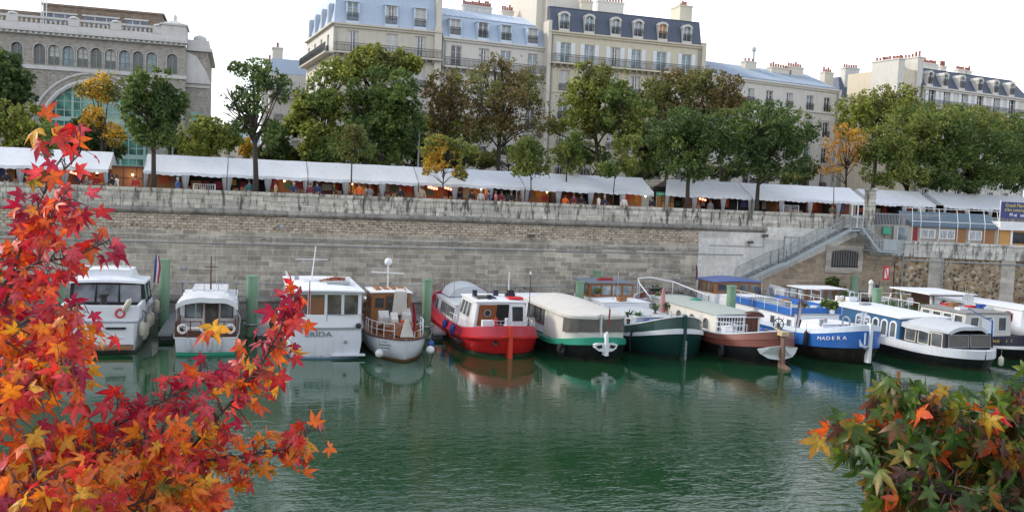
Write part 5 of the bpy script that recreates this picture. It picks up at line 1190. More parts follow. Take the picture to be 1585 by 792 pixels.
T_('low_shrub_tree', 'low green tree behind the tents beneath the slate roofed house', 905, 86.0, [(900,240,36,18),(1000,262,34,14)], ['green','dark'], 3200, 0.3, 0.12)
T_('low_shrub_tree', 'low dark tree behind the tents right of the mid green tree by the institute', 285, 86.0, [(280,228,24,16)], ['dark','green'], 1800, 0.3, 0.1)
# ------------------------------------------------------------------ boats  (local: x across, y away from the camera, z=0 waterline, origin at the near end)
class Hull:
    def __init__(s, L, B, near='round', far='round', zn=1.8, zm=1.4, zf=1.9, an=3.0, af=3.5, pn=2.0, pf=2.0, ns=22, tw=0.85):
        s.L, s.B, s.near, s.far, s.zn, s.zm, s.zf, s.an, s.af, s.pn, s.pf, s.tw = L, B, near, far, zn, zm, zf, an, af, pn, pf, tw
        ys = []
        for i in range(9): ys.append(an*(1-math.cos(math.pi/2*i/8)))
        for i in range(1, 8): ys.append(an+(L-an-af)*i/8)
        for i in range(9): ys.append(L-af*(1-math.sin(math.pi/2*i/8)) if i < 8 else L)
        s.ys = ys
    def hb(s, y):
        k = s.B/2; L = s.L
        if y < s.an:
            q = 1-y/s.an
            if s.near == 'transom': return k*(s.tw+(1-s.tw)*(1-q*q))
            k *= max(0, 1-q**s.pn)**(1/s.pn)
        if y > L-s.af:
            q = 1-(L-y)/s.af
            if s.far == 'transom': return k*(s.tw+(1-s.tw)*(1-q*q))
            k *= max(0, 1-q**s.pf)**(1/s.pf)
        return k
    def sheer(s, y):
        q = y/s.L
        if q < 0.5: w = (1-2*q)**2 if s.near == 'transom' else 0.42*(1-2*q)**2+0.58*max(0, 1-y/3.6)**1.5; return s.zm+(s.zn-s.zm)*w
        w = (2*q-1)**2; return s.zm+(s.zf-s.zm)*w
    def ring(s, fz, dz, off=0.0, en=0.0, ef=0.0, sx=1.0, bow=0.0):
        out = []
        for y in s.ys:
            yy = en+(s.L-en-ef)*(y/s.L); x = max(0.0, s.hb(y)*sx-off); z = s.sheer(y)*fz+dz
            if s.near == 'transom' and y < 1e-6 and bow: yy -= 0
            out.append((x, yy, z))
        return out
    def skin(s, name, levels, m, parent, cap_near=None, smooth='auto'):
        """levels: list of (fz, dz, off, en, ef, sx)"""
        b = MB(); rings = [s.ring(*l) for l in levels]; n = len(s.ys)
        for sg in (-1, 1):
            vs = []; fs = []
            for r_ in rings: vs += [(sg*p[0], p[1], p[2]) for p in r_]
            for i in range(len(rings)-1):
                for j in range(n-1):
                    a = i*n+j; q = (a, a+1, a+n+1, a+n); fs.append(q if sg > 0 else q[::-1])
            b.add(vs, fs)
        if s.near == 'transom':          # near face: bulged transom between left and right
            k = 9; vs = []; fs = []
            for r_ in rings:
                x, y, z = r_[0]
                for i in range(k): q = -1+2*i/(k-1); vs.append((x*q, y-0.22*(1-q*q)*(s.B/4), z))
            for i in range(len(rings)-1):
                for j in range(k-1): a = i*k+j; fs.append((a, a+1, a+k+1, a+k))
            b.add(vs, fs)
        return b.build(name, m, parent, smooth=smooth)
    def deck(s, name, fz, dz, off, m, parent, en=0.05, ef=0.05, camber=0.06):
        b = MB(); r_ = s.ring(fz, dz, off, en, ef); vs = []; fs = []
        for p in r_: vs += [(-p[0], p[1], p[2]), (0, p[1], p[2]+camber), (p[0], p[1], p[2])]
        for j in range(len(r_)-1): a = j*3; fs += [(a, a+1, a+4, a+3), (a+1, a+2, a+5, a+4)]
        b.add(vs, fs); return b.build(name, m, parent)
    def edge(s, fz, dz, off=0.0, en=0.0, ef=0.0, y0=0, y1=None, side=1, step=1.3):
        y1 = s.L if y1 is None else y1; n = max(2, int((y1-y0)/step)); out = []
        for i in range(n+1):
            y = y0+(y1-y0)*i/n; yy = en+(s.L-en-ef)*(y/s.L); out.append((side*max(0, s.hb(y)-off), yy, s.sheer(y)*fz+dz))
        return out
def rail(pts, h, r_=0.02, mids=(0.5,), parent=None, m=None, name='railing', every=1):
    b = MB(); P = [Vector(p) for p in pts]
    for q in (1.0,)+tuple(mids): b.tube([p+Vector((0,0,h*q)) for p in P], r_ if q == 1.0 else r_*0.7, 5)
    for i in range(0, len(P), every): b.tube([P[i], P[i]+Vector((0,0,h))], r_, 5)
    return b.build(name, m or M['chrome'], parent)
class Cab:
    """tapered cabin; c = 8 corners: bottom (near-left, near-right, far-right, far-left) then top"""
    def __init__(s, name, parent, xl, xr, y0, y1, z0, z1, m, ti=0.08, tn=0.0, tf=0.0, z0f=None, z1f=None, xlf=None, xrf=None):
        z0f = z0 if z0f is None else z0f; z1f = z1 if z1f is None else z1f; xlf = xl if xlf is None else xlf; xrf = xr if xrf is None else xrf
        s.c = [Vector(p) for p in ((xl,y0,z0),(xr,y0,z0),(xrf,y1,z0f),(xlf,y1,z0f),(xl+ti,y0+tn,z1),(xr-ti,y0+tn,z1),(xrf-ti,y1-tf,z1f),(xlf+ti,y1-tf,z1f))]
        s.p = parent; s.o = MB().hexa([tuple(v) for v in s.c]).build(name, m, parent)
    def face(s, f):
        c = s.c; return {'near': (c[0],c[1],c[5],c[4]), 'right': (c[1],c[2],c[6],c[5]), 'far': (c[2],c[3],c[7],c[6]), 'left': (c[3],c[0],c[4],c[7])}[f]
    def windows(s, f, n, u0=0.06, u1=0.94, v0=0.45, v1=0.9, gap=0.06, mf=None, mg=None, t=0.05, arch=False, nx=0, nz=0, parent=None, spans=None, pname='window'):
        a, b_, c, d = s.face(f)
        P = lambda u, v: (a.lerp(b_, u)).lerp(d.lerp(c, u), v)
        Lw = (b_-a).length
        spans = spans or [(u0+(u1-u0)*i/n+gap/2/Lw*(1 if n > 1 else 0), u0+(u1-u0)*(i+1)/n-gap/2/Lw*(1 if n > 1 else 0)) for i in range(n)]
        for (ua, ub) in spans:
            o = P(ua, v0); ux = (P(ub, v0)-o); w = ux.length; ux.normalize(); uz = (P(ua, v1)-o); h = uz.length; uz.normalize()
            window(o, ux, uz, w, h, mf or M['white'], mg or M['glassd'], parent or s.o, t, arch, nx, nz, pname)
    def roof(s, over=0.12, th=0.06, m=None, name='roof', camber=0.10, parent=None, on=None, of=None):
        c = s.c[4:]; on = over if on is None else on; of = over if of is None else of
        xl, xr, yn = c[0].x-over, c[1].x+over, c[0].y-on; xlf, xrf, yf = c[3].x-over, c[2].x+over, c[2].y+of
        b = MB(); vs = []; fs = []; nx, ny = 8, 6
        for lev in (0, 1):
            for j in range(ny+1):
                q = j/ny; y = yn+(yf-yn)*q; l = xl+(xlf-xl)*q; r_ = xr+(xrf-xr)*q; z = c[0].z+(c[2].z-c[0].z)*q
                for i in range(nx+1):
                    p = i/nx; e = 1-(2*p-1)**2; e2 = min(1, min(q, 1-q)*6+0.3)
                    vs.append((l+(r_-l)*p, y, z+0.002+lev*th+camber*e*e2))
        K = (nx+1)*(ny+1)
        for lev in (0, 1):
            for j in range(ny):
                for i in range(nx): a = lev*K+j*(nx+1)+i; q = (a, a+1, a+nx+2, a+nx+1); fs.append(q if lev else q[::-1])
        ed = [j*(nx+1) for j in range(ny+1)]; ed2 = [j*(nx+1)+nx for j in range(ny+1)]
        for e in (ed, ed2, list(range(nx+1)), [ny*(nx+1)+i for i in range(nx+1)]):
            for a, d in zip(e, e[1:]): fs.append((a, d, d+K, a+K))
        b.add(vs, fs); return b.build(name, m or M['roofwhite'], parent or s.p)
def window(o, ux, uz, w, h, mf, mg, parent, t=0.05, arch=False, nx=0, nz=0, name='window'):
    b = MB(); n = ux.cross(uz)
    if arch:
        k = 8; r_ = w/2; hs = h-r_*0.7
        def outl(e, d):
            pts = [(0-e, -e), (w+e, -e)] + [(w/2+(r_+e)*math.cos(math.pi*i/k), hs+(r_*0.7+e)*math.sin(math.pi*i/k)) for i in range(k+1)]
            return [tuple(o+ux*a+uz*c+n*d) for a, c in pts]
        A, B_ = outl(t, 0.05), outl(0, 0.05); C_ = outl(t, 0.0); N_ = len(A)
        b.add(A+B_+C_, [(i, (i+1) % N_, N_+(i+1) % N_, N_+i) for i in range(N_)]+[(2*N_+i, 2*N_+(i+1) % N_, (i+1) % N_, i) for i in range(N_)])
        f = b.build(name, mf, parent); q = MB(); v = outl(0, 0.025); q.add(v, [tuple(range(len(v)))]); q.build('pane', mg, f); return f
    for (a0, a1, c0, c1) in ((-t, w+t, -t, 0), (-t, w+t, h, h+t), (-t, 0, 0, h), (w, w+t, 0, h)): b.obox(o, ux, uz, a0, a1, -0.01, 0.045, c0, c1)
    for i in range(1, nx+1): x = w*i/(nx+1); b.obox(o, ux, uz, x-0.022, x+0.022, 0.012, 0.04, 0, h)
    for i in range(1, nz+1): z = h*i/(nz+1); b.obox(o, ux, uz, 0, w, 0.012, 0.038, z-0.022, z+0.022)
    f = b.build(name, mf, parent); q = MB(); q.quad(*[tuple(o+ux*a+uz*c+n*0.012) for a, c in ((0,0),(w,0),(w,h),(0,h))]); q.build('pane', mg, f)
    return f
def porthole(c, n, r_, parent, m=None):
    n = Vector(n); b = MB(); a = n.cross(Vector((0,0,1))).normalized(); u_ = a.cross(n)
    pts = [Vector(c)+a*(r_*math.cos(q))+u_*(r_*math.sin(q))+n*0.03 for q in [2*math.pi*i/12 for i in range(12)]]
    b.tube(pts, 0.03, 5, close=True); o = b.build('porthole', m or M['chrome'], parent); MB().add([tuple(p) for p in pts], [tuple(range(12))]).build('pane', M['glassd'], o); return o
def solar(x0, x1, y0, y1, z, parent): return MB().box(x0, x1, y0, y1, z, z+0.03).build('solar_panel', M['glassd'], parent)
def mast(x, y, z0, z1, parent, m=None, cross=None, r_=0.04, name='mast', lean=0.0):
    b = MB(); b.tube([(x,y,z0),(x+lean,y,z1)], [r_, r_*0.6], 6)
    if cross: b.tube([(x-cross[0],y,cross[1]),(x+cross[0],y,cross[1])], r_*0.5, 5)
    return b.build(name, m or M['white'], parent)
def flag(x, y, z0, z1, parent, cols, lean=0.35, roll=True, w=0.22):
    p = mast(x, y, z0, z1, parent, M['wood'], r_=0.02, name='flagstaff', lean=lean*0.3)
    b = MB(); vs = []; fs = []; n = 10; k = len(cols)*2
    for i in range(n+1):
        q = i/n; z = z1-0.05-(z1-z0)*0.72*q
        for j in range(k+1):
            e = j/k; wd = w*(0.5+0.6*q); vs.append((x+lean*0.3*(1-q)+wd*(e-0.1)*(0.8+0.2*math.sin(q*5)), y-0.03-0.06*math.sin(e*9+q*3), z-0.12*e))
    b2 = MB()
    for i in range(n):
        for j in range(k): a = i*(k+1)+j; fs.append((a, a+1, a+k+2, a+k+1))
    b2.add(vs, fs); b2.mi = [min(len(cols)-1, (f_ % k)//2) for f_ in range(len(fs))]
    return b2.build('flag', cols, p)
def fender(x, y, z, label, m='fender', r_=0.13, h=0.62, ball=False, grp='boat fenders', lean=0.0):
    t = thing('ball_fender' if ball else 'boat_fender', label, 'fender', (x, y, z), 0, grp); t.rotation_euler = (0, lean, 0)
    b = MB()
    if ball: b.sphere((0,0,0), r_, 14)
    else: b.lathe((0,0,-h/2), [(0.01,0),(r_*0.7,0.04),(r_,0.13),(r_,h-0.13),(r_*0.7,h-0.04),(0.04,h),(0.04,h+0.07)], 12)
    b.build('bladder', M[m], t, smooth='auto'); MB().tube([(0,0,r_ if ball else h/2),(0,0,(r_ if ball else h/2)+0.5)], 0.015, 4).build('rope', M['rope'], t); return t
def bitt(x, y, z, parent, m=None):
    b = MB(); b.cyl(x-0.15, y, z, z+0.32, 0.06, n=8); b.cyl(x+0.15, y, z, z+0.32, 0.06, n=8); b.box(x-0.28, x+0.28, y-0.04, y+0.04, z+0.18, z+0.24); return b.build('bollard', m or M['black'], parent)
def dressing(parent, spots, seed=0):
    pass
BL = {}
def boat(name, label, X, Y, cat='boat'): t = thing(name, label, cat, (X, Y, 0)); BL[label] = t; return t
V3 = Vector

# 1 ---- white motor cruiser with black canopy, partly behind the leaves
t = boat('motor_cruiser', 'white motor cruiser with black window canopy, leftmost boat, behind red leaves', -7.65, 53.0); B1 = t
h = Hull(11.5, 4.1, 'transom', 'round', 1.75, 2.0, 2.6, an=3, af=4.5, pf=1.7, tw=0.92)
h.skin('hull', [(0,-0.5,0.5,0.6,1.2,1),(0.02,0.06,0.15,0.05,0.7,1),(0.5,0,0.05,0.0,0.4,1),(1,0,0,0,0,1)], M['white_hull'], t)
h.skin('boot_stripe', [(0,-0.1,0.13,0.03,0.72,1),(0,0.13,0.11,0.0,0.66,1)], M['navy'], t)
h.skin('rub_rail', [(1,-0.12,-0.0,0,0,1),(1,-0.12,-0.05,-0.04,0,1),(1,-0.02,-0.05,-0.04,0,1),(1,-0.02,0,0,0,1)], M['grey'], t)
h.deck('deck', 1, -0.05, 0.05, M['roofwhite'], t)
b = MB(); b.box(-1.7,1.7,-0.75,0.0,0.28,0.4); b.build('swim_platform', M['teak'], t)
b = MB(); b.box(0.35,1.35,-0.42,-0.35,1.33,1.45); b.build('engine_vent', M['glassd'], t)
b = MB(); b.box(-1.55,1.75,-0.30,-0.22,0.5,1.62); b.box(0.7,1.25,-0.36,-0.30,0.85,0.89); b.build('stern_locker', M['white'], t)
b = MB(); b.box(-1.95,1.95,0.1,0.35,1.7,2.55); b.box(-2.0,-1.85,0.3,3.0,1.8,2.6); b.box(1.85,2.0,0.3,3.0,1.8,2.6); b.build('cockpit_coaming', M['white'], t)
c = Cab('wheelhouse', t, -2.0, 2.0, 2.6, 6.4, 2.3, 3.5, M['blackrub'], ti=0.12, tn=0.05, tf=0.9)
c.windows('near', 3, 0.03, 0.97, 0.12, 0.95, 0.12, mf=M['blackrub'], mg=glass('reflecting_cockpit_glass', (0.16,0.17,0.19)), t=0.03)
c.windows('right', 2, 0.04, 0.9, 0.15, 0.92, 0.12, mf=M['blackrub'], mg=M['glassp'], t=0.03); c.windows('left', 2, 0.04, 0.9, 0.15, 0.92, 0.12, mf=M['blackrub'], mg=M['glassp'], t=0.03)
rf = c.roof(0.12, 0.14, M['roofwhite'], camber=0.22)
c2 = Cab('upper_deck', t, -1.4, 1.35, 3.4, 6.0, 3.62, 4.15, M['white'], ti=0.25, tn=0.25, tf=0.3); c2.roof(0.04, 0.05, M['roofwhite'])
b = MB(); 
for z in (4.15, 4.38): b.tube([(-1.35,3.3,z-0.3),(-1.3,3.2,z+0.05),(1.1,3.2,z+0.05),(1.2,3.5,z-0.3)], 0.06, 6)
b.build('targa_bar', M['white'], t)
cc = Cab('foredeck_cabin', t, -1.6, 1.6, 6.2, 9.8, 2.2, 2.9, M['white'], ti=0.3, tn=0.1, tf=1.0); cc.windows('right', 3, 0.1, 0.8, 0.3, 0.8, 0.1); cc.windows('left', 3, 0.1, 0.8, 0.3, 0.8, 0.1)
for s_ in (-1, 1): rail(h.edge(1, 0, 0.1, 0, 0, 2.8, 11.2, s_, 1.1), 0.75, parent=t)
b = MB(); b.torus((1.0,0.05,2.15), 0.22, 0.05); b.build('rope_coil', M['signred'], t)
b = MB(); b.lathe((0.0,1.2,2.0), [(0.16,0),(0.20,0.4),(0.17,0.9),(0.30,1.0),(0.28,1.08),(0.02,1.1)], 12); b.build('covered_helm', M['blackrub'], t)
mast(0.6,4.6,4.2,4.9,t,cross=(0.25,4.6),r_=0.025)
bb = MB(); bb.lathe((1.9,4.5,3.3), [(0.02,-0.12),(0.10,-0.05),(0.10,0.08),(0.02,0.12)], 8); bb.tube([(1.9,4.5,2.5),(1.9,4.5,3.3)],0.02,5); bb.build('searchlight', M['navy'], t)
flag(2.1, 6.5, 2.6, 5.0, t, [M['flagblue'], M['flagwhite'], M['flagred']], w=0.5)
for i, (y, z, k) in enumerate(((0.2,1.25,0),(0.9,0.95,0),(1.6,1.0,1),(2.5,1.35,0),(3.8,1.3,0),(6.6,1.7,0))):
    fender(B1.location.x+2.12+0.03*i, 53+y, z, 'cream %s fender hanging on the right side of the leftmost cruiser' % ['nearest','second','blue backed third','fourth','fifth','farthest'][i], 'fender', 0.17, 0.8)
fender(B1.location.x+1.35, 52.95, 2.6, 'cream fender lying slanted on the stern coaming of the leftmost cruiser', 'fender', 0.14, 0.75, lean=0.5)

# 2 ---- small white cruiser with lifebuoys
t = boat('river_cruiser', 'small white river cruiser with brown cockpit, white canopy and green waterline', -2.15, 52.0); B2 = t
h = Hull(10.8, 3.45, 'transom', 'round', 1.0, 1.05, 1.7, an=2.5, af=4, pf=1.7, tw=0.93)
h.skin('hull', [(0,-0.4,0.4,0.4,1,1),(0,0.16,0.08,0.02,0.5,1),(1,0,0,0,0,1)], M['white_hull'], t)
h.skin('boot_stripe', [(0,-0.05,0.07,0.0,0.5,1),(0,0.17,0.065,0.0,0.45,1)], M['seagreen'], t)
h.skin('rub_rail', [(1,-0.08,0,0,0,1),(1,-0.08,-0.05,-0.04,0,1),(1,0.0,-0.05,-0.04,0,1),(1,0.0,0,0,0,1)], M['white'], t)
h.deck('deck', 1, -0.12, 0.02, M['teak'], t)
b = MB(); b.box(-1.6,-1.5,0.0,3.2,0.95,1.8); b.box(1.5,1.6,0.0,3.2,0.95,1.8); b.box(-1.5,1.5,0.05,0.1,0.95,1.12); b.build('cockpit_side', M['darkwood'], t)
MB().box(-1.62,1.62,-0.06,0.04,1.0,1.35).build('cockpit_panel', M['darkwood'], t)
b = MB(); b.tube([(-1.55,0,1.85),(-0.25,0,1.85)],0.03,6); b.tube([(0.45,0,1.85),(1.55,0,1.85)],0.03,6)
for x in (-1.55,-0.8,-0.25,0.45,0.95,1.55): b.tube([(x,0,1.0),(x,0,1.85)],0.03,6)
b.build('stern_rail', M['darkwood'], t)
c = Cab('cabin', t, -1.58, 1.58, 3.0, 8.0, 1.0, 2.62, M['white'], ti=0.05)
c.windows('near', 0, mf=M['darkwood'], t=0.05, v0=0.42, v1=0.86, spans=[(0.10,0.38)], mg=M['glassp']); c.windows('near', 0, mf=M['wood'], t=0.06, v0=0.05, v1=0.88, spans=[(0.46,0.66)], mg=M['glassm'], pname='door'); c.windows('near', 0, mf=M['darkwood'], v0=0.42, v1=0.86, spans=[(0.72,0.93)], mg=M['glassp'])
for f_ in ('left','right'): c.windows(f_, 4, 0.05, 0.95, 0.45, 0.85, 0.2, mf=M['darkwood'])
b = MB(); pts = [(-1.7+3.4*i/12, 0, 0.16*(1-(2*i/12-1)**2)) for i in range(13)]
b.hexa([(-1.66,2.9,2.58),(1.66,2.9,2.58),(1.66,2.96,2.58),(-1.66,2.96,2.58),(-1.66,2.9,2.68),(1.66,2.9,2.68),(1.66,2.96,2.68),(-1.66,2.96,2.68)]); b.build('canopy_trim', M['darkwood'], t)
b = MB(); vs = []; fs = []
for j in range(7):
    q = j/6; y = 1.1+(3.6-1.1)*q
    for i in range(13):
        p = i/12; x = -1.66+3.32*p; e = 1-(2*p-1)**4; vs.append((x, y, 2.62+0.5*e*(0.80+0.2*q)+0.02*math.sin(x*5+y*3)))
for j in range(6):
    for i in range(12): a = j*13+i; fs.append((a, a+1, a+14, a+13))
b.add(vs, fs); k = len(b.v); b.add([(v[0],1.1,v[2]) for v in vs[:13]]+[(v[0],1.12,v[2]-0.28) for v in vs[:13]], [(i, i+1, i+14, i+13) for i in range(12)]); b.build('canopy', M['white'], t)
b = MB()
for x in (-1.6,-0.6,0.7,1.6): b.tube([(x,1.15,1.0 if abs(x) > 1 else 1.7),(x,1.15,2.75)],0.025,5)
b.build('canopy_pole', M['grey'], t)
rf = c.roof(0.05, 0.08, M['roofwhite'], camber=0.12); MB().box(-1.0,1.0,4.5,7.6,2.78,3.12).build('coach_roof', M['white'], t)
rail([(-1.5,4.2,2.75),(-1.5,6,2.75),(-1.5,7.9,2.75)],0.8,parent=t,m=M['grey']); rail([(1.5,4.2,2.75),(1.5,6,2.75),(1.5,7.9,2.75)],0.8,parent=t,m=M['grey']); rail([(-1.5,4.2,2.75),(-0.3,4.2,2.75)],0.8,parent=t,m=M['grey'],mids=()); rail([(0.5,4.2,2.75),(1.5,4.2,2.75)],0.8,parent=t,m=M['grey'],mids=())
mast(0.05,4.6,2.7,5.1,t,M['darkwood'],cross=(0.35,4.45),r_=0.06); mast(0.35,5.2,2.8,5.6,t,M['chrome'],r_=0.015,name='aerial')
b = MB(); b.box(-1.2,-0.2,0.4,1.0,1.0,1.4); b.build('bench', M['canvas'], t)
for i, (x, l) in enumerate(((-1.2,'left'),(0.0,'middle'),(1.28,'right'))):
    o = thing('lifebuoy', '%s lifebuoy on the stern rail of the small white river cruiser' % l, 'lifebuoy', (B2.location.x+x, 51.9, 1.45), 0, 'white lifebuoys'); b = MB(); b.torus((0,0,0),0.22,0.07,'y',20,8); b.build('ring', M['fwhite'], o, smooth='auto')
    b = MB()
    for k in range(4): q = math.pi/4+k*math.pi/2; b.torus((0.22*math.cos(q),0,0.22*math.sin(q)),0.078,0.012,'x',8,4)
    b.build('band', M['signred'], o)
for i, (x, l) in enumerate(((-0.85,'leftmost'),(-0.25,'second'),(0.25,'third'),(0.75,'rightmost'))):
    fender(B2.location.x+x, 51.78, 0.55, '%s grey sausage fender against the transom of the small river cruiser' % l, 'greycanvas', 0.11, 0.7, lean=(-0.12,0.05,0,0.18)[i])
for s_ in (-1,1): rail(h.edge(1, 0.0, 0.08, 0, 0, 8.0, 10.6, s_, 0.9), 0.7, parent=t)

# 3 ---- ERIDA
t = boat('houseboat', 'large white boat with glazed aft saloon and name on its broad rounded stern', 4.25, 50.6); B3 = t
h = Hull(14.5, 4.5, 'transom', 'round', 1.72, 1.75, 2.5, an=3.5, af=6, pf=1.6, tw=0.86)
h.skin('hull', [(0,-0.4,0.6,0.9,1.5,1),(0,0.03,0.10,0.12,0.9,1),(0.5,0,0.0,0.0,0.4,1),(1,0,0.03,0.05,0,1)], M['white_hull'], t)
h.skin('boot_stripe', [(0,-0.12,0.12,0.12,0.95,1),(0,0.10,0.065,0.075,0.85,1)], mat('pale_blue_boot_stripe', (0.20,0.30,0.42), 0.4), t)
h.skin('rub_rail', [(1,-0.06,0.0,0,0,1),(1,-0.06,-0.06,-0.05,0,1),(1,0.02,-0.06,-0.05,0,1),(1,0.02,0.02,0.05,0,1)], M['grey'], t)
h.skin('bulwark', [(1,0.02,0.10,0.10,0,1),(1,0.72,0.16,0.16,0.3,1),(1,0.72,0.22,0.22,0.3,1)], M['white'], t)
h.deck('deck', 1, 0.05, 0.05, M['roofwhite'], t)
b = MB(); b.box(-0.02,0.02,-0.12,-0.08,1.8,2.42); b.box(0.0,2.0,-0.12,-0.06,2.44,2.47); b.build('bulwark_seam', M['grey'], t)
for x in (-1.55,1.75): b = MB(); b.lathe((x,-0.13,1.84),[(0.05,-0.05),(0.13,-0.04),(0.16,0.02)],10,'y'); b.sphere((x,-0.1,1.84),0.12,10); b.build('fairlead', M['black'], t)
c = Cab('saloon', t, -2.0, 2.0, 0.75, 8.5, 1.8, 3.62, M['white'], ti=0.02)
c.windows('near', 4, 0.03, 0.97, 0.24, 0.92, 0.16, mg=glass('saloon_glass', (0.12,0.11,0.09)), t=0.03)
MB().box(-0.95,-0.1,0.72,0.735,2.3,3.3).build('curtain', mat('brown_curtain', (0.22,0.11,0.05), 0.9, var=0.3), t)
for f_ in ('left','right'): c.windows(f_, 6, 0.03, 0.97, 0.42, 0.88, 0.45, mg=M['glassm'], t=0.04, arch=False)
rf = c.roof(0.14, 0.09, M['roofwhite'], camber=0.14, on=0.35)
c2 = Cab('forward_cabin', t, -1.6, 1.6, 8.5, 12.2, 1.9, 3.2, M['white'], ti=0.1, tf=0.6)
for f_ in ('left','right'): c2.windows(f_, 3, 0.08, 0.85, 0.45, 0.85, 0.3, mg=M['glassm'], t=0.04)
c2.roof(0.08, 0.07, M['roofwhite'])
mast(-0.6,4.4,3.8,5.95,t,M['white'],cross=(0.95,5.15),r_=0.05,lean=0.22)
b = MB(); b.box(-1.1,0.0,4.1,4.9,3.80,3.95); b.build('mast_step', M['white'], t)
b = MB(); b.box(0.2,1.5,2.6,3.7,3.82,3.95); b.build('roof_hatch', M['grey'], t)
o = thing('folded_deckchairs', 'heap of red and wooden folded chairs on the roof of the large white boat', 'chair', (B3.location.x+0.5, 50.6+3.9, 3.85)); b = MB()
for i in range(5): b.hexa([(-0.7+i*0.2,0,0.05+i*0.04),(-0.1+i*0.22,-0.15,0.1),(0.0+i*0.22,0.1,0.1),(-0.6+i*0.2,0.25,0.05+i*0.04),(-0.65+i*0.2,0,0.12+i*0.05),(-0.1+i*0.22,-0.15,0.17+i*0.03),(0.0+i*0.22,0.1,0.17+i*0.03),(-0.6+i*0.2,0.25,0.12+i*0.05)])
b.mi = [i % 2 for i in range(len(b.f)) for _ in range(1)]; b.mi = [(i//6) % 2 for i in range(len(b.f))]; b.build('slats', [M['teak'], M['darkred']], o)
MB().box(1.2,1.75,4.6,5.0,3.8,4.05).build('roof_vent', M['white'], t)
MB().box(-1.5,-1.25,5.6,5.9,3.8,4.0).build('roof_light', M['grey'], t)
text('lettering', 'ERIDA', 0.40, M['letterblack'], t, (-0.45,-0.262,1.38), (R(90),0,0), 0.012, sx=1.35)
for s_ in (-1,1):
    rail(h.edge(1, 0.05, 0.1, 0, 0, 3.5, 14.2, s_, 1.3), 0.95, parent=t)
    for k in range(5): porthole((s_*(h.B/2-0.01), 4.5+k*1.3, 1.2), (s_,0,0), 0.13, t)
rail([(-1.9,8.7,3.6),(-1.9,7,3.6),(-1.9,5.5,3.6)],0.45,parent=t,m=M['white'])
b = MB(); b.lathe((1.05,-0.24,0.95),[(0.06,-0.03),(0.10,0.0),(0.10,0.05)],10,'y'); b.build('exhaust', M['grey'], t)
b = MB(); b.box(0.3,2.15,-0.28,0.1,0.16,0.24); b.build('swim_ledge', M['white'], t)
mast(-0.95,0.2,2.4,4.3,t,M['darkred'],r_=0.045,name='ensign_staff')

# 4 ---- wooden launch, canoe stern
t = boat('wooden_launch', 'varnished wooden launch with white hull, pointed stern and folded canopy', 8.45, 48.9); B4 = t
h = Hull(13, 3.5, 'round', 'round', 1.30, 1.10, 1.9, an=4.2, af=6, pn=1.75, pf=1.6)
h.skin('hull', [(0,-0.4,0.5,1.2,1.5,1),(0,0.12,0.22,0.35,0.9,1),(0.5,0,0.06,0.12,0.4,1),(1,0,0,0,0,1)], M['white_hull'], t)
h.skin('boot_stripe', [(0,-0.10,0.26,0.42,0.95,1),(0,0.12,0.215,0.34,0.88,1)], M['rust'], t)
h.skin('rub_rail', [(1,-0.05,0,0,0,1),(1,-0.05,-0.05,-0.05,0,1),(1,0.03,-0.05,-0.05,0,1),(1,0.03,0.08,0.1,0,1)], M['darkwood'], t)
h.deck('deck', 1, -0.02, 0.04, M['teak'], t)
b = MB(); b.box(-0.9,0.9,1.6,3.6,0.85,1.75); b.box(-1.3,1.3,3.6,5.0,0.85,1.55); b.build('cockpit', M['wood'], t)
b = MB(); b.hexa([(-0.3,0.75,1.35),(0.3,0.75,1.35),(0.75,1.7,1.4),(-0.75,1.7,1.4),(-0.1,1.1,1.9),(0.1,1.1,1.9),(0.6,1.7,2.0),(-0.6,1.7,2.0)]); b.build('stern_seat', M['wood'], t)
b = MB(); b.hexa([(-0.25,0.55,1.35),(0.55,0.55,1.35),(0.6,1.0,1.35),(-0.2,1.0,1.35),(0.05,0.75,2.3),(0.20,0.75,2.3),(0.22,0.85,2.3),(0.05,0.85,2.3)]); b.build('cover', M['canvas'], t, smooth=False)
flag(0.45, 0.3, 1.2, 3.4, t, [M['flagred'], M['flagred']], lean=-0.5, w=0.30)
for s_ in (-1,1):
    rail(h.edge(1, 0.0, 0.12, 0.15, 0, 0.5, 4.6, s_, 0.75), 0.8, 0.022, parent=t, m=M['white'])
    rail(h.edge(1, 0.0, 0.12, 0, 0, 7.5, 12.7, s_, 1.3), 0.6, parent=t)
b = MB()
for (x,y,w_) in ((-1.0,4.0,0.7),(0.55,5.2,0.65),(-0.4,3.2,0.5)): 
    b = MB(); b.hexa([(x,y,1.5),(x+w_,y,1.5),(x+w_,y+0.6,1.5),(x,y+0.6,1.5),(x+0.05,y,1.95),(x+w_-0.05,y,1.95),(x+w_-0.05,y+0.6,2.3),(x+0.05,y+0.6,2.3)]); b.build('covered_seat', M['canvas'], t)
c = Cab('wheelhouse', t, -1.25, 1.25, 5.8, 8.6, 1.2, 3.2, M['teak'], ti=0.1, tf=0.3)
c.windows('near', 0, mf=M['teak'], v0=0.55, v1=0.85, spans=[(0.08,0.30),(0.70,0.93)]); c.windows('near', 0, mf=M['darkwood'], v0=0.03, v1=0.88, spans=[(0.38,0.62)], mg=M['glassm'], pname='door')
for f_ in ('left','right'): c.windows(f_, 3, 0.05, 0.95, 0.5, 0.85, 0.25, mf=M['teak'])
rf = c.roof(0.14, 0.06, M['roofwhite'], camber=0.10)
b = MB()
for i in range(4): b.box(-0.9+i*0.5,-0.55+i*0.5,6.2,8.0,3.32,3.40)
b.build('roof_slat', M['teak'], rf)
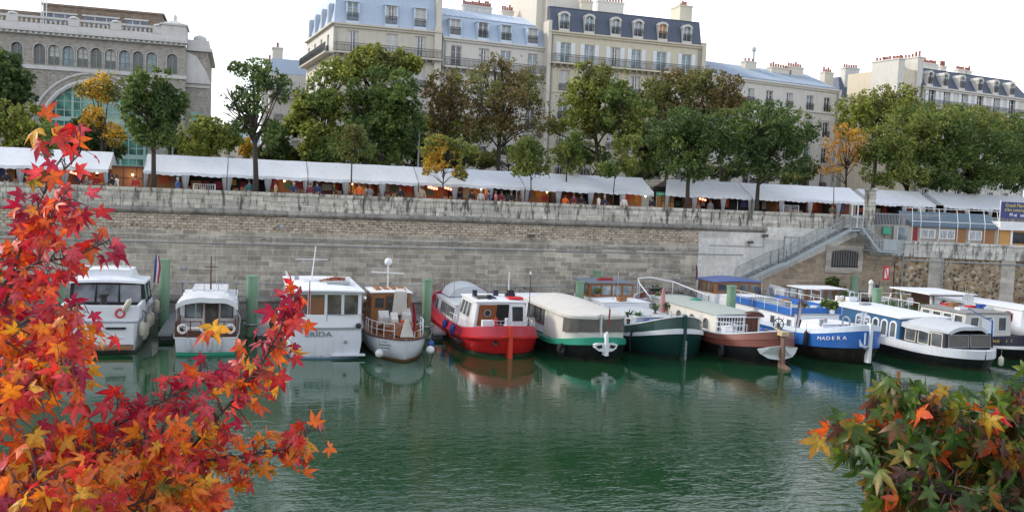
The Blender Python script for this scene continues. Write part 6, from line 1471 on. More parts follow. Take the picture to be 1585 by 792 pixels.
b = MB(); b.hexa([(0.0,5.5,1.9),(0.95,5.5,1.9),(0.85,5.78,1.9),(0.1,5.78,1.9),(0.1,5.3,3.35),(0.85,5.3,3.35),(0.7,5.7,3.5),(0.25,5.7,3.5)]); b.build('folded_canopy', M['canvas'], t)
b = MB(); b.sphere((-0.05,7.2,5.0),0.24,14); b.build('radar_dome', M['white'], t, smooth='auto')
b = MB(); b.tube([(-0.05,7.2,3.3),(-0.05,7.2,4.8)],0.05,6); b.hexa([(-1.05,7.1,4.32),(0.95,7.1,4.25),(0.95,7.3,4.25),(-1.05,7.3,4.32),(-1.05,7.1,4.38),(0.95,7.1,4.31),(0.95,7.3,4.31),(-1.05,7.3,4.38)]); b.build('mast', M['white'], t)
cc = Cab('fore_cabin', t, -1.1, 1.1, 8.6, 11.5, 1.5, 2.3, M['teak'], ti=0.1, tf=0.6); cc.roof(0.06,0.05); cc.windows('left',3,0.1,0.85,0.35,0.8,0.2,mf=M['teak']); cc.windows('right',3,0.1,0.85,0.35,0.8,0.2,mf=M['teak'])
b = MB()
for i, (w_, z) in enumerate(((0.30,1.02),(0.46,0.86),(0.36,0.70))):
    for k in range(int(w_/0.05)): b.hexa([(-1.08-w_/2+k*0.055+i*0.02, 0.72-0.62*( -w_/2+k*0.055), z),(-1.08-w_/2+k*0.055+0.035+i*0.02, 0.72-0.62*(-w_/2+k*0.055+0.035), z),(-1.08-w_/2+k*0.055+0.035, 0.78-0.62*(-w_/2+k*0.055), z),(-1.08-w_/2+k*0.055, 0.78-0.62*(-w_/2+k*0.055), z)]+[(-1.08-w_/2+k*0.055+i*0.02, 0.72-0.62*(-w_/2+k*0.055), z+0.06),(-1.08-w_/2+k*0.055+0.035+i*0.02, 0.72-0.62*(-w_/2+k*0.055+0.035), z+0.06),(-1.08-w_/2+k*0.055+0.035, 0.78-0.62*(-w_/2+k*0.055), z+0.06),(-1.08-w_/2+k*0.055, 0.78-0.62*(-w_/2+k*0.055), z+0.06)])
b.build('name_marks', M['letterblack'], t)
fender(8.45-1.35, 49.7, 0.42, 'white ball fender on the left quarter of the wooden launch', 'fwhite', 0.24, ball=True)
fender(8.45+1.55, 49.9, 0.55, 'white ball fender between the wooden launch and the green pile', 'fwhite', 0.24, ball=True)
fender(8.45+1.75, 50.8, 0.75, 'blue ball fender between the wooden launch and the red barge', 'fblue', 0.20, ball=True)
o = thing('cushion', 'orange red cushion lying in the cockpit of the wooden launch', 'cushion', (8.95, 52.6, 1.62)); MB().hexa([(-0.3,-0.2,0),(0.3,-0.2,0),(0.3,0.2,0),(-0.3,0.2,0),(-0.22,-0.15,0.2),(0.22,-0.15,0.2),(0.22,0.15,0.22),(-0.22,0.15,0.22)]).build('cushion', mat('orange_cushion', (0.65,0.10,0.03), 0.9), o)
# 5 ---- red barge
t = boat('red_barge', 'bright red barge with white wheelhouse, brown door panel and rounded bow', 14.75, 50.1); B5 = t
h = Hull(15.8, 4.7, 'round', 'round', 1.85, 1.25, 2.3, an=2.9, af=3.6, pn=2.2, pf=2.1)
h.skin('hull', [(0,-0.4,0.5,0.7,1.2,1),(0,0.25,0.12,0.25,0.7,1),(0.62,0,0.0,0.03,0.2,1)], M['red'], t)
h.skin('bulwark', [(0.62,0.03,0.0,0.02,0.2,1),(1,0,0.10,0.10,0,1),(1,0.0,0.20,0.22,0.1,1),(0.72,0,0.2,0.24,0.1,1)], mat('crimson_bulwark_paint', (0.46,0.02,0.045), 0.35, var=0.12, dirt=0.1), t)
h.skin('rub_rail', [(0.60,0,-0.0,0,0.2,1),(0.60,0,-0.08,-0.07,0.15,1),(0.66,0.02,-0.08,-0.07,0.15,1),(0.66,0.02,0,0,0.2,1)], M['red'], t)
h.skin('boot_stripe', [(0,-0.2,0.2,0.4,0.9,1),(0,0.2,0.11,0.24,0.75,1)], M['black'], t)
h.deck('deck', 0.72, 0.0, 0.1, M['grey'], t)
b = MB(); b.hexa([(-0.12,-0.22,-0.3),(0.12,-0.22,-0.3),(0.12,0.4,-0.3),(-0.12,0.4,-0.3),(-0.12,-0.12,1.85),(0.12,-0.12,1.85),(0.12,0.25,1.85),(-0.12,0.25,1.85)]); b.box(-0.5,0.5,-0.18,-0.08,1.22,1.30); b.build('stem_post', mat('orange_red_paint', (0.62,0.05,0.02), 0.4), t)
b = MB(); b.lathe((-0.85,-0.0,0.85),[(0.01,0.1),(0.13,0.05),(0.14,0.15)],10,'y'); b.build('hawse_pipe', M['black'], t)
c = Cab('wheelhouse', t, -1.75, 1.75, 2.2, 7.3, 1.0, 2.95, M['white'], ti=0.25, tf=1.2)
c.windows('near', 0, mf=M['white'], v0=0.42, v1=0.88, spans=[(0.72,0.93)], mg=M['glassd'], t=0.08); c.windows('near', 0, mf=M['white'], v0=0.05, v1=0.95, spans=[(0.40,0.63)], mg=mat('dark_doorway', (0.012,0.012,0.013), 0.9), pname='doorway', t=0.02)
a, b_, cc_, d = c.face('near'); P = lambda u, v: (a.lerp(b_, u)).lerp(d.lerp(cc_, u), v)
o = P(0.05, 0.3); ux = (P(0.38,0.3)-o); w_ = ux.length; ux.normalize(); uz = (P(0.05,0.95)-o).normalized(); MB().obox(o, ux, uz, 0, w_, 0.02, 0.07, 0, 1.25).build('door', M['wood'], t); porthole(tuple(o+ux*w_*0.5+uz*0.75+V3((0,-0.07,0))), (0,-1,0), 0.2, t, M['grey'])
for f_ in ('left','right'): c.windows(f_, 3, 0.30, 0.92, 0.45, 0.90, 0.25, mg=M['glassd'], t=0.06) if f_ == 'right' else c.windows(f_, 3, 0.12, 0.72, 0.45, 0.90, 0.25, mg=M['glassm'], t=0.06)
rf = c.roof(0.12, 0.07, M['roofwhite'], camber=0.08)
c2 = Cab('long_cabin', t, -1.85, 1.85, 7.0, 13.2, 1.0, 2.1, M['white'], ti=0.15)
for f_ in ('left','right'): c2.windows(f_, 2, 0.30, 0.98, 0.25, 0.85, 0.15, mf=M['grey'], mg=M['glassm'], nx=3, t=0.05); c2.windows(f_, 1, 0.05, 0.13, 0.1, 0.85, 0.1, mf=M['grey'])
c2.roof(0.08, 0.07, M['greycanvas'], camber=0.12)
b = MB(); vs = []; fs = []
for j in range(5):
    for i in range(11): p = i/10; q = j/4; vs.append((-1.4+2.9*p, 10.6+2.6*q, 2.3+0.85*math.sqrt(max(0, math.sin(math.pi*p)))*(0.85+0.15*q)))
for j in range(4):
    for i in range(10): a_ = j*11+i; fs.append((a_, a_+1, a_+12, a_+11))
b.add(vs, fs); b.add([vs[i] for i in range(11)], [tuple(range(11))]); b.build('spray_hood', M['greycanvas'], t, smooth='auto')
for s_ in (-1,1):
    rail(h.edge(0.72, 0.1, 0.15, 0, 0, 2.2, 6.5, s_, 1.0), 0.8, parent=t, m=M['white']); rail(h.edge(1, 0.0, 0.15, 0, 0, 12.0, 15.6, s_, 0.8), 0.6, parent=t, m=M['darkred'])
b = MB(); b.box(-1.3,-0.1,3.0,4.4,3.06,3.16); b.build('solar_panel', M['glassd'], rf); b = MB(); b.box(0.6,1.5,2.6,3.3,3.1,3.22); b.build('lifebuoy_box', M['signred'], rf)
for x, y, w_, z in ((0.25,4.4,0.3,3.45),(1.0,3.6,0.35,3.55),(-0.6,2.7,0.25,3.35),(-1.0,4.8,0.25,3.4)): MB().box(x-w_/2,x+w_/2,y,y+0.3,3.05,z).build('roof_box', M['navy'], rf)
o = thing('planter', 'small black crate with plants on the roof of the red barge', 'planter', (B5.location.x+1.0, 50.1+3.9, 3.12)); MB().box(-0.3,0.3,-0.15,0.15,0,0.22).build('box', M['black'], o); leaf_cloud('leaves', [(0,0,0.32,0.28,0.15,0.15)], 60, 0.14, LM['dark'], o, 5)
mast(1.2,4.9,3.0,4.6,t,r_=0.04); mast(1.9,2.6,1.5,4.7,t,M['black'],r_=0.03); mast(-1.3,9.5,2.1,4.9,t,M['grey'],r_=0.03)
b = MB(); b.cyl(1.9,2.6,4.65,4.85,0.06,n=8); b.build('masthead_light', M['white'], t)
for x in (-0.55,0.1): b = MB(); b.cyl(x,1.3,1.3,1.75,0.16,n=10); b.cyl(x,1.3,1.75,2.15,0.10,n=10); b.build('deck_fitting', M['white'] if x > 0 else M['red'], t)
b = MB(); b.box(-1.45,-0.75,0.9,1.3,1.35,2.05); b.build('deck_locker', M['white'], t)
rail([(0.95,0.7,1.7),(1.5,1.0,1.65),(1.9,1.5,1.6)],0.55,parent=t); rail([(-1.0,0.6,1.7),(-0.5,0.4,1.7),(-0.1,0.3,1.75)],0.4,parent=t)
for y, l in ((4.6,'front'),(6.8,'rear')): fender(14.75-2.45, 50.1+y, 0.95, '%s blue sausage fender on the left side of the red barge' % l, 'fblue', 0.15, 0.65)
b = MB(); b.box(-2.75,-2.35,2.0,3.3,0.6,0.68); b.tube([(-2.7,2.0,0.68),(-2.5,1.7,1.5)],0.015,4); b.tube([(-2.7,3.3,0.68),(-2.4,3.5,1.5)],0.015,4); b.build('side_step', M['black'], t)

# 6 ---- barge with beige canvas tent
t = boat('canvas_covered_barge', 'black barge with sea green rail fully covered by a beige canvas tent', 19.85, 48.0); B6 = t
h = Hull(16.5, 4.7, 'round', 'round', 1.50, 0.85, 1.6, an=3.4, af=3.4, pn=1.9, pf=2.2)
h.skin('hull', [(0,-0.4,0.5,0.8,1.2,1),(0,0.1,0.12,0.3,0.8,1),(0.72,0,0.0,0.04,0.2,1)], M['black'], t)
h.skin('bulwark', [(0.70,0,0.0,0.04,0.2,1),(0.72,0,-0.05,0,0.15,1),(1,0,-0.02,0,0,1),(1,0.02,0.12,0.15,0.1,1),(0.8,0,0.14,0.15,0.1,1)], M['seagreen'], t)
h.deck('deck', 0.85, 0, 0.05, M['greydeck'], t)
# canvas tent: plan outline follows the hull, inset
vs = []; fs = []; prof = [(0.06,0.0,0.0),(0.10,0.8,0.0),(0.16,1.45,0.0),(0.22,1.75,0.0)]
ysT = [0.9,1.05,1.4,2.0,3.0,4.2,5.4]; outline = []
for y in ysT:
    q = (y-0.9)/1.6; x = 1.75*min(1, math.sqrt(max(0, 1-(1-min(q,1))**3)))+0.25 if q < 1 else 2.0; outline.append((x, y))
ring0 = [(-x, y) for x, y in outline[::-1]]+[(x, y) for x, y in outline]
def tz(y, k): base = h.sheer(y)*0.95; return [base, base+0.65, base+1.1, 2.62][k]
b = MB(); n = len(ring0)
for k in range(4):
    for i, (x, y) in enumerate(ring0):
        ins = [0,0.02,0.05,0.12][k]; f_ = 0.025*math.sin(i*2.2+k) ; vs.append((x*(1-ins*0.5)+f_, y+ins*0.6+f_, tz(y, k)+0.02*math.sin(i*1.7)))
for k in range(3):
    for i in range(n-1): a_ = k*n+i; fs.append((a_, a_+1, a_+n+1, a_+n))
b.add(vs, fs); b.build('canvas_side', M['canvas'], t, smooth='auto')
b = MB(); vs = []; fs = []; NX = 8
ysR = [0.85,1.1,1.5,2.2,3.2,4.4,5.6,7.0,8.5,9.6]
for y in ysR:
    q = (y-0.85)/1.7; hw = (1.75*math.sqrt(max(0, 1-(1-min(q,1))**3))+0.27)
    for i in range(NX+1): p = 2*i/NX-1; vs.append((hw*p, y, 2.60+0.42*(1-abs(p)**1.7)*min(1, 0.35+q*0.25)-0.05*abs(math.sin(y*2.2))*(1-p*p)+(0.03 if abs(p) < 1 else 0)))
for j in range(len(ysR)-1):
    for i in range(NX): a_ = j*(NX+1)+i; fs.append((a_, a_+1, a_+NX+2, a_+NX+1))
b.add(vs, fs)
for sg in (0, NX):
    v2 = [vs[j*(NX+1)+sg] for j in range(len(ysR))]; b.add(v2+[(v[0], v[1], v[2]-0.16) for v in v2], [(i, i+1, i+1+len(v2), i+len(v2)) for i in range(len(v2)-1)])
v2 = vs[:NX+1]; b.add(v2+[(v[0], v[1], v[2]-0.18) for v in v2], [(i, i+1, i+NX+2, i+NX+1) for i in range(NX)])
b.build('canvas_roof', M['canvas'], t, smooth='auto')
def panel(pts, name, m, parent, th=0.02):
    b = MB(); b.add(pts, [tuple(range(len(pts)))]); return b.build(name, m, parent)
# clear vinyl windows in the canvas (near left, near right, sides)
def on_side(i0, i1, k0, k1, out=0.035, seg=4):
    pts0 = []; pts1 = []
    for s_ in range(seg+1):
        f_ = i0+(i1-i0)*s_/seg; i = int(min(f_, n-2)); q = f_-i
        for kk, L_ in ((k0, pts0), (k1, pts1)):
            x = ring0[i][0]*(1-q)+ring0[i+1][0]*q; y = ring0[i][1]*(1-q)+ring0[i+1][1]*q; base = h.sheer(y)*0.95; z = base+(2.62-base)*kk; sh = kk*0.10
            v = V3((x, y-0.9, 0)); d = V3((x, (y-3.0), 0)).normalized(); L_.append((x*(1-sh*0.5)+d.x*out, y+sh*0.6+d.y*out, z))
    b = MB(); m_ = len(pts0); b.add(pts0+pts1, [(i, i+1, m_+i+1, m_+i) for i in range(m_-1)]); return b
for i0, i1 in ((3.15,6.35),(6.75,9.6)): on_side(i0, i1, 0.33, 0.86, 0.11).build('vinyl_window', M['vinyl'], t)
b = on_side(6.5, 6.62, 0.0, 1.0, 0.12, 1); b.build('zip', M['white'], t)
c = Cab('cabin', t, -1.95, 1.95, 5.4, 13.0, 0.9, 2.5, M['white'], ti=0.1); c.roof(0.1,0.06,M['roofwhite'])
c.windows('left', 0, v0=0.35, v1=0.92, mf=M['darkwood'], spans=[(0.52,0.70),(0.72,0.86),(0.88,0.98)], mg=M['glassm']); c.windows('left', 2, 0.05, 0.45, 0.35, 0.9, 0.3, mf=M['darkwood']); c.windows('right', 4, 0.05, 0.95, 0.35, 0.9, 0.3, mf=M['darkwood'])
b = MB(); b.prism([(-0.72,1.12),(-0.66,0.92),(-0.45,0.76),(-0.12,0.68),(0.12,0.68),(0.45,0.76),(0.66,0.92),(0.72,1.12),(0.5,1.2),(-0.5,1.2)], 'y', -0.13, 0.25); b.build('stern_plaque', M['white'], t)
for s_ in (-1,1): b = MB(); b.prism([(s_*0.62,1.05),(s_*0.28,1.12),(s_*0.2,0.95),(s_*0.45,0.88)], 'y', -0.145, -0.131); b.build('hawse_hole', M['black'], t)
b = MB(); b.hexa([(-0.10,-0.32,0.5),(0.10,-0.32,0.5),(0.10,0.2,0.5),(-0.10,0.2,0.5),(-0.07,-0.25,1.75),(0.07,-0.25,1.75),(0.07,0.1,1.75),(-0.07,0.1,1.75)]); b.sphere((0,-0.15,1.8),0.08,8); b.build('rudder_head', M['white'], t)
o = thing('tyre_fender', 'black tyre hung at the green rail of the canvas covered barge', 'tyre', (19.85-2.2, 48.0+1.35, 0.62), R(35)); b = MB(); b.torus((0,0,0),0.26,0.10,'y',18,8); b.build('tyre', M['tyre'], o, smooth='auto')
flag(0.05, -0.1, 1.9, 3.3, t, [M['flagred']], lean=0.2, w=0.15)

# 7 ---- dark green barge with wooden wheelhouse far back
t = boat('dark_green_barge', 'dark green barge with white sheer stripe and wooden wheelhouse at its far end', 25.3, 48.9); B7 = t
h = Hull(16.6, 5.4, 'round', 'round', 2.60, 1.35, 1.9, an=4.0, af=3.2, pn=1.85, pf=2.2)
h.skin('hull', [(0,-0.4,0.5,0.7,1.2,1),(0,0.15,0.10,0.2,0.8,1),(0.60,0,0.0,0.02,0.2,1)], M['dkgreen'], t)
h.skin('boot_stripe', [(0,-0.2,0.2,0.35,0.9,1),(0,0.22,0.075,0.16,0.75,1)], mat('black_green_boot', (0.02,0.028,0.025), 0.5, dirt=0.4, dcol=(0.08,0.08,0.07)), t)
h.skin('sheer_stripe', [(0.60,0,0.0,0.02,0.2,1),(0.60,0.01,-0.06,-0.04,0.15,1),(0.72,0.0,-0.06,-0.04,0.15,1),(0.72,0.01,0,0.02,0.2,1)], M['white'], t)
h.skin('bulwark', [(0.72,0,0.0,0.02,0.2,1),(1,0,0.08,0.08,0.05,1),(1,0,0.18,0.2,0.1,1),(0.78,0,0.2,0.2,0.1,1)], M['dkgreen'], t)
h.skin('cap_rail', [(1,-0.01,0.04,0.04,0.05,1),(1,0.05,0.04,0.04,0.05,1),(1,0.05,0.24,0.24,0.1,1)], M['white'], t)
h.deck('deck', 0.80, 0, 0.05, M['greydeck'], t)
b = MB(); b.hexa([(-0.11,-0.2,-0.3),(0.11,-0.2,-0.3),(0.11,0.3,-0.3),(-0.11,0.3,-0.3),(-0.08,-0.12,2.7),(0.08,-0.12,2.7),(0.08,0.25,2.7),(-0.08,0.25,2.7)]); b.build('stem_post', M['dkgreen'], t)
b = MB(); 
for i in range(9): b.torus((0.02,-0.26-0.01*(i % 2),1.1-i*0.13),0.06,0.022,'y' if i % 2 else 'x',8,5)
b.build('anchor_chain', M['grey'], t)
rail(h.edge(1,0.05,0.15,0,0,0.3,2.2,-1,0.8),0.35,parent=t,mids=()); b = MB(); b.torus((-0.35,0.8,2.35),0.28,0.02,'y',16,5); b.torus((0.3,0.5,2.45),0.25,0.02,'x',16,5); b.build('bow_hoop', M['chrome'], t)
bitt(-0.5,1.6,1.75,t)
c = Cab('fore_cabin', t, -1.7, 1.7, 3.6, 8.8, 1.2, 1.95, mat('pale_blue_grey_paint', (0.36,0.42,0.50), 0.5), ti=0.2, tn=0.2); c.roof(0.05,0.05,M['greycanvas'],camber=0.18); c.windows('left',4,0.08,0.92,0.3,0.8,0.5,t=0.04); c.windows('right',4,0.08,0.92,0.3,0.8,0.5,t=0.04)
c = Cab('low_cabin', t, -1.8, 1.8, 8.8, 11.6, 1.2, 2.3, M['white'], ti=0.1); c.roof(0.08,0.06)
for f_ in ('left','right'): c.windows(f_,3,0.1,0.9,0.4,0.85,0.4)
c = Cab('wheelhouse', t, -1.75, 1.75, 11.6, 14.6, 1.4, 2.35, M['white'], ti=0.0)
c = Cab('wheelhouse_top', t, -1.75, 1.75, 11.6, 14.6, 2.35, 3.35, M['teak'], ti=0.04)
c.windows('near', 4, 0.03, 0.97, 0.2, 0.86, 0.16, mf=M['teak'], mg=M['glassp']); c.windows('left', 3, 0.03, 0.97, 0.2, 0.86, 0.18, mf=M['wood'], mg=M['glassm']); c.windows('right', 3, 0.03, 0.97, 0.2, 0.86, 0.18, mf=M['wood'])
rf = c.roof(0.16, 0.09, mat('grey_blue_roof_paint', (0.16,0.19,0.24), 0.5), camber=0.12)
MB().hexa([(-0.9,11.9,3.55),(0.3,11.9,3.55),(0.3,12.5,3.55),(-0.9,12.5,3.55),(-0.7,12,3.72),(0.15,12,3.72),(0.15,12.4,3.72),(-0.7,12.4,3.72)]).build('covered_dinghy', M['darkred'], rf)
mast(0.4,11.4,2.4,4.3,t,M['chrome'],r_=0.025)
for k, (x, y, z, l) in enumerate(((-1.3,5.0,1.62,'palm like potted plant at the left edge of the dark green barge'),(-0.9,4.3,1.62,'yellow crate with plants on the dark green barge deck'),(0.4,4.6,2.1,'low spiky potted plant on the cabin of the dark green barge'))):
    o = thing('potted_plant', l, 'plant', (25.1+x, 48.9+y, z)); b = MB()
    if k == 1: b.box(-0.45,0.45,-0.15,0.15,-0.2,0.2); b.build('crate', M['plyorange'], o)
    else: b.lathe((0,0,-0.2),[(0.12,0),(0.18,0.3),(0.14,0.3)],10); b.build('pot', M['pot'], o)
    b = MB()
    for i in range(26):
        q = random.uniform(0,6.28); l_ = random.uniform(0.35,0.75); e = V3((math.cos(q)*l_*0.7, math.sin(q)*l_*0.7, 0.25+l_*0.7)); m_ = e*0.6+V3((0,0,0.2)); w_ = 0.05; s_ = V3((-math.sin(q),math.cos(q),0))*w_
        b.add([(0,0,0.05),tuple(m_+s_),tuple(e),tuple(m_-s_)],[(0,1,2,3)])
    b.build('leaves', M['leafy'], o)
o = thing('closed_parasol', 'closed faded pink parasol on the deck between the green and the brown barge', 'parasol', (25.1+1.3, 48.9+5.4, 1.4)); b = MB(); b.tube([(0,0,0),(0,0,2.5)],0.025,6); b.build('pole', M['teak'], o); b = MB(); b.lathe((0,0,0.75),[(0.16,0),(0.17,0.5),(0.13,1.1),(0.03,1.7)],10); b.build('folded_cloth', mat('faded_pink_cloth', (0.42,0.20,0.20), 0.9), o)
for i,(x,z) in enumerate(((-2.35,0.75),)): b = MB(); b.tube([(-2.42,2.2,1.5),(-2.56,2.2,0.9),(-2.5,2.2,0.1)],[0.05,0.07,0.05],6); b.build('rubbing_strip', M['blackrub'], t)

# 8 ---- brown red barge with grey cabin roof, lattice window, rudder plaque
t = boat('brown_red_barge', 'brown red barge with long cream cabin, grey roof, lattice window and ship wheel', 30.25, 46.2); B8 = t
h = Hull(18.6, 4.9, 'round', 'round', 2.10, 1.30, 2.3, an=3.9, af=3.6, pn=1.85, pf=2.2)
h.skin('hull', [(0,-0.4,0.5,0.7,1.2,1),(0,0.1,0.10,0.25,0.8,1),(0.56,0,0.0,0.04,0.2,1)], M['black'], t)
h.skin('bulwark', [(0.56,0,0.0,0.04,0.2,1),(0.57,0,-0.03,0.01,0.2,1),(0.78,0,0.0,0.03,0.1,1),(0.79,0,-0.02,0.01,0.1,1),(1,0,0.06,0.06,0,1),(1,0,0.2,0.2,0.1,1),(0.75,0,0.2,0.22,0.1,1)], M['brownred'], t)
h.skin('cap_rail', [(1,0.0,0.04,0.04,0.0,1),(1,0.05,0.04,0.04,0,1),(1,0.05,0.22,0.22,0.1,1)], M['white'], t)
h.deck('deck', 0.82, 0, 0.05, M['white'], t)
# plaque and rudder
b = MB(); pts = [(-1.35,1.02),(-1.2,0.75),(-0.8,0.52),(-0.2,0.45),(0.3,0.5),(0.8,0.6),(1.1,0.8),(1.3,1.1),(0.7,1.22),(0.0,1.28),(-0.7,1.2)]
vs = [(x, -0.02+0.42*(abs(x)/1.4)**2.2*1.2-0.12, z) for x, z in pts]; b.add(vs+[(v[0], v[1]+0.1, v[2]) for v in vs], [tuple(range(11)), tuple(range(11,22))[::-1]]+[(i,(i+1)%11,11+(i+1)%11,11+i) for i in range(11)])
pq = b.build('name_plaque', mat('pale_grey_plaque', (0.58,0.62,0.60), 0.5, dirt=0.2), t)
b = MB()
for k in range(5): b.tube([(-1.05+k*0.16,-0.02-0.1,0.86+0.02*k),(-0.98+k*0.16,-0.05-0.1,1.0+0.02*k),(-0.93+k*0.16,-0.06-0.1,0.85+0.02*k)],0.010,4)
b.build('script_marks', M['letterblack'], pq)
b = MB(); b.hexa([(-0.12,-0.45,-0.3),(0.04,-0.45,-0.3),(0.04,0.1,-0.3),(-0.12,0.1,-0.3),(-0.10,-0.36,1.9),(0.02,-0.36,1.9),(0.02,0.0,1.9),(-0.10,0.0,1.9)]); b.hexa([(-0.12,-1.1,-0.3),(0.06,-1.1,-0.3),(0.06,-0.4,-0.3),(-0.12,-0.4,-0.3),(-0.12,-1.0,0.12),(0.06,-1.0,0.12),(0.06,-0.4,0.25),(-0.12,-0.4,0.25)]); b.build('rudder', mat('weathered_brown_paint', (0.20,0.12,0.09), 0.6, var=0.3, dirt=0.4), t)
b = MB(); b.box(-0.28,0.22,-0.42,0.1,1.9,2.15); b.hexa([(-0.12,-0.1,2.1),(0.06,-0.1,2.1),(0.06,0.05,2.1),(-0.12,0.05,2.1),(-0.1,0.9,2.25),(0.04,0.9,2.25),(0.04,1.0,2.25),(-0.1,1.0,2.25)]); b.build('tiller_head', mat('cream_weathered', (0.55,0.43,0.25), 0.6, var=0.3), t)
c = Cab('long_cabin', t, -1.6, 1.6, 5.0, 15.5, 1.0, 2.35, mat('warm_white_cabin_paint', (0.70,0.67,0.60), 0.45, dirt=0.15), ti=0.05)
rf = c.roof(0.10, 0.07, M['greydeck'], camber=0.18); MB().box(-1.72,1.72,4.78,4.9,2.25,2.36).build('roof_trim', M['white'], rf)
c.windows('near', 0, v0=0.28, v1=0.93, spans=[(0.03,0.60)], nx=8, nz=2, mg=M['glassd']); c.windows('near', 0, v0=0.02, v1=0.93, spans=[(0.68,0.93)], mf=M['darkwood'], mg=M['darkwood'], nx=1, pname='door')
b = MB(); pts = [(0.45+0.65*(1+math.cos(q)), 2.3+0.32*math.sin(q)) for q in [math.pi*i/8 for i in range(9)]]; b.prism(pts, 'y', 4.75, 5.3); b.build('companion_hood', M['darkwood'], t)
c.windows('left', 5, 0.05, 0.97, 0.25, 0.75, 1.2, mf=M['cream'], arch=True, mg=M['glassm']); c.windows('right', 5, 0.05, 0.97, 0.25, 0.75, 1.2, mf=M['cream'], arch=True)
b = MB(); b.lathe((0.2,11.2,2.62),[(0.45,0),(0.4,0.08),(0.01,0.12)],14); b.build('roof_hatch', M['seagreen'], rf)
# ship's wheel
wc = (2.05, 3.6, 2.0); b = MB(); b.torus(wc, 0.36, 0.035, 'y', 24, 6)
for k in range(8): q = math.pi*k/4; b.tube([wc, (wc[0]+0.52*math.cos(q), wc[1], wc[2]+0.52*math.sin(q))], 0.022, 5)
b.sphere(wc, 0.1, 8); w_ = b.build('steering_wheel', M['black'], t); b = MB(); b.hexa([(1.95,3.65,1.0),(2.35,3.65,1.0),(2.35,4.0,1.0),(1.95,4.0,1.0),(2.0,3.65,1.9),(2.25,3.65,1.9),(2.25,3.9,1.9),(2.0,3.9,1.9)]); b.build('wheel_pedestal', M['grey'], t)
b = MB(); b.tube([(-1.75,14.2,2.2),(-1.9,16.2,3.2),(-1.6,17.2,3.5),(-0.4,17.6,3.55),(1.0,16.5,3.35),(2.6,13.8,2.6)],0.05,6)
for p in ((-1.9,16.2,3.2),(-1.6,17.2,3.5),(1.0,16.5,3.35)): b.tube([(p[0],p[1],1.8),p],0.03,5)
b.build('awning_frame', M['white'], t)
for i, (x, y) in enumerate(((-0.9,16.3),(0.3,16.6),(-0.2,15.9))):
    o = thing('bicycle', '%s bicycle parked on the far deck of the brown red barge' % ['left','right','middle'][i], 'bicycle', (30.25+x, 46.2+y, 1.95), R((10,-25,30)[i])); b = MB(); b.torus((-0.5,0,0.33),0.32,0.02,'y',16,5); wA = b.build('wheel', M['tyre'], o); b = MB(); b.torus((0.5,0,0.33),0.32,0.02,'y',16,5); b.build('wheel', M['tyre'], o)
    b = MB(); b.tube([(-0.5,0,0.33),(-0.1,0,0.3),(0.35,0,0.8),(-0.2,0,0.78),(-0.1,0,0.3)],0.018,5); b.tube([(-0.2,0,0.78),(-0.5,0,0.33)],0.014,5); b.tube([(0.5,0,0.33),(0.36,0,0.95)],0.018,5); b.build('frame', [M['navy'],M['darkred'],M['steel']][i], o)
    MB().box(-0.3,-0.08,-0.06,0.06,0.88,0.94).build('saddle', M['black'], o); MB().tube([(0.36,-0.26,1.0),(0.36,0.26,1.0)],0.016,5).build('handlebar', M['steel'], o)
bitt(-0.7,2.2,1.6,t); rail([(-1.9,2.0,1.55),(-2.0,3.5,1.45),(-2.1,4.8,1.4)],0.7,parent=t,m=M['white']); rail([(-1.0,4.4,1.4),(0.3,4.4,1.4)],0.45,parent=t,m=M['white'],mids=())
flag(1.5,0.9,1.9,4.0,t,[M['flagblue'],M['flagwhite'],M['flagred']],lean=0.5,w=0.42)
o = thing('tyre_fender', 'black tyre hanging low on the left side of the brown red barge', 'tyre', (30.25-2.45, 46.2+2.6, 0.55), R(75)); b = MB(); b.torus((0,0,0),0.30,0.10,'y',18,8); b.build('tyre', M['tyre'], o, smooth='auto')
# 9 ---- bright blue barge
t = boat('blue_barge', 'bright blue barge with anchor, white lettering and blue roofed wooden wheelhouse far back', 36.3, 46.1); B9 = t
h = Hull(19.5, 4.9, 'round', 'round', 2.50, 1.55, 2.2, an=3.9, af=3.6, pn=1.85, pf=2.2)
h.skin('hull', [(0,-0.4,0.6,1.0,1.2,1),(0,0.1,0.2,0.45,0.8,1),(0.42,0,0.03,0.1,0.2,1)], mat('black_brown_hull', (0.022,0.018,0.016), 0.5, dirt=0.45, dcol=(0.10,0.085,0.07)), t)
h.skin('topside', [(0.42,0,0.02,0.08,0.2,1),(0.43,0,-0.02,0.04,0.2,1),(0.86,0,-0.02,0,0,1)], M['blue'], t)
h.skin('bulwark', [(0.86,0,-0.02,0,0,1),(1,0,0.03,0.03,0,1),(1,0.02,0.18,0.2,0.1,1),(0.75,0,0.2,0.2,0.1,1)], mat('pale_blue_white_bulwark', (0.58,0.66,0.74), 0.4, dirt=0.12), t)
h.deck('deck', 0.78, 0, 0.05, mat('deck_blue_paint', (0.06,0.10,0.36), 0.55), t)
b = MB()
def anchor(b, x, y, z, s=1.0):
    b.tube([(x,y,z+0.55*s),(x,y,z-0.2*s)],0.06*s,6); b.tube([(x-0.42*s,y-0.02,z+0.12*s),(x-0.3*s,y-0.03,z-0.25*s),(x,y-0.04,z-0.38*s),(x+0.3*s,y-0.03,z-0.25*s),(x+0.42*s,y-0.02,z+0.12*s)],[0.02,0.1*s,0.12*s,0.1*s,0.02],6)
anchor(b, -0.35, -0.0, 1.5, 0.95); b.build('anchor', mat('pale_anchor_paint', (0.50,0.58,0.66), 0.5), t)
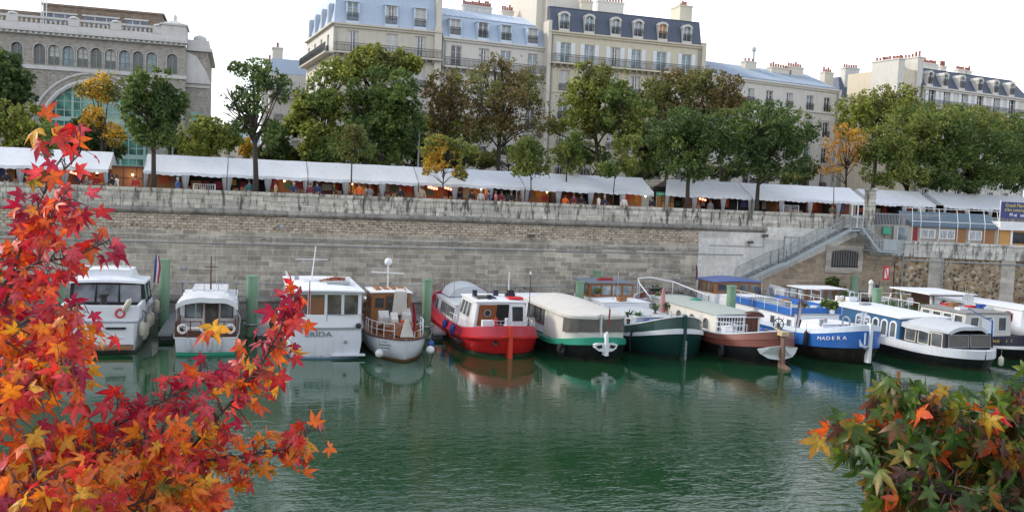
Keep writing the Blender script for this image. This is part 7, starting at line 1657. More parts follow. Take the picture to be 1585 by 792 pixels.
b = MB(); b.hexa([(-0.10,-0.1,0.2),(0.10,-0.1,0.2),(0.10,0.3,0.2),(-0.10,0.3,0.2),(-0.10,-0.12,2.6),(0.10,-0.12,2.6),(0.10,0.25,2.6),(-0.10,0.25,2.6)]); b.build('stem_post', M['white'], t)
P = V3(h.edge(0.72, 0, -0.05, 0.0, 0, 1.45, 1.46, -1)[0]); P2 = V3(h.edge(0.72, 0, -0.05, 0, 0, 3.1, 3.11, -1)[0])
word = 'MADERA'
for i, ch in enumerate(word):
    y = 2.0-i*0.27; e0 = V3(h.edge(0.70, 0, -0.07, 0.0, 0, y, y+0.01, -1, 0.01)[0]); e1 = V3(h.edge(0.70, 0, -0.07, 0, 0, y+0.1, y+0.11, -1, 0.01)[0])
    a_ = math.atan2(e0.y-e1.y, e0.x-e1.x); text('lettering', ch, 0.31, M['letterwhite'], t, tuple(e0), (R(90), 0, a_), 0.008, sx=1.25)
c = Cab('fore_hatch', t, -1.5, 1.5, 2.6, 5.2, 1.3, 2.05, M['white'], ti=0.2, tn=0.3); c.roof(0.04,0.05)
c = Cab('long_cabin', t, -1.75, 1.75, 5.4, 13.6, 1.0, 2.35, M['white'], ti=0.06)
rf = c.roof(0.06, 0.07, M['greydeck'], camber=0.1)
c.windows('left', 0, v0=0.35, v1=0.72, spans=[(0.90,0.96),(0.66,0.72),(0.45,0.51)], mg=M['glassm'], mf=M['white']); c.windows('near', 0, v0=0.35, v1=0.8, spans=[(0.1,0.22)], mf=M['white'])
b = MB(); b.box(-1.9,-1.82,5.6,13.4,2.30,2.82); b.box(1.82,1.9,5.6,13.4,2.30,2.82); b.box(-1.9,1.9,5.5,5.58,2.30,2.82); b.build('roof_screen', M['blue'], t)
rail([(-1.95,5.5,2.35)]+[(-1.95,5.5+1.6*i,2.35) for i in range(1,6)],0.85,parent=t,m=M['white']); rail([(1.95,5.5,2.35)]+[(1.95,5.5+1.6*i,2.35) for i in range(1,6)],0.85,parent=t,m=M['white'])
c = Cab('wheelhouse', t, -2.0, 2.0, 15.6, 18.4, 1.6, 2.55, M['white'], ti=0.0); c2 = Cab('wheelhouse_top', t, -2.0, 2.0, 15.6, 18.4, 2.55, 3.45, M['teak'], ti=0.03)
c2.windows('near', 4, 0.03, 0.97, 0.2, 0.85, 0.18, mf=M['teak'], mg=M['glassm']); c2.windows('left', 4, 0.03, 0.97, 0.1, 0.85, 0.18, mf=M['teak'], mg=M['glassm']); c2.windows('right', 4, 0.03, 0.97, 0.1, 0.85, 0.18, mf=M['teak'])
c2.roof(0.2, 0.08, M['roofblue'], camber=0.22, name='wheelhouse_roof')
c.windows('left', 2, 0.1, 0.9, 0.3, 0.8, 1.0, mf=M['white'])
c3 = Cab('step_cabin', t, -1.7, 1.7, 13.6, 15.6, 1.3, 2.5, M['white'], ti=0.05); c3.roof(0.05,0.06); MB().box(1.3,2.1,15.3,15.6,1.6,2.5).build('side_door', M['wood'], t)
flag(-2.1,18.5,3.0,4.6,t,[M['flagblue'],M['flagred']],lean=-0.3,w=0.25)
b = MB(); 
for x, y in ((-1.3,3.1),(-0.8,3.4)): b.cyl(x,y,2.0,2.4,0.13,n=10)
b.build('vent_cowl', M['grey'], t); b = MB(); b.torus((0.1,2.5,2.3),0.36,0.06,'x',16,6); b.build('windlass', M['grey'], t)
for i, (x, y, l) in enumerate(((1.1,5.4,'bushy potted plant on the near cabin edge of the blue barge'),(1.5,6.6,'second potted plant farther back on the blue barge roof'))):
    o = thing('potted_plant', l, 'plant', (36.3+x, 46.1+y, 2.45)); b = MB(); b.lathe((0,0,0),[(0.16,0),(0.22,0.3),(0.18,0.3)],10); b.build('pot', M['white'], o); leaf_cloud('leaves', [(0,0,0.55,0.42,0.4,0.35)], 160, 0.2, LM['green'], o, 9+i)
for i, (x, y) in enumerate(((-0.2,12.2),(0.7,11.6))):
    o = thing('deck_chair', '%s dark folding chair on the roof of the blue barge' % ['left','right'][i], 'chair', (36.3+x, 46.1+y, 2.5), R(30*i)); MB().box(-0.25,0.25,-0.22,0.22,0.40,0.44).build('seat', M['navy'], o); MB().hexa([(-0.25,0.2,0.42),(0.25,0.2,0.42),(0.25,0.24,0.42),(-0.25,0.24,0.42),(-0.25,0.36,0.95),(0.25,0.36,0.95),(0.25,0.4,0.95),(-0.25,0.4,0.95)]).build('backrest', M['navy'], o)
    for q in ((-0.22,-0.2),(0.22,-0.2),(-0.22,0.2),(0.22,0.2)): MB().box(q[0]-0.02,q[0]+0.02,q[1]-0.02,q[1]+0.02,0,0.4).build('leg', M['chrome'], o)
o = thing('ribbon_pinwheel', 'silver white pinwheel ornament on the bow rail of the blue barge', 'ornament', (36.3+1.1, 46.1+2.2, 2.0)); b = MB()
for k in range(8):
    q = math.pi*k/4; b.add([(0,0,0.6),(0.42*math.cos(q),-0.03,0.6+0.42*math.sin(q)),(0.42*math.cos(q+0.5),0.03,0.6+0.42*math.sin(q+0.5))],[(0,1,2)])
b.build('blades', M['white'], o); MB().tube([(0,0.02,0),(0,0.02,0.6)],0.02,5).build('stem', M['grey'], o)
fender(36.3-2.5, 46.1+2.9, 1.2, 'green black tyre strip fender between brown red barge flag and the blue hull', 'blackrub', 0.14, 1.0)

# 10 ---- white and petrol blue barge with awning
t = boat('white_blue_barge', 'white and petrol blue barge with arched windows and pale grey awning at its bow', 42.9, 43.9); B10 = t
h = Hull(21.5, 5.1, 'round', 'round', 1.22, 1.15, 2.1, an=3.6, af=3.6, pn=1.9, pf=2.2)
h.skin('hull', [(0,-0.4,0.5,0.8,1.2,1),(0,0.1,0.08,0.3,0.8,1),(0.56,0,0.0,0.1,0.2,1)], M['black'], t)
h.skin('topside', [(0.56,0,-0.0,0.1,0.2,1),(0.58,0,-0.05,0.04,0.2,1),(1,0,-0.02,0,0,1),(1,0.02,0.2,0.25,0.1,1),(0.85,0,0.2,0.25,0.1,1)], M['white_hull'], t)
h.deck('deck', 0.88, 0, 0.05, M['roofwhite'], t)
c = Cab('blue_cabin', t, -2.05, 2.05, 5.2, 13.0, 1.0, 2.45, M['cabblue'], ti=0.06)
c.windows('left', 5, 0.42, 0.98, 0.14, 0.78, 0.42, mf=M['white'], mg=M['glassm'], arch=True, t=0.12); c.windows('right', 7, 0.03, 0.97, 0.14, 0.78, 0.5, mf=M['white'], arch=True, t=0.12)
rf = c.roof(0.10, 0.10, M['roofwhite'], camber=0.14)
c2 = Cab('white_deckhouse', t, -2.0, 2.0, 13.0, 15.6, 1.2, 2.3, M['white'], ti=0.05); c2.roof(0.08,0.06); c2.windows('left',2,0.1,0.9,0.35,0.8,0.6)
c3 = Cab('wheelhouse', t, -2.1, 1.4, 15.6, 17.8, 1.3, 2.35, M['white'], ti=0.0); c4 = Cab('wheelhouse_top', t, -2.1, 1.4, 15.6, 17.8, 2.35, 3.22, M['wood'], ti=0.02)
c4.windows('near', 4, 0.02, 0.98, 0.1, 0.9, 0.25, mf=M['wood'], mg=M['glassm'], t=0.05); c4.windows('left', 2, 0.02, 0.98, 0.1, 0.9, 0.12, mf=M['wood'], mg=M['glassp'], t=0.03); c4.windows('right', 2, 0.02, 0.98, 0.1, 0.9, 0.12, mf=M['wood'], t=0.03)
c4.roof(0.16, 0.07, M['roofwhite'], camber=0.04, name='wheelhouse_roof')
MB().hexa([(-2.6,17.9,1.9),(-0.5,17.9,1.9),(-0.5,20.5,1.9),(-2.6,20.5,1.9),(-2.3,18.1,2.95),(-0.6,18.1,2.75),(-0.6,20.3,2.75),(-2.3,20.3,3.15)]).build('covered_tender', M['greycanvas'], t)
# awning over the bow cockpit
b = MB(); vs = []; fs = []
for j in range(7):
    y = 1.5+3.7*j/6
    for i in range(11): p = 2*i/10-1; hw = 1.45+0.45*min(1, j/3); vs.append((hw*p, y-0.25*(1-p*p), 2.18+0.38*(1-abs(p)**2.2)+(0.04*math.sin(y*4+i))+j*0.01))
for j in range(6):
    for i in range(10): a_ = j*11+i; fs.append((a_, a_+1, a_+12, a_+11))
b.add(vs, fs)
for sg in (0, 10):
    v2 = [vs[j*11+sg] for j in range(7)]; b.add(v2+[(v[0]*1.02, v[1], v[2]-0.28) for v in v2], [(i, i+1, i+8, i+7) for i in range(6)])
v2 = vs[:11]; b.add(v2+[(v[0], v[1]-0.03, v[2]-0.22) for v in v2], [(i, i+1, i+12, i+11) for i in range(10)])
b.build('awning', M['greycanvas'], t, smooth='auto')
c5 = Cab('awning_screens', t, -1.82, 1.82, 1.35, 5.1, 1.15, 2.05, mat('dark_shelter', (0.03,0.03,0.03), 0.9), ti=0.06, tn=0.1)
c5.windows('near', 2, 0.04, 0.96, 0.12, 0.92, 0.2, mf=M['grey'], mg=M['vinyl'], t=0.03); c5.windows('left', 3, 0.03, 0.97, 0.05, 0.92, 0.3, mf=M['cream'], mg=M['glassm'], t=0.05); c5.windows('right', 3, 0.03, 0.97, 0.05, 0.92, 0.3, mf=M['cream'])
b = MB(); b.tube([(1.9,1.6,1.1),(1.85,1.6,2.9)],[0.07,0.05],6); b.tube([(1.85,1.6,2.8),(0.2,1.9,3.6)],0.03,5); b.build('davit', M['blue'], t)
for i in range(4): 
    b = MB(); yy = 5.5+i*0; 
rail([(-1.9,14.0,2.5),(-1.9,15.2,2.5)],0.8,parent=t,m=M['white'])
b = MB()
for i in range(3): b.tube([(0.9+0.25*i,14.4+0.5*i,2.3),(0.9+0.25*i,14.4+0.5*i,3.0),(1.1+0.25*i,14.6+0.5*i,3.15),(2.0,14.8+0.5*i,3.1),(2.05,14.8+0.5*i,2.3)],0.03,5)
b.build('gangway_rail', M['white'], t)
fender(42.9-2.35, 43.9+6.5, 0.75, 'white sausage fender low under the arched windows of the white and petrol blue barge', 'fwhite', 0.16, 0.85, lean=0.1)
fender(42.9+1.1, 43.9-0.05, 0.62, 'tan wooden looking fender at the bow tip of the white and petrol blue barge', 'fender', 0.16, 0.6)
for i, (x, y) in enumerate(((0.6,14.6),(1.0,14.3))): 
    o = thing('deck_lantern', '%s small white and yellow figure lamp before the open wheelhouse' % ['left','right'][i], 'lamp', (42.9+x-0.9, 43.9+14.2, 2.42)); MB().box(-0.12,0.12,-0.1,0.1,0,0.5).build('body', M['fwhite'], o); MB().box(-0.08,0.08,-0.12,-0.1,0.05,0.2).build('panel', M['lettergold'], o)

# 11 ---- black hulled barge with turf deck at the right edge
t = boat('black_hulled_barge', 'navy black hulled barge with gold lettering, turf deck and open steering shelter, at right edge', 49.6, 46.6); B11 = t
h = Hull(20.0, 5.1, 'round', 'round', 1.75, 1.0, 1.9, an=4.0, af=3.6, pn=1.9, pf=2.2)
h.skin('hull', [(0,-0.4,0.5,0.8,1.2,1),(0,0.1,0.10,0.3,0.8,1),(0.44,0,0.0,0.06,0.2,1)], M['black'], t)
h.skin('sheer_stripe', [(0.44,0,0.0,0.06,0.2,1),(0.44,0.01,-0.06,0,0.2,1),(0.56,0,-0.06,0,0.15,1),(0.56,0.01,0,0.05,0.2,1)], M['white'], t)
h.skin('bulwark', [(0.56,0,0.0,0.05,0.2,1),(1,0,0.06,0.06,0,1),(1,0,0.18,0.2,0.1,1),(0.7,0,0.2,0.2,0.1,1)], M['navy'], t)
h.deck('deck', 0.75, 0, 0.05, M['grey'], t)
for i, ch in enumerate('P MORGANE II'):
    y = 2.9-i*0.20
    if ch == ' ' or y < 0.4: continue
    e0 = V3(h.edge(0.78, 0, -0.05, 0.0, 0, y, y+0.01, -1, 0.01)[0]); e1 = V3(h.edge(0.78, 0, -0.05, 0, 0, y+0.1, y+0.11, -1, 0.01)[0])
    text('lettering', ch, 0.26, M['lettergold'], t, tuple(e0), (R(90), 0, math.atan2(e0.y-e1.y, e0.x-e1.x)), 0.008, sx=1.1)
c = Cab('saloon', t, -2.05, 2.05, 4.2, 8.6, 0.9, 2.55, mat('dark_brown_grey_roof_side', (0.62,0.60,0.54), 0.5), ti=0.15)
c.windows('left', 4, 0.02, 0.98, 0.30, 0.88, 0.35, mf=M['white'], mg=M['glassm'], t=0.05); c.windows('near', 3, 0.04, 0.96, 0.30, 0.85, 0.6, mf=M['white'], mg=M['glassm']); c.windows('right', 4, 0.02, 0.98, 0.3, 0.88, 0.35, mf=M['white'])
MB().box(-0.6,0.5,4.14,4.19,1.0,2.2).build('white_door', M['white'], t)
rf = c.roof(0.12, 0.08, mat('dirty_grey_roof', (0.27,0.265,0.25), 0.8, var=0.3, dirt=0.3), camber=0.12)
MB().box(-1.75,-1.2,6.0,6.03,1.35,2.1).build('blind', M_orange, t)
MB().box(-2.0,2.0,8.6,15.5,0.9,1.95).build('turf_cabin', M['white'], t); tf = MB().box(-1.98,1.98,8.62,15.48,1.951,1.98).build('turf', M['astro'], t)
rail([(-2.0,8.7+1.1*i,1.98) for i in range(7)],0.75,0.03,mids=(),parent=t,m=M['white']); rail([(2.0,8.7+1.1*i,1.98) for i in range(7)],0.75,0.03,mids=(),parent=t,m=M['white']); rail([(-2.0,15.4,1.98),(0,15.4,1.98),(2.0,15.4,1.98)],0.75,0.03,mids=(),parent=t,m=M['white'])
b = MB()
for x, y in ((-0.4,9.2),(2.6,9.2),(-0.4,12.4),(2.6,12.4)): b.hexa([(x-0.07,y-0.07,1.98),(x+0.07,y-0.07,1.98),(x+0.07,y+0.07,1.98),(x-0.07,y+0.07,1.98),(x-0.25,y-0.07,3.35),(x-0.11,y-0.07,3.35),(x-0.11,y+0.07,3.35),(x-0.25,y+0.07,3.35)])
b.build('shelter_post', M['white'], t)
b = MB(); b.hexa([(-1.2,8.6,3.35),(3.2,8.6,3.3),(3.2,13.0,3.35),(-1.2,13.0,3.4),(-1.2,8.6,3.45),(3.2,8.6,3.4),(3.2,13.0,3.45),(-1.2,13.0,3.5)]); sh = b.build('shelter_roof', M['roofwhite'], t); b = MB(); b.box(-1.22,3.22,8.55,8.6,3.28,3.36); b.build('roof_edge', M['darkwood'], sh)
MB().box(0.2,2.2,12.0,12.2,1.98,3.3).build('shelter_back', M['wood'], t)
o = thing('satellite_dish', 'round white satellite dish on the shelter of the black hulled barge', 'satellite dish', (49.6+1.9, 46.6+8.2, 3.1), R(-20)); b = MB(); b.lathe((0,0,0),[(0.01,0.12),(0.25,0.09),(0.42,0.0),(0.44,0.0),(0.26,0.12),(0.01,0.15)],20,'y'); b.build('dish', M['white'], o, smooth='auto'); MB().tube([(0,0.12,0),(0,0.2,-0.5),(0,0.2,-1.1)],0.03,6).build('bracket', M['grey'], o); MB().tube([(0,0.1,-0.3),(0,-0.35,-0.05)],0.015,5).build('arm', M['grey'], o)
for i, (x, y, m_, rz) in enumerate(((-1.2,12.6,'white',20),(-0.4,13.4,'white',-120),(-0.9,10.2,'grey',-60))):
    o = thing('garden_chair', ['white plastic garden chair by the white rail on the turf deck','second white plastic garden chair farther back on the turf deck','grey reclining garden chair on the turf deck near the shelter'][i], 'chair', (49.6+x-0.8, 46.6+y, 1.98), R(rz)); mm = M['fwhite'] if m_ == 'white' else M['grey']
    MB().box(-0.26,0.26,-0.25,0.25,0.42,0.46).build('seat', mm, o)
    b = MB(); pts = [(-0.27,0.45),(0.27,0.45),(0.27,0.8),(0.15,0.98),(-0.15,0.98),(-0.27,0.8)]; vs = [(x_, 0.25+(z_-0.45)*0.25, z_) for x_, z_ in pts]; b.add(vs+[(v[0],v[1]+0.04,v[2]) for v in vs],[tuple(range(6)),tuple(range(6,12))[::-1]]+[(k,(k+1)%6,6+(k+1)%6,6+k) for k in range(6)]); b.build('backrest', mm, o)
    for q in ((-0.23,-0.22),(0.23,-0.22),(-0.23,0.22),(0.23,0.22)): MB().tube([(q[0],q[1],0.43),(q[0]*1.15,q[1]*1.2,0)],0.022,5).build('leg', mm, o)
    for s_ in (-1,1): MB().tube([(s_*0.27,-0.22,0.43),(s_*0.28,-0.2,0.65),(s_*0.28,0.3,0.66)],0.02,5).build('armrest', mm, o)
o = thing('garden_table', 'low grey garden table between the chairs on the turf deck', 'table', (49.6-1.5, 46.6+11.5, 1.98)); MB().box(-0.5,0.5,-0.35,0.35,0.6,0.64).build('table_top', M['grey'], o)
for q in ((-0.45,-0.3),(0.45,-0.3),(-0.45,0.3),(0.45,0.3)): MB().box(q[0]-0.02,q[0]+0.02,q[1]-0.02,q[1]+0.02,0,0.6).build('leg', M['grey'], o)
o = thing('folded_parasol', 'white cloth wrapped closed parasol standing beside the turf deck chairs', 'parasol', (49.6-2.0, 46.6+14.2, 1.98)); b = MB(); b.lathe((0,0,0.5),[(0.10,0),(0.16,0.3),(0.13,1.0),(0.2,1.15),(0.17,1.3),(0.02,1.45)],12); b.build('cover', M['fwhite'], o); MB().tube([(0,0,0),(0,0,0.55)],0.03,6).build('pole', M['grey'], o)
o = thing('jacket_on_hook', 'dark and yellow jackets hung on a stand behind the turf deck chairs', 'clothing', (49.6-0.9, 46.6+14.6, 1.98)); MB().tube([(0,0,0),(0,0,1.8)],0.025,5).build('stand', M['black'], o); MB().hexa([(-0.4,-0.1,0.8),(0.0,-0.1,0.8),(0.0,0.1,0.8),(-0.4,0.1,0.8),(-0.3,-0.05,1.5),(-0.05,-0.05,1.5),(-0.05,0.05,1.5),(-0.3,0.05,1.5)]).build('jacket', M['navy'], o); MB().hexa([(0.03,-0.1,0.6),(0.35,-0.1,0.6),(0.35,0.1,0.6),(0.03,0.1,0.6),(0.08,-0.05,1.3),(0.28,-0.05,1.3),(0.28,0.05,1.3),(0.08,0.05,1.3)]).build('vest', mat('yellow_vest', (0.55,0.50,0.05), 0.8), o)
for x, y, c_ in ((-1.2,5.2,'white'),(-0.4,7.4,'signred'),(0.6,6.2,'signred'),(0.3,7.9,'white'),(1.4,5.6,'white')): MB().box(x-0.35,x+0.35,y,y+0.5,2.68,2.86).build('roof_box', M[c_], rf)
# next boat partly in frame behind at the far right (white stern cabin)
t = boat('white_cabin_boat', 'white cabin boat behind the turf deck by the rubble wall with round dark window', 56.5, 50.0)
h = Hull(14, 4.6, 'round', 'round', 1.6, 1.3, 2.0, an=3.2, af=3.4); h.skin('hull', [(0,-0.4,0.5,0.7,1.2,1),(0.5,0,0,0.05,0.3,1),(1,0,0,0,0,1)], M['white_hull'], t); h.deck('deck', 1, -0.05, 0.02, M['roofwhite'], t)
c = Cab('cabin', t, -1.8, 1.8, 3.0, 12.0, 1.3, 2.5, M['white'], ti=0.1); c.roof(0.08,0.06); c.windows('left', 5, 0.05, 0.95, 0.3, 0.8, 0.8, mf=M['darkred'], arch=True); c.windows('near', 2, 0.1, 0.9, 0.3, 0.8, 0.5)

# ------------------------------------------------------------------ mooring piles, pontoon, quay side things
for px, top, Y, dia, lab in ((255,401,62.5,0.66,'green mooring pile between the leftmost cruiser and the small river cruiser'),
  (391,426,58.5,0.72,'green mooring pile between the small river cruiser and the large white boat'),
  (662,432,57.5,0.60,'green mooring pile between the wooden launch and the red barge'),
  (898,435,60.5,0.62,'green mooring pile before the wooden wheelhouse of the dark green barge'),
  (925,419,66.0,0.62,'short green mooring pile close to the wall behind the wooden wheelhouse'),
  (1133,442,57.0,0.66,'green mooring pile rising beside the blue roofed wheelhouse'),
  (1323,427,66.2,0.62,'green mooring pile against the wall below the barred vent'),
  (1358,446,57.5,0.66,'green mooring pile with lip cap left of the turf deck'),
  (92,440,60.0,0.66,'green mooring pile mostly hidden by red leaves at the far left')):
    p = atY(px, top, Y); t = thing('mooring_pile', lab, 'mooring pile', (p.x, Y, 0), 0, 'green mooring piles')
    b = MB(); r_ = dia/2; b.lathe((0,0,-1), [(r_,0),(r_,p.z+0.9),(r_+0.05,p.z+0.9),(r_+0.05,p.z+1.0),(0.02,p.z+1.03)], 20); b.build('pile', M['pile'], t, smooth='auto')
    if Y < 62: b = MB(); b.torus((0,0,0.75), r_+0.1, 0.06, 'z', 20, 6); b.box(-0.5,0.5,-0.12,0.12,0.65,0.85); b.build('collar', M['steel'], t)
t = thing('quay_railing', 'low galvanised railing along the quay at the foot of the wall', 'railing', (0, YW-2.5, 1.5))
b = MB()
for z in (0.55, 1.05): b.tube([(-40,0,z),(XR-0.5,0,z)], 0.03, 5)
for i in range(int((XR+40)/2.4)): b.tube([(-40+i*2.4,0,0),(-40+i*2.4,0,1.05)], 0.03, 5)
b.build('rail', M['steel'], t)
for x in (-4.6, -9.9, 1.0, 11.9, 17.4, 22.4, 27.9, 33.4, 39.6, 45.6):
    t = thing('finger_pontoon', 'narrow grey pontoon between moored boats reaching from the quay', 'pontoon', (x, 56.5, 0), 0, 'grey finger pontoons'); MB().box(-0.4,0.4,0,9.2,0.32,0.48).build('walkway', M['steel'], t)
    for y in (0.6,4.5,8.2): MB().box(-0.35,0.35,y,y+0.9,-0.3,0.32).build('float', M['grey'], t)
# mooring lines
for i, (a, c, sag) in enumerate((((13.0,65.0,2.5),(17.6,59.0,3.2),0.35),((22.9,64.0,2.2),(32.0,67.3,4.4),0.5),((10.0,50.5,1.1),(11.7,57.2,0.9),0.1),((-5.6,54,2.2),(-5.2,62.2,1.2),0.3),((2.1,52.5,1.8),(0.5,58.3,1.4),0.25))):
    t = thing('mooring_line', 'thin dark mooring line %s' % ['above the red barge roof','rising to the wall lamp behind the dark green barge','from the wooden launch to its pile','beside the leftmost cruiser','from the large white boat to its pile'][i], 'rope', a); A_0, C_0 = V3(a), V3(c)
    MB().tube([A_0.lerp(C_0, q/8)-A_0-V3((0,0,sag*4*(q/8)*(1-q/8))) for q in range(9)], 0.03, 5).build('rope', M['rope'], t)
def wall_lamp(px, y, lab, drop=2.6):
    p = atY(px, y, YW-0.6); t = thing('wall_lamp', lab, 'lamp', (p.x, YW-0.6, p.z)); b = MB(); b.tube([(0,0.6,-0.1),(0,0.2,0.0),(0,0,0.02)],0.04,5); b.build('arm', M['grey'], t); b = MB(); b.lathe((0,-0.1,0),[(0.03,-0.1),(0.22,-0.05),(0.24,0.1)],12); b.sphere((0,-0.1,0.1),0.14,10); b.build('lamp_head', M['steel'], t)
wall_lamp(1049, 433, 'round grey floodlight on the wall above the boats right of centre'); wall_lamp(285, 416, 'small grey fixture on the wall above the small river cruiser'); wall_lamp(436, 352, 'iron hook lamp on the brick band left of centre')
def camera_on_wall(px, y, lab):
    p = atY(px, y, YW-0.4); t = thing('security_camera', lab, 'camera', (p.x, YW-0.35, p.z)); MB().box(-0.3,0.15,-0.15,0.1,-0.1,0.12).build('housing', M['black'], t); MB().tube([(0,0.1,-0.1),(0,0.35,-0.35)],0.03,5).build('bracket', M['grey'], t); MB().lathe((-0.3,-0.03,0.0),[(0.09,0),(0.11,0.1)],10,'x').build('lens', M['glassd'], t)
camera_on_wall(1163, 375, 'black floodlight camera on the white rendered wall'); camera_on_wall(825, 365, 'dark camera hanging on the stone wall under the brick band'); camera_on_wall(1186, 365, 'tiny dark box at the cable on the white rendered wall')
o = thing('wall_cabinet', 'tall narrow grey framed cabinet on the white rendered wall above the stair', 'cabinet', tuple(atY(1223, 400, YW-0.02))); hz = atY(1223, 366, YW).z-o.location.z
b = MB(); 
for q in ((0,0.08,0,hz),(1.35,1.43,0,hz),(0.6,0.66,0,hz)): b.box(q[0]-0.7,q[1]-0.7,-0.1,-0.01,q[2],q[3])
b.box(-0.7,0.73,-0.1,-0.01,hz-0.08,hz-0.001); b.build('frame', M['stairsteel'], o); MB().box(-0.62,0.65,-0.06,-0.012,0,hz-0.082).build('door', S_plaster, o)
for px, y, s_, lab in ((1290,436,0.75,'small bushy palm plant on the quay behind the white roofed wheelhouse'),(1305,462,0.9,'dark leafy bush on the quay right of the wooden wheelhouse'),(1015,457,0.6,'low plant tub on the quay left of the blue roofed wheelhouse')):
    p = atY(px, y, YW-1.5); o = thing('quay_plant', lab, 'plant', (p.x, YW-1.4, 1.42)); h_ = max(0.8, p.z-1.42); b = MB(); b.lathe((0,0,0),[(0.3,0),(0.38,0.5),(0.3,0.5)],12); b.build('tub', M['pot'], o); MB().tube([(0,0,0.4),(0.05,0,h_)],0.05,5).build('stem', BARK, o); leaf_cloud('leaves', [(0,0,h_,s_*0.8,s_*0.8,s_*0.6),(0.4,0,h_*0.6,s_*0.6,s_*0.6,s_*0.5)], 420, 0.26, [LM['green'],LM['dark']], o, px)
# ------------------------------------------------------------------ loose things lying on the decks
def coil(x, y, z, lab, m='rope', r_=0.24):
    t = thing('rope_coil', lab, 'rope', (x, y, z)); b = MB()
    for k in range(4): b.torus((0.01*k,0.01*(k%2),0.03+0.035*k), r_-0.02*k, 0.022, 'z', 16, 5)
    b.build('coil', M[m], t)
def crate(x, y, z, lab, m, w=0.5, h=0.35, rz=0):
    t = thing('deck_box', lab, 'box', (x, y, z), R(rz)); MB().box(-w/2,w/2,-0.2,0.2,0,h-0.05).build('box', M[m], t); MB().box(-w/2-0.02,w/2+0.02,-0.22,0.22,h-0.05,h).build('lid', M[m], t)
def can(x, y, z, lab, m):
    t = thing('jerrycan', lab, 'container', (x, y, z), R(20)); MB().hexa([(-0.16,-0.09,0),(0.16,-0.09,0),(0.16,0.09,0),(-0.16,0.09,0),(-0.15,-0.08,0.36),(0.10,-0.08,0.42),(0.10,0.08,0.42),(-0.15,0.08,0.36)]).build('body', M[m], t); MB().cyl(0.12,0,0.36,0.44,0.03,n=8).build('cap', M['black'], t)
def pot_(x, y, z, lab, m, s=0.3, n=120):
    t = thing('potted_plant', lab, 'plant', (x, y, z)); b = MB(); b.lathe((0,0,0),[(0.12,0),(0.17,0.26),(0.13,0.26)],10); b.build('pot', M['pot'], t); leaf_cloud('leaves', [(0,0,0.45,s,s,s*0.9)], n, 0.13, LM[m], t, int(x*10))
coil(24.2, 51.2, 1.72, 'rope coil left on the foredeck of the dark green barge'); coil(26.2, 51.0, 1.72, 'rope coil right on the foredeck of the dark green barge')
coil(29.6, 48.6, 1.5, 'rope coil on the stern deck of the brown red barge', 'rope'); coil(35.4, 48.2, 1.75, 'rope coil on the foredeck of the blue barge'); coil(31.4, 47.9, 1.55, 'blue rope coil near the rudder head of the brown red barge', 'fblue')
coil(14.2, 51.3, 1.35, 'rope coil by the door of the red barge'); coil(7.9, 50.6, 1.22, 'rope coil on the stern deck of the wooden launch')
crate(28.9, 50.2, 1.4, 'white locker box beside the lattice window of the brown red barge', 'white', 0.6, 0.45, 10); crate(36.9, 48.3, 1.85, 'pale deck box beside the hatch of the blue barge', 'paper', 0.5, 0.4, -15)
crate(24.6, 52.4, 1.62, 'blue plastic box on the dark green barge deck', 'fblue', 0.45, 0.3, 30); crate(26.6, 52.0, 1.62, 'white plastic box on the dark green barge deck', 'white', 0.5, 0.35, -20); crate(25.0, 57.9, 2.35, 'brown wooden crate on the low cabin of the dark green barge', 'teak', 0.6, 0.35, 12)
crate(35.6, 54.2, 2.5, 'grey cool box on the blue barge roof', 'grey', 0.6, 0.4, 20); crate(36.8, 56.0, 2.5, 'wooden crate behind the cool box on the blue barge roof', 'teak', 0.6, 0.4, -20); crate(37.0, 52.9, 2.5, 'white box near the front of the blue barge roof', 'white', 0.5, 0.3, 40)
crate(43.4, 57.5, 2.6, 'white roof box on the white and petrol blue barge', 'white', 0.8, 0.3, 5); crate(42.3, 54.5, 2.6, 'grey hatch box on the white and petrol blue barge roof', 'grey', 0.7, 0.22, 0)
crate(48.9, 53.4, 2.72, 'wooden box on the dirty grey roof of the black hulled barge', 'teak', 0.7, 0.3, 15); crate(50.6, 52.6, 2.72, 'blue box on the dirty grey roof of the black hulled barge', 'fblue', 0.5, 0.3, -10)
can(15.3, 51.6, 1.35, 'white jerrycan beside the doorway of the red barge', 'white'); can(13.6, 51.5, 1.35, 'red jerrycan left of the door of the red barge', 'signred'); can(30.9, 49.4, 1.4, 'blue jerrycan near the cabin door of the brown red barge', 'fblue')
pot_(29.2, 60.8, 2.0, 'leafy pot plant under the awning frame of the brown red barge', 'green'); pot_(26.6, 54.2, 2.1, 'bushy pot plant on the right of the dark green barge fore cabin', 'dark'); pot_(37.6, 51.8, 2.5, 'pot plant at the right front corner of the blue barge roof', 'light', 0.35, 160); pot_(35.4, 51.9, 2.5, 'grey green pot plant at the left front corner of the blue barge roof', 'olive', 0.35, 160)
pot_(48.2, 55.7, 2.0, 'small pot plant by the near rail of the turf deck', 'green'); pot_(43.9, 58.9, 2.4, 'dark pot plant beside the open wheelhouse of the white and petrol blue barge', 'dark', 0.4, 200); pot_(24.0, 60.0, 2.4, 'pot plant before the wooden wheelhouse of the dark green barge', 'green')
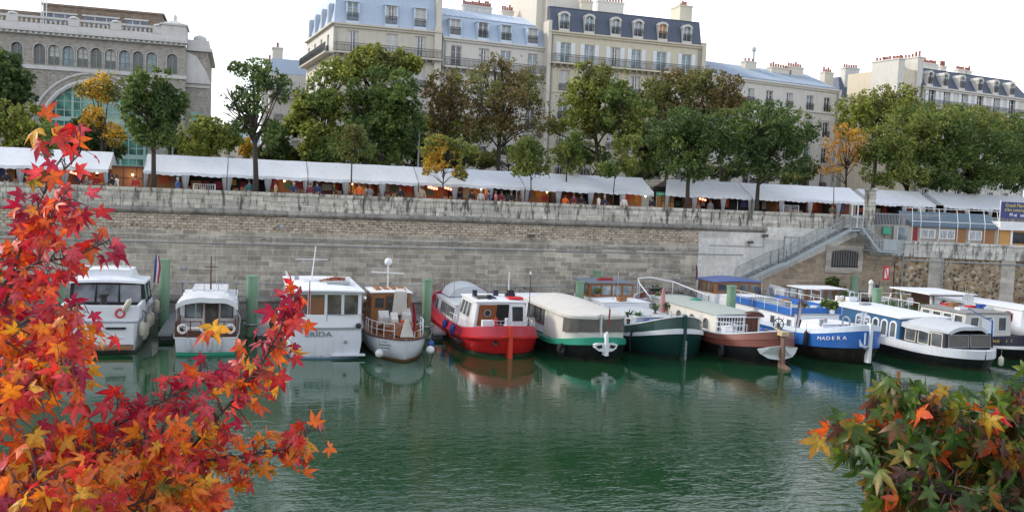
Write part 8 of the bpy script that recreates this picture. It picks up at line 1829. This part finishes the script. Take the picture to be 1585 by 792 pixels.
for x, y, z0, z1, l in ((16.0,60.0,2.2,4.6,'thin white aerial on the long cabin of the red barge'),(24.6,58.5,2.4,4.4,'thin grey aerial on the dark green barge'),(37.4,60.2,2.5,4.4,'thin white aerial before the blue roofed wheelhouse'),(50.8,54.4,2.7,4.6,'thin white aerial on the black hulled barge'),(-1.5,57.5,2.8,4.7,'thin white aerial on the small river cruiser')):
    t = thing('aerial', l, 'aerial', (x, y, z0)); MB().tube([(0,0,0),(0.05,0,z1-z0)], [0.022,0.008], 5).build('rod', M['chrome'], t)
for i, (x, y) in enumerate(((20.6,62.0),(33.0,63.4),(34.2,64.2))):
    o = thing('bicycle', ['bicycle leaning on the quay rail behind the canvas covered barge','bicycle leaning on the quay rail left of the blue roofed wheelhouse','second bicycle on the quay left of the blue roofed wheelhouse'][i], 'bicycle', (x, 66.0, 1.5), R((5,-8,14)[i])); b = MB(); b.torus((-0.5,0,0.33),0.32,0.025,'y',16,5); b.build('wheel', M['tyre'], o); b = MB(); b.torus((0.5,0,0.33),0.32,0.025,'y',16,5); b.build('wheel', M['tyre'], o)
    b = MB(); b.tube([(-0.5,0,0.33),(-0.1,0,0.3),(0.35,0,0.8),(-0.2,0,0.78),(-0.1,0,0.3)],0.02,5); b.tube([(0.5,0,0.33),(0.36,0,0.95)],0.02,5); b.build('frame', M['black'], o); MB().box(-0.3,-0.08,-0.06,0.06,0.88,0.94).build('saddle', M['black'], o); MB().tube([(0.36,-0.26,1.0),(0.36,0.26,1.0)],0.016,5).build('handlebar', M['steel'], o)
# ------------------------------------------------------------------ foreground sweetgum trees
def star_leaf():
    pts = [(0.0, 0.0)]; lob = [(-116,0.62,0.135),(-58,0.92,0.18),(0,1.0,0.19),(58,0.92,0.18),(116,0.62,0.135)]; r = [0.0]
    out = [(-160,0.20)]
    for i, (a, L, w) in enumerate(lob):
        d = math.degrees(math.atan2(w, L*0.52)); rr = math.hypot(w, L*0.52)
        out += [(a-d, rr), (a, L), (a+d, rr)]
        if i < 4: out.append(((a+lob[i+1][0])/2, (0.33,0.40,0.40,0.33)[i]))
    out.append((160,0.20))
    for a, q in out: pts.append((q*math.sin(math.radians(a)), q*math.cos(math.radians(a))))
    return np.array(pts), [(0, i, i+1) for i in range(1, len(pts)-1)]
LP, LT = star_leaf(); LRAD = np.linalg.norm(LP, axis=1)
def gum_leaf_mat(name):
    m = bpy.data.materials.new(name); m.use_nodes = True; nt = m.node_tree; nt.nodes.clear(); out = N(nt, 'OutputMaterial')
    at = N(nt, 'Attribute', attribute_name='leaf_tint'); c = at.outputs['Color']
    c = mixc(nt, c, ramp(nt, noise(nt, 38, 4, 0.6), [(0.32, g(0.66)), (0.68, g(1.22))]), 0.85, 'MULTIPLY'); c = mixc(nt, c, (0.10,0.035,0.015), ramp(nt, noise(nt, 75, 3, 0.6), [(0.60, g(0)), (0.68, g(0.75))]))
    b = N(nt, 'BsdfPrincipled'); b.inputs['Roughness'].default_value = 0.42; b.inputs['Specular IOR Level'].default_value = 0.45; nt.links.new(c, b.inputs['Base Color'])
    tr = N(nt, 'BsdfTranslucent'); nt.links.new(mixc(nt, c, (1.5,1.25,1.0), 1.0, 'MULTIPLY'), tr.inputs[0])
    mx = N(nt, 'MixShader'); mx.inputs[0].default_value = 0.42; nt.links.new(b.outputs[0], mx.inputs[1]); nt.links.new(tr.outputs[0], mx.inputs[2]); nt.links.new(mx.outputs[0], out.inputs[0]); return m
M_gum = gum_leaf_mat('sweetgum_leaf'); M_twig = mat('sweetgum_twig', (0.085,0.055,0.05), 0.8, var=0.3, scale=20)
def gum(kind, label, base, D0, branches, pal, seed, size=(0.06,0.085), extra=(), dens=1.0, droop=0.55, nsp=0.5):
    """branches: (pixel polyline with depth, twigs, twig length, leaves per twig, reach)"""
    rg = random.Random(seed); t = thing(kind, label, 'tree', base); O = V3(base)
    allV = []; allT = []; allC = []; nv = 0; cur = [pal]
    pet = MB()
    def add_leaf(p, d, s):
        nonlocal nv
        d = V3(d).normalized(); nrm = V3((rg.gauss(0,nsp*1.1), -0.62+rg.gauss(0,nsp), 0.52+rg.gauss(0,nsp*0.9)))
        nrm = (nrm-d*nrm.dot(d)).normalized(); sx = d.cross(nrm)
        k = rg.uniform(0.05,0.75); wave = [rg.uniform(-0.10,0.10) for _ in LP]; asp = rg.uniform(0.72,1.08); cup = rg.uniform(-0.45,0.45)
        pos = []
        lf = [rg.uniform(0.80,1.12) for _ in range(6)]; tw = rg.uniform(-0.25,0.25)
        for i, (x, y) in enumerate(LP):
            q_ = lf[min(5, max(0, (i-2)//4))]; x, y = x*q_+tw*y*y*0.5, y*q_
            r_ = LRAD[i]; z = -k*r_*r_+wave[i]*r_+cup*abs(x)
            pos.append(p+(sx*(x*asp)+d*y+nrm*z)*s-O)
        allV.extend([tuple(q) for q in pos]); allT.extend([(a+nv, b_+nv, c+nv) for a, b_, c in LT]); nv += len(LP)
        ci, ct = cur[0](rg, p)
        for i in range(len(LP)):
            q = min(1, LRAD[i]*1.1)**1.3; v = (1+rg.uniform(-0.10,0.10))*(1.12 if i == 0 or (i-3) % 4 == 0 else 0.86); allC.append([ (ci[j]*(1-q)+ct[j]*q)*v for j in range(3)]+[1.0])
    for br_ in branches:
        path, ntw, tl, lpt, thick = br_[:5]; pal_ = br_[5] if len(br_) > 5 else pal
        ntw = int(ntw*dens)
        cur[0] = pal_
        P = [atD(x, y, D) for x, y, D in path]
        b = MB(); start = P[0]; b.tube([p-O for p in P], [thick*(1-0.75*i/(len(P)-1)) for i in range(len(P))], 7); b.build('branch', M_twig, t, smooth=True)
        seg = [(P[i+1]-P[i]).length for i in range(len(P)-1)]; tot = sum(seg)
        ntw = int(ntw*1.45)
        for k in range(ntw):
            s_ = tot*(0.04+0.96*(k+rg.random())/ntw); i = 0
            while i < len(seg)-1 and s_ > seg[i]: s_ -= seg[i]; i += 1
            p = P[i].lerp(P[i+1], min(1, s_/seg[i])); ax = (P[i+1]-P[i]).normalized()
            dr = V3((rg.gauss(0,1), rg.gauss(0,1), rg.gauss(0.1,0.9))); dr = (dr-ax*dr.dot(ax)*0.4+ax*0.55).normalized(); L_ = rg.uniform(*tl)*(0.45 if k > ntw*0.86 else 1.0)
            e = p+dr*L_+V3((0,0,-0.12*L_)); pet.tube([p-O, p.lerp(e,0.5)+V3((0,0,0.02))-O, e-O], [0.0038,0.003,0.002], 4)
            n = rg.randint(*lpt)
            for j in range(n):
                q = 1.0-0.28*j*rg.uniform(0.6,1.0) if n > 1 else 1.0; st = p.lerp(e, max(0.15, q)); pd = V3((rg.gauss(0,1), rg.gauss(-0.1,0.8), rg.gauss(-0.1,0.6))).normalized()
                if j == 0: pd = (pd*0.6+dr).normalized()
                pl = rg.uniform(0.03,0.075); pe = st+pd*pl+V3((0,0,-pl*0.35)); pet.tube([st-O, pe-O], [0.0016,0.0013], 3)
                ld = V3((pd.x+rg.gauss(0,0.35), pd.y*0.5+rg.gauss(0,0.3), -droop+rg.gauss(0,0.4))); add_leaf(pe, ld, rg.uniform(*size))
    for x, y, D, dx, dz, s in extra: add_leaf(atD(x, y, D), V3((dx, -0.1, dz)), s*0.75)
    pet.build('twig', M_twig, t)
    me = bpy.data.meshes.new('foliage'); me.from_pydata(allV, [], allT); ca = me.color_attributes.new('leaf_tint', 'FLOAT_COLOR', 'POINT'); ca.data.foreach_set('color', np.array(allC, np.float32).ravel()); me.materials.append(M_gum)
    me.polygons.foreach_set('use_smooth', [True]*len(me.polygons)); o = bpy.data.objects.new('foliage', me); COL.objects.link(o); o.parent = t
    return t, P, nv//len(LP)
def wpick(rg, items):
    s = sum(i[0] for i in items); r_ = rg.uniform(0, s)
    for i in items:
        r_ -= i[0]
        if r_ <= 0: return i[1], i[2]
    return items[-1][1], items[-1][2]
CR, RD, OR, YO, YE, GR, PK, BR = (0.36,0.012,0.055),(0.60,0.035,0.02),(0.74,0.17,0.03),(0.66,0.27,0.02),(0.66,0.42,0.04),(0.10,0.17,0.02),(0.70,0.10,0.12),(0.30,0.06,0.03)
def palL(rg, p):
    h = max(0.0, min(1.0, (p.z-8.35)/0.85))    # lower branches have turned yellow, the upper ones crimson
    w = rg.random()
    return wpick(rg, [(0.9*h+0.10,CR,CR),(0.8*h+0.35,RD,CR),(0.7*h+0.55,OR,RD),(0.75,RD,PK),(0.55*h+0.15,PK,CR),(0.9*(1-h)+0.25,OR,OR),(1.5*(1-h)**1.5+0.10,YO,OR),(1.0*(1-h)**1.5+0.05,YE,YO),(0.10*(1-h)+0.03,GR,YO),(0.18,BR,RD)])
def palR(rg, p): return wpick(rg, [(2.0,(0.035,0.10,0.018),(0.06,0.12,0.02)),(1.7,(0.075,0.16,0.022),(0.12,0.15,0.02)),(0.9,(0.14,0.20,0.03),(0.30,0.16,0.03)),(0.7,(0.09,0.10,0.02),(0.25,0.05,0.02)),(0.5,(0.42,0.11,0.02),(0.35,0.04,0.02)),(0.4,(0.42,0.20,0.03),(0.30,0.10,0.02)),(0.22,OR,RD),(0.10,RD,PK),(0.3,(0.45,0.33,0.03),(0.5,0.2,0.02)),(0.4,(0.12,0.07,0.05),(0.16,0.05,0.05))])
def palC(rg, p): return wpick(rg, [(1.2,PK,CR),(1.0,CR,CR),(0.5,RD,CR),(0.25,OR,RD)])
LB = [
 ([(-190,780,3.9),(-40,600,3.9),(8,470,3.9),(42,350,3.9),(68,300,3.9)], 36, (0.04,0.16), (1,3), 0.011),
 ([(68,300,3.9),(84,262,3.9),(98,240,3.95),(112,205,4.0)], 4, (0.03,0.07), (1,1), 0.006),
 ([(72,285,3.9),(100,262,3.85),(122,240,3.8),(125,195,3.8)], 3, (0.03,0.06), (1,1), 0.006),
 ([(42,350,3.9),(80,330,3.8),(100,300,3.75)], 9, (0.03,0.12), (1,2), 0.005),
 ([(-190,640,3.7),(-60,500,3.7),(20,425,3.7),(60,405,3.7),(112,398,3.7),(166,374,3.75)], 26, (0.04,0.12), (1,3), 0.009),
 ([(-190,680,3.6),(-30,540,3.55),(50,490,3.5),(95,478,3.5),(128,470,3.5)], 28, (0.05,0.15), (2,3), 0.009),
 ([(-190,700,4.3),(-30,590,4.3),(60,540,4.3),(100,530,4.25),(135,515,4.2)], 30, (0.05,0.16), (2,3), 0.009),
 ([(-190,740,3.4),(-40,640,3.4),(60,600,3.4),(110,560,3.4)], 34, (0.05,0.17), (2,3), 0.010),
 ([(-190,760,3.8),(-20,720,3.8),(80,690,3.8),(165,665,3.75),(230,632,3.7),(290,600,3.7),(318,562,3.65)], 40, (0.04,0.13), (1,3), 0.010, palC),
 ([(-190,800,3.5),(-20,760,3.5),(90,720,3.5),(190,690,3.5),(255,668,3.5)], 50, (0.05,0.18), (2,3), 0.010),
 ([(-150,900,4.0),(0,820,4.0),(120,775,4.0),(210,735,4.0),(290,715,4.0),(370,706,4.0),(440,695,3.95),(488,662,3.9)], 48, (0.04,0.16), (1,3), 0.012),
 ([(270,720,4.0),(330,655,4.0),(375,600,4.0),(410,555,4.0),(436,505,4.0),(452,462,4.0)], 30, (0.03,0.13), (1,3), 0.008),
 ([(-60,900,3.6),(100,820,3.6),(220,775,3.6),(300,750,3.6)], 52, (0.05,0.18), (2,3), 0.010),
 ([(-190,860,3.2),(-20,790,3.2),(60,750,3.2),(150,740,3.2)], 36, (0.05,0.16), (2,3), 0.010),
 ([(-190,600,4.0),(-60,450,4.0),(0,400,4.0),(40,375,4.0)], 22, (0.05,0.18), (1,3), 0.009),
 ([(20,860,4.4),(150,800,4.4),(260,780,4.4),(330,770,4.4)], 40, (0.05,0.2), (2,3), 0.010),
]
EX = [(72,178,3.8,0.1,0.2,0.10),(55,200,3.8,-0.9,-0.5,0.12),(80,205,3.8,0.15,-0.8,0.12),(90,210,3.8,0.9,-0.2,0.13),(62,222,3.8,-0.4,-1,0.11),(180,372,3.7,0.1,-1,0.07),(178,395,3.7,0.2,-1,0.08),(330,505,3.5,0.3,-0.6,0.13),(322,512,3.5,-0.8,-0.5,0.10),(452,440,4.0,0.1,1,0.09),(440,455,3.95,-0.9,-0.2,0.10),(486,655,3.9,0.4,0.6,0.10)]
tl_base = atD(-520, 700, 4.0); tl_base.z = 1.55
tL, _, nL = gum('sweetgum_tree', 'red and orange star leaved sweetgum in the left foreground', tuple(tl_base), 4, LB, palL, 5, (0.046,0.080), EX, 1.55, 0.7, 0.65)
RB = [
 ([(1760,760,3.4),(1640,720,3.4),(1540,685,3.4),(1470,650,3.4),(1420,618,3.4),(1375,600,3.4)], 42, (0.04,0.16), (2,3), 0.010),
 ([(1760,690,3.7),(1650,640,3.7),(1600,625,3.7),(1565,605,3.7)], 18, (0.03,0.13), (1,3), 0.008),
 ([(1760,800,3.5),(1600,740,3.5),(1480,715,3.5),(1380,690,3.5),(1310,672,3.5)], 62, (0.04,0.15), (2,3), 0.010),
 ([(1760,860,3.3),(1620,800,3.3),(1500,770,3.3),(1420,752,3.3),(1365,745,3.3)], 50, (0.04,0.17), (2,3), 0.010),
 ([(1760,700,3.9),(1640,665,3.9),(1560,650,3.9),(1480,660,3.9)], 44, (0.05,0.18), (2,3), 0.009),
 ([(1740,900,3.8),(1640,820,3.8),(1560,770,3.8),(1480,735,3.8)], 52, (0.05,0.18), (2,3), 0.010),
]
ER = [(1372,580,3.4,-0.6,0.5,0.09),(1360,600,3.4,-0.5,-0.9,0.10),(1300,660,3.5,-0.6,-0.8,0.09),(1283,655,3.5,-0.5,0.4,0.08)]
tr_base = atD(2150, 760, 3.6); tr_base.z = 1.55
tR, _, nR = gum('sweetgum_tree', 'mostly green sweetgum with some red leaves in the right foreground', tuple(tr_base), 4, RB, palR, 9, (0.056,0.092), ER, 1.35, 1.25, 0.95)
print('leaves', nL, nR)
for tt, bs, base in ((tL, LB, tl_base), (tR, RB, tr_base)):
    O = V3(base); top = V3((0,0,8.2)); b = MB(); b.tube([(0,0,-0.1),(0.05,0.03,2.5),(0.0,0.05,5.0),(0.0,0.0,6.0),(0.05,0,6.9)], [0.12,0.10,0.08,0.05,0.02], 10); b.build('trunk', BARK, tt, smooth=True)
    b = MB()
    for br in bs:
        e = atD(*br[0][0])-O
        if abs(br[0][0][0]) < 1500 and br[0][0][0] > -10: continue
        z = min(max(3.5, e.z-0.9), 6.7); b.tube([(0,0,z),(e*0.5+V3((0,0,z*0.5))), e], [0.035,0.022,br[4]], 6)
    b.build('limb', M_twig, tt, smooth=True)
# ------------------------------------------------------------------ light, sky, camera
w = bpy.data.worlds.new('World'); scene.world = w; w.use_nodes = True; nt = w.node_tree; nt.nodes.clear()
SUN_DIR = V3((-0.78, 0.40, 0.50)).normalized(); elev = math.asin(SUN_DIR.z); az = math.atan2(SUN_DIR.x, SUN_DIR.y)
out = nt.nodes.new('ShaderNodeOutputWorld'); bg = nt.nodes.new('ShaderNodeBackground')
sky = nt.nodes.new('ShaderNodeTexSky'); sky.sky_type = 'NISHITA'; sky.sun_disc = False; sky.sun_elevation = elev; sky.sun_rotation = az; sky.air_density = 1.0; sky.dust_density = 2.0
tc = nt.nodes.new('ShaderNodeTexCoord'); sp = nt.nodes.new('ShaderNodeSeparateXYZ'); nt.links.new(tc.outputs['Generated'], sp.inputs[0])
nz = nt.nodes.new('ShaderNodeTexNoise'); nz.inputs['Scale'].default_value = 2.2; nz.inputs['Detail'].default_value = 5; nt.links.new(tc.outputs['Generated'], nz.inputs['Vector'])
cover = ramp(nt, nz.outputs['Fac'], [(0.35, g(0.62)), (0.60, g(0.97))])
hz = ramp(nt, sp.outputs[2], [(0.0, g(1)), (0.30, g(0.92)), (0.75, g(0.35))])
mu = mixc(nt, cover, hz, 1.0, 'MULTIPLY')
cloud = ramp(nt, sp.outputs[2], [(0.0, (9.6,9.75,10.2)), (0.28, (10.0,10.2,10.9)), (0.9, (7.0,7.6,8.8))])
mx = mixc(nt, sky.outputs[0], cloud, mu)
nt.links.new(mx, bg.inputs[0]); bg.inputs[1].default_value = 0.115; nt.links.new(bg.outputs[0], out.inputs[0])
L = bpy.data.lights.new('sun', 'SUN'); L.energy = 1.5; L.angle = R(10); L.color = (1.0, 0.93, 0.83)
so = bpy.data.objects.new('sun', L); COL.objects.link(so); so.rotation_euler = SUN_DIR.to_track_quat('Z', 'Y').to_euler(); so.location = (-60, 40, 60)
cam = bpy.data.cameras.new('camera'); co = bpy.data.objects.new('camera', cam); COL.objects.link(co); scene.camera = co
cam.sensor_fit = 'HORIZONTAL'; cam.sensor_width = 36; cam.lens = 36*CF/1585; cam.clip_start = 0.05; cam.clip_end = 3000
m = Matrix((( cr.x, cu.x, -cf.x, 0), (cr.y, cu.y, -cf.y, 0), (cr.z, cu.z, -cf.z, CH), (0,0,0,1))); co.matrix_world = m
scene.view_settings.view_transform = 'Standard'; scene.view_settings.look = 'None'; scene.view_settings.exposure = 0.8; scene.view_settings.gamma = 1; scene.view_settings.use_curve_mapping = False
scene.cycles.use_denoising = True; scene.cycles.max_bounces = 6; scene.cycles.diffuse_bounces = 3; scene.cycles.glossy_bounces = 4; scene.cycles.transmission_bounces = 3; scene.cycles.transparent_max_bounces = 8; scene.cycles.caustics_reflective = False; scene.cycles.caustics_refractive = False
scene.cycles.sample_clamp_indirect = 6
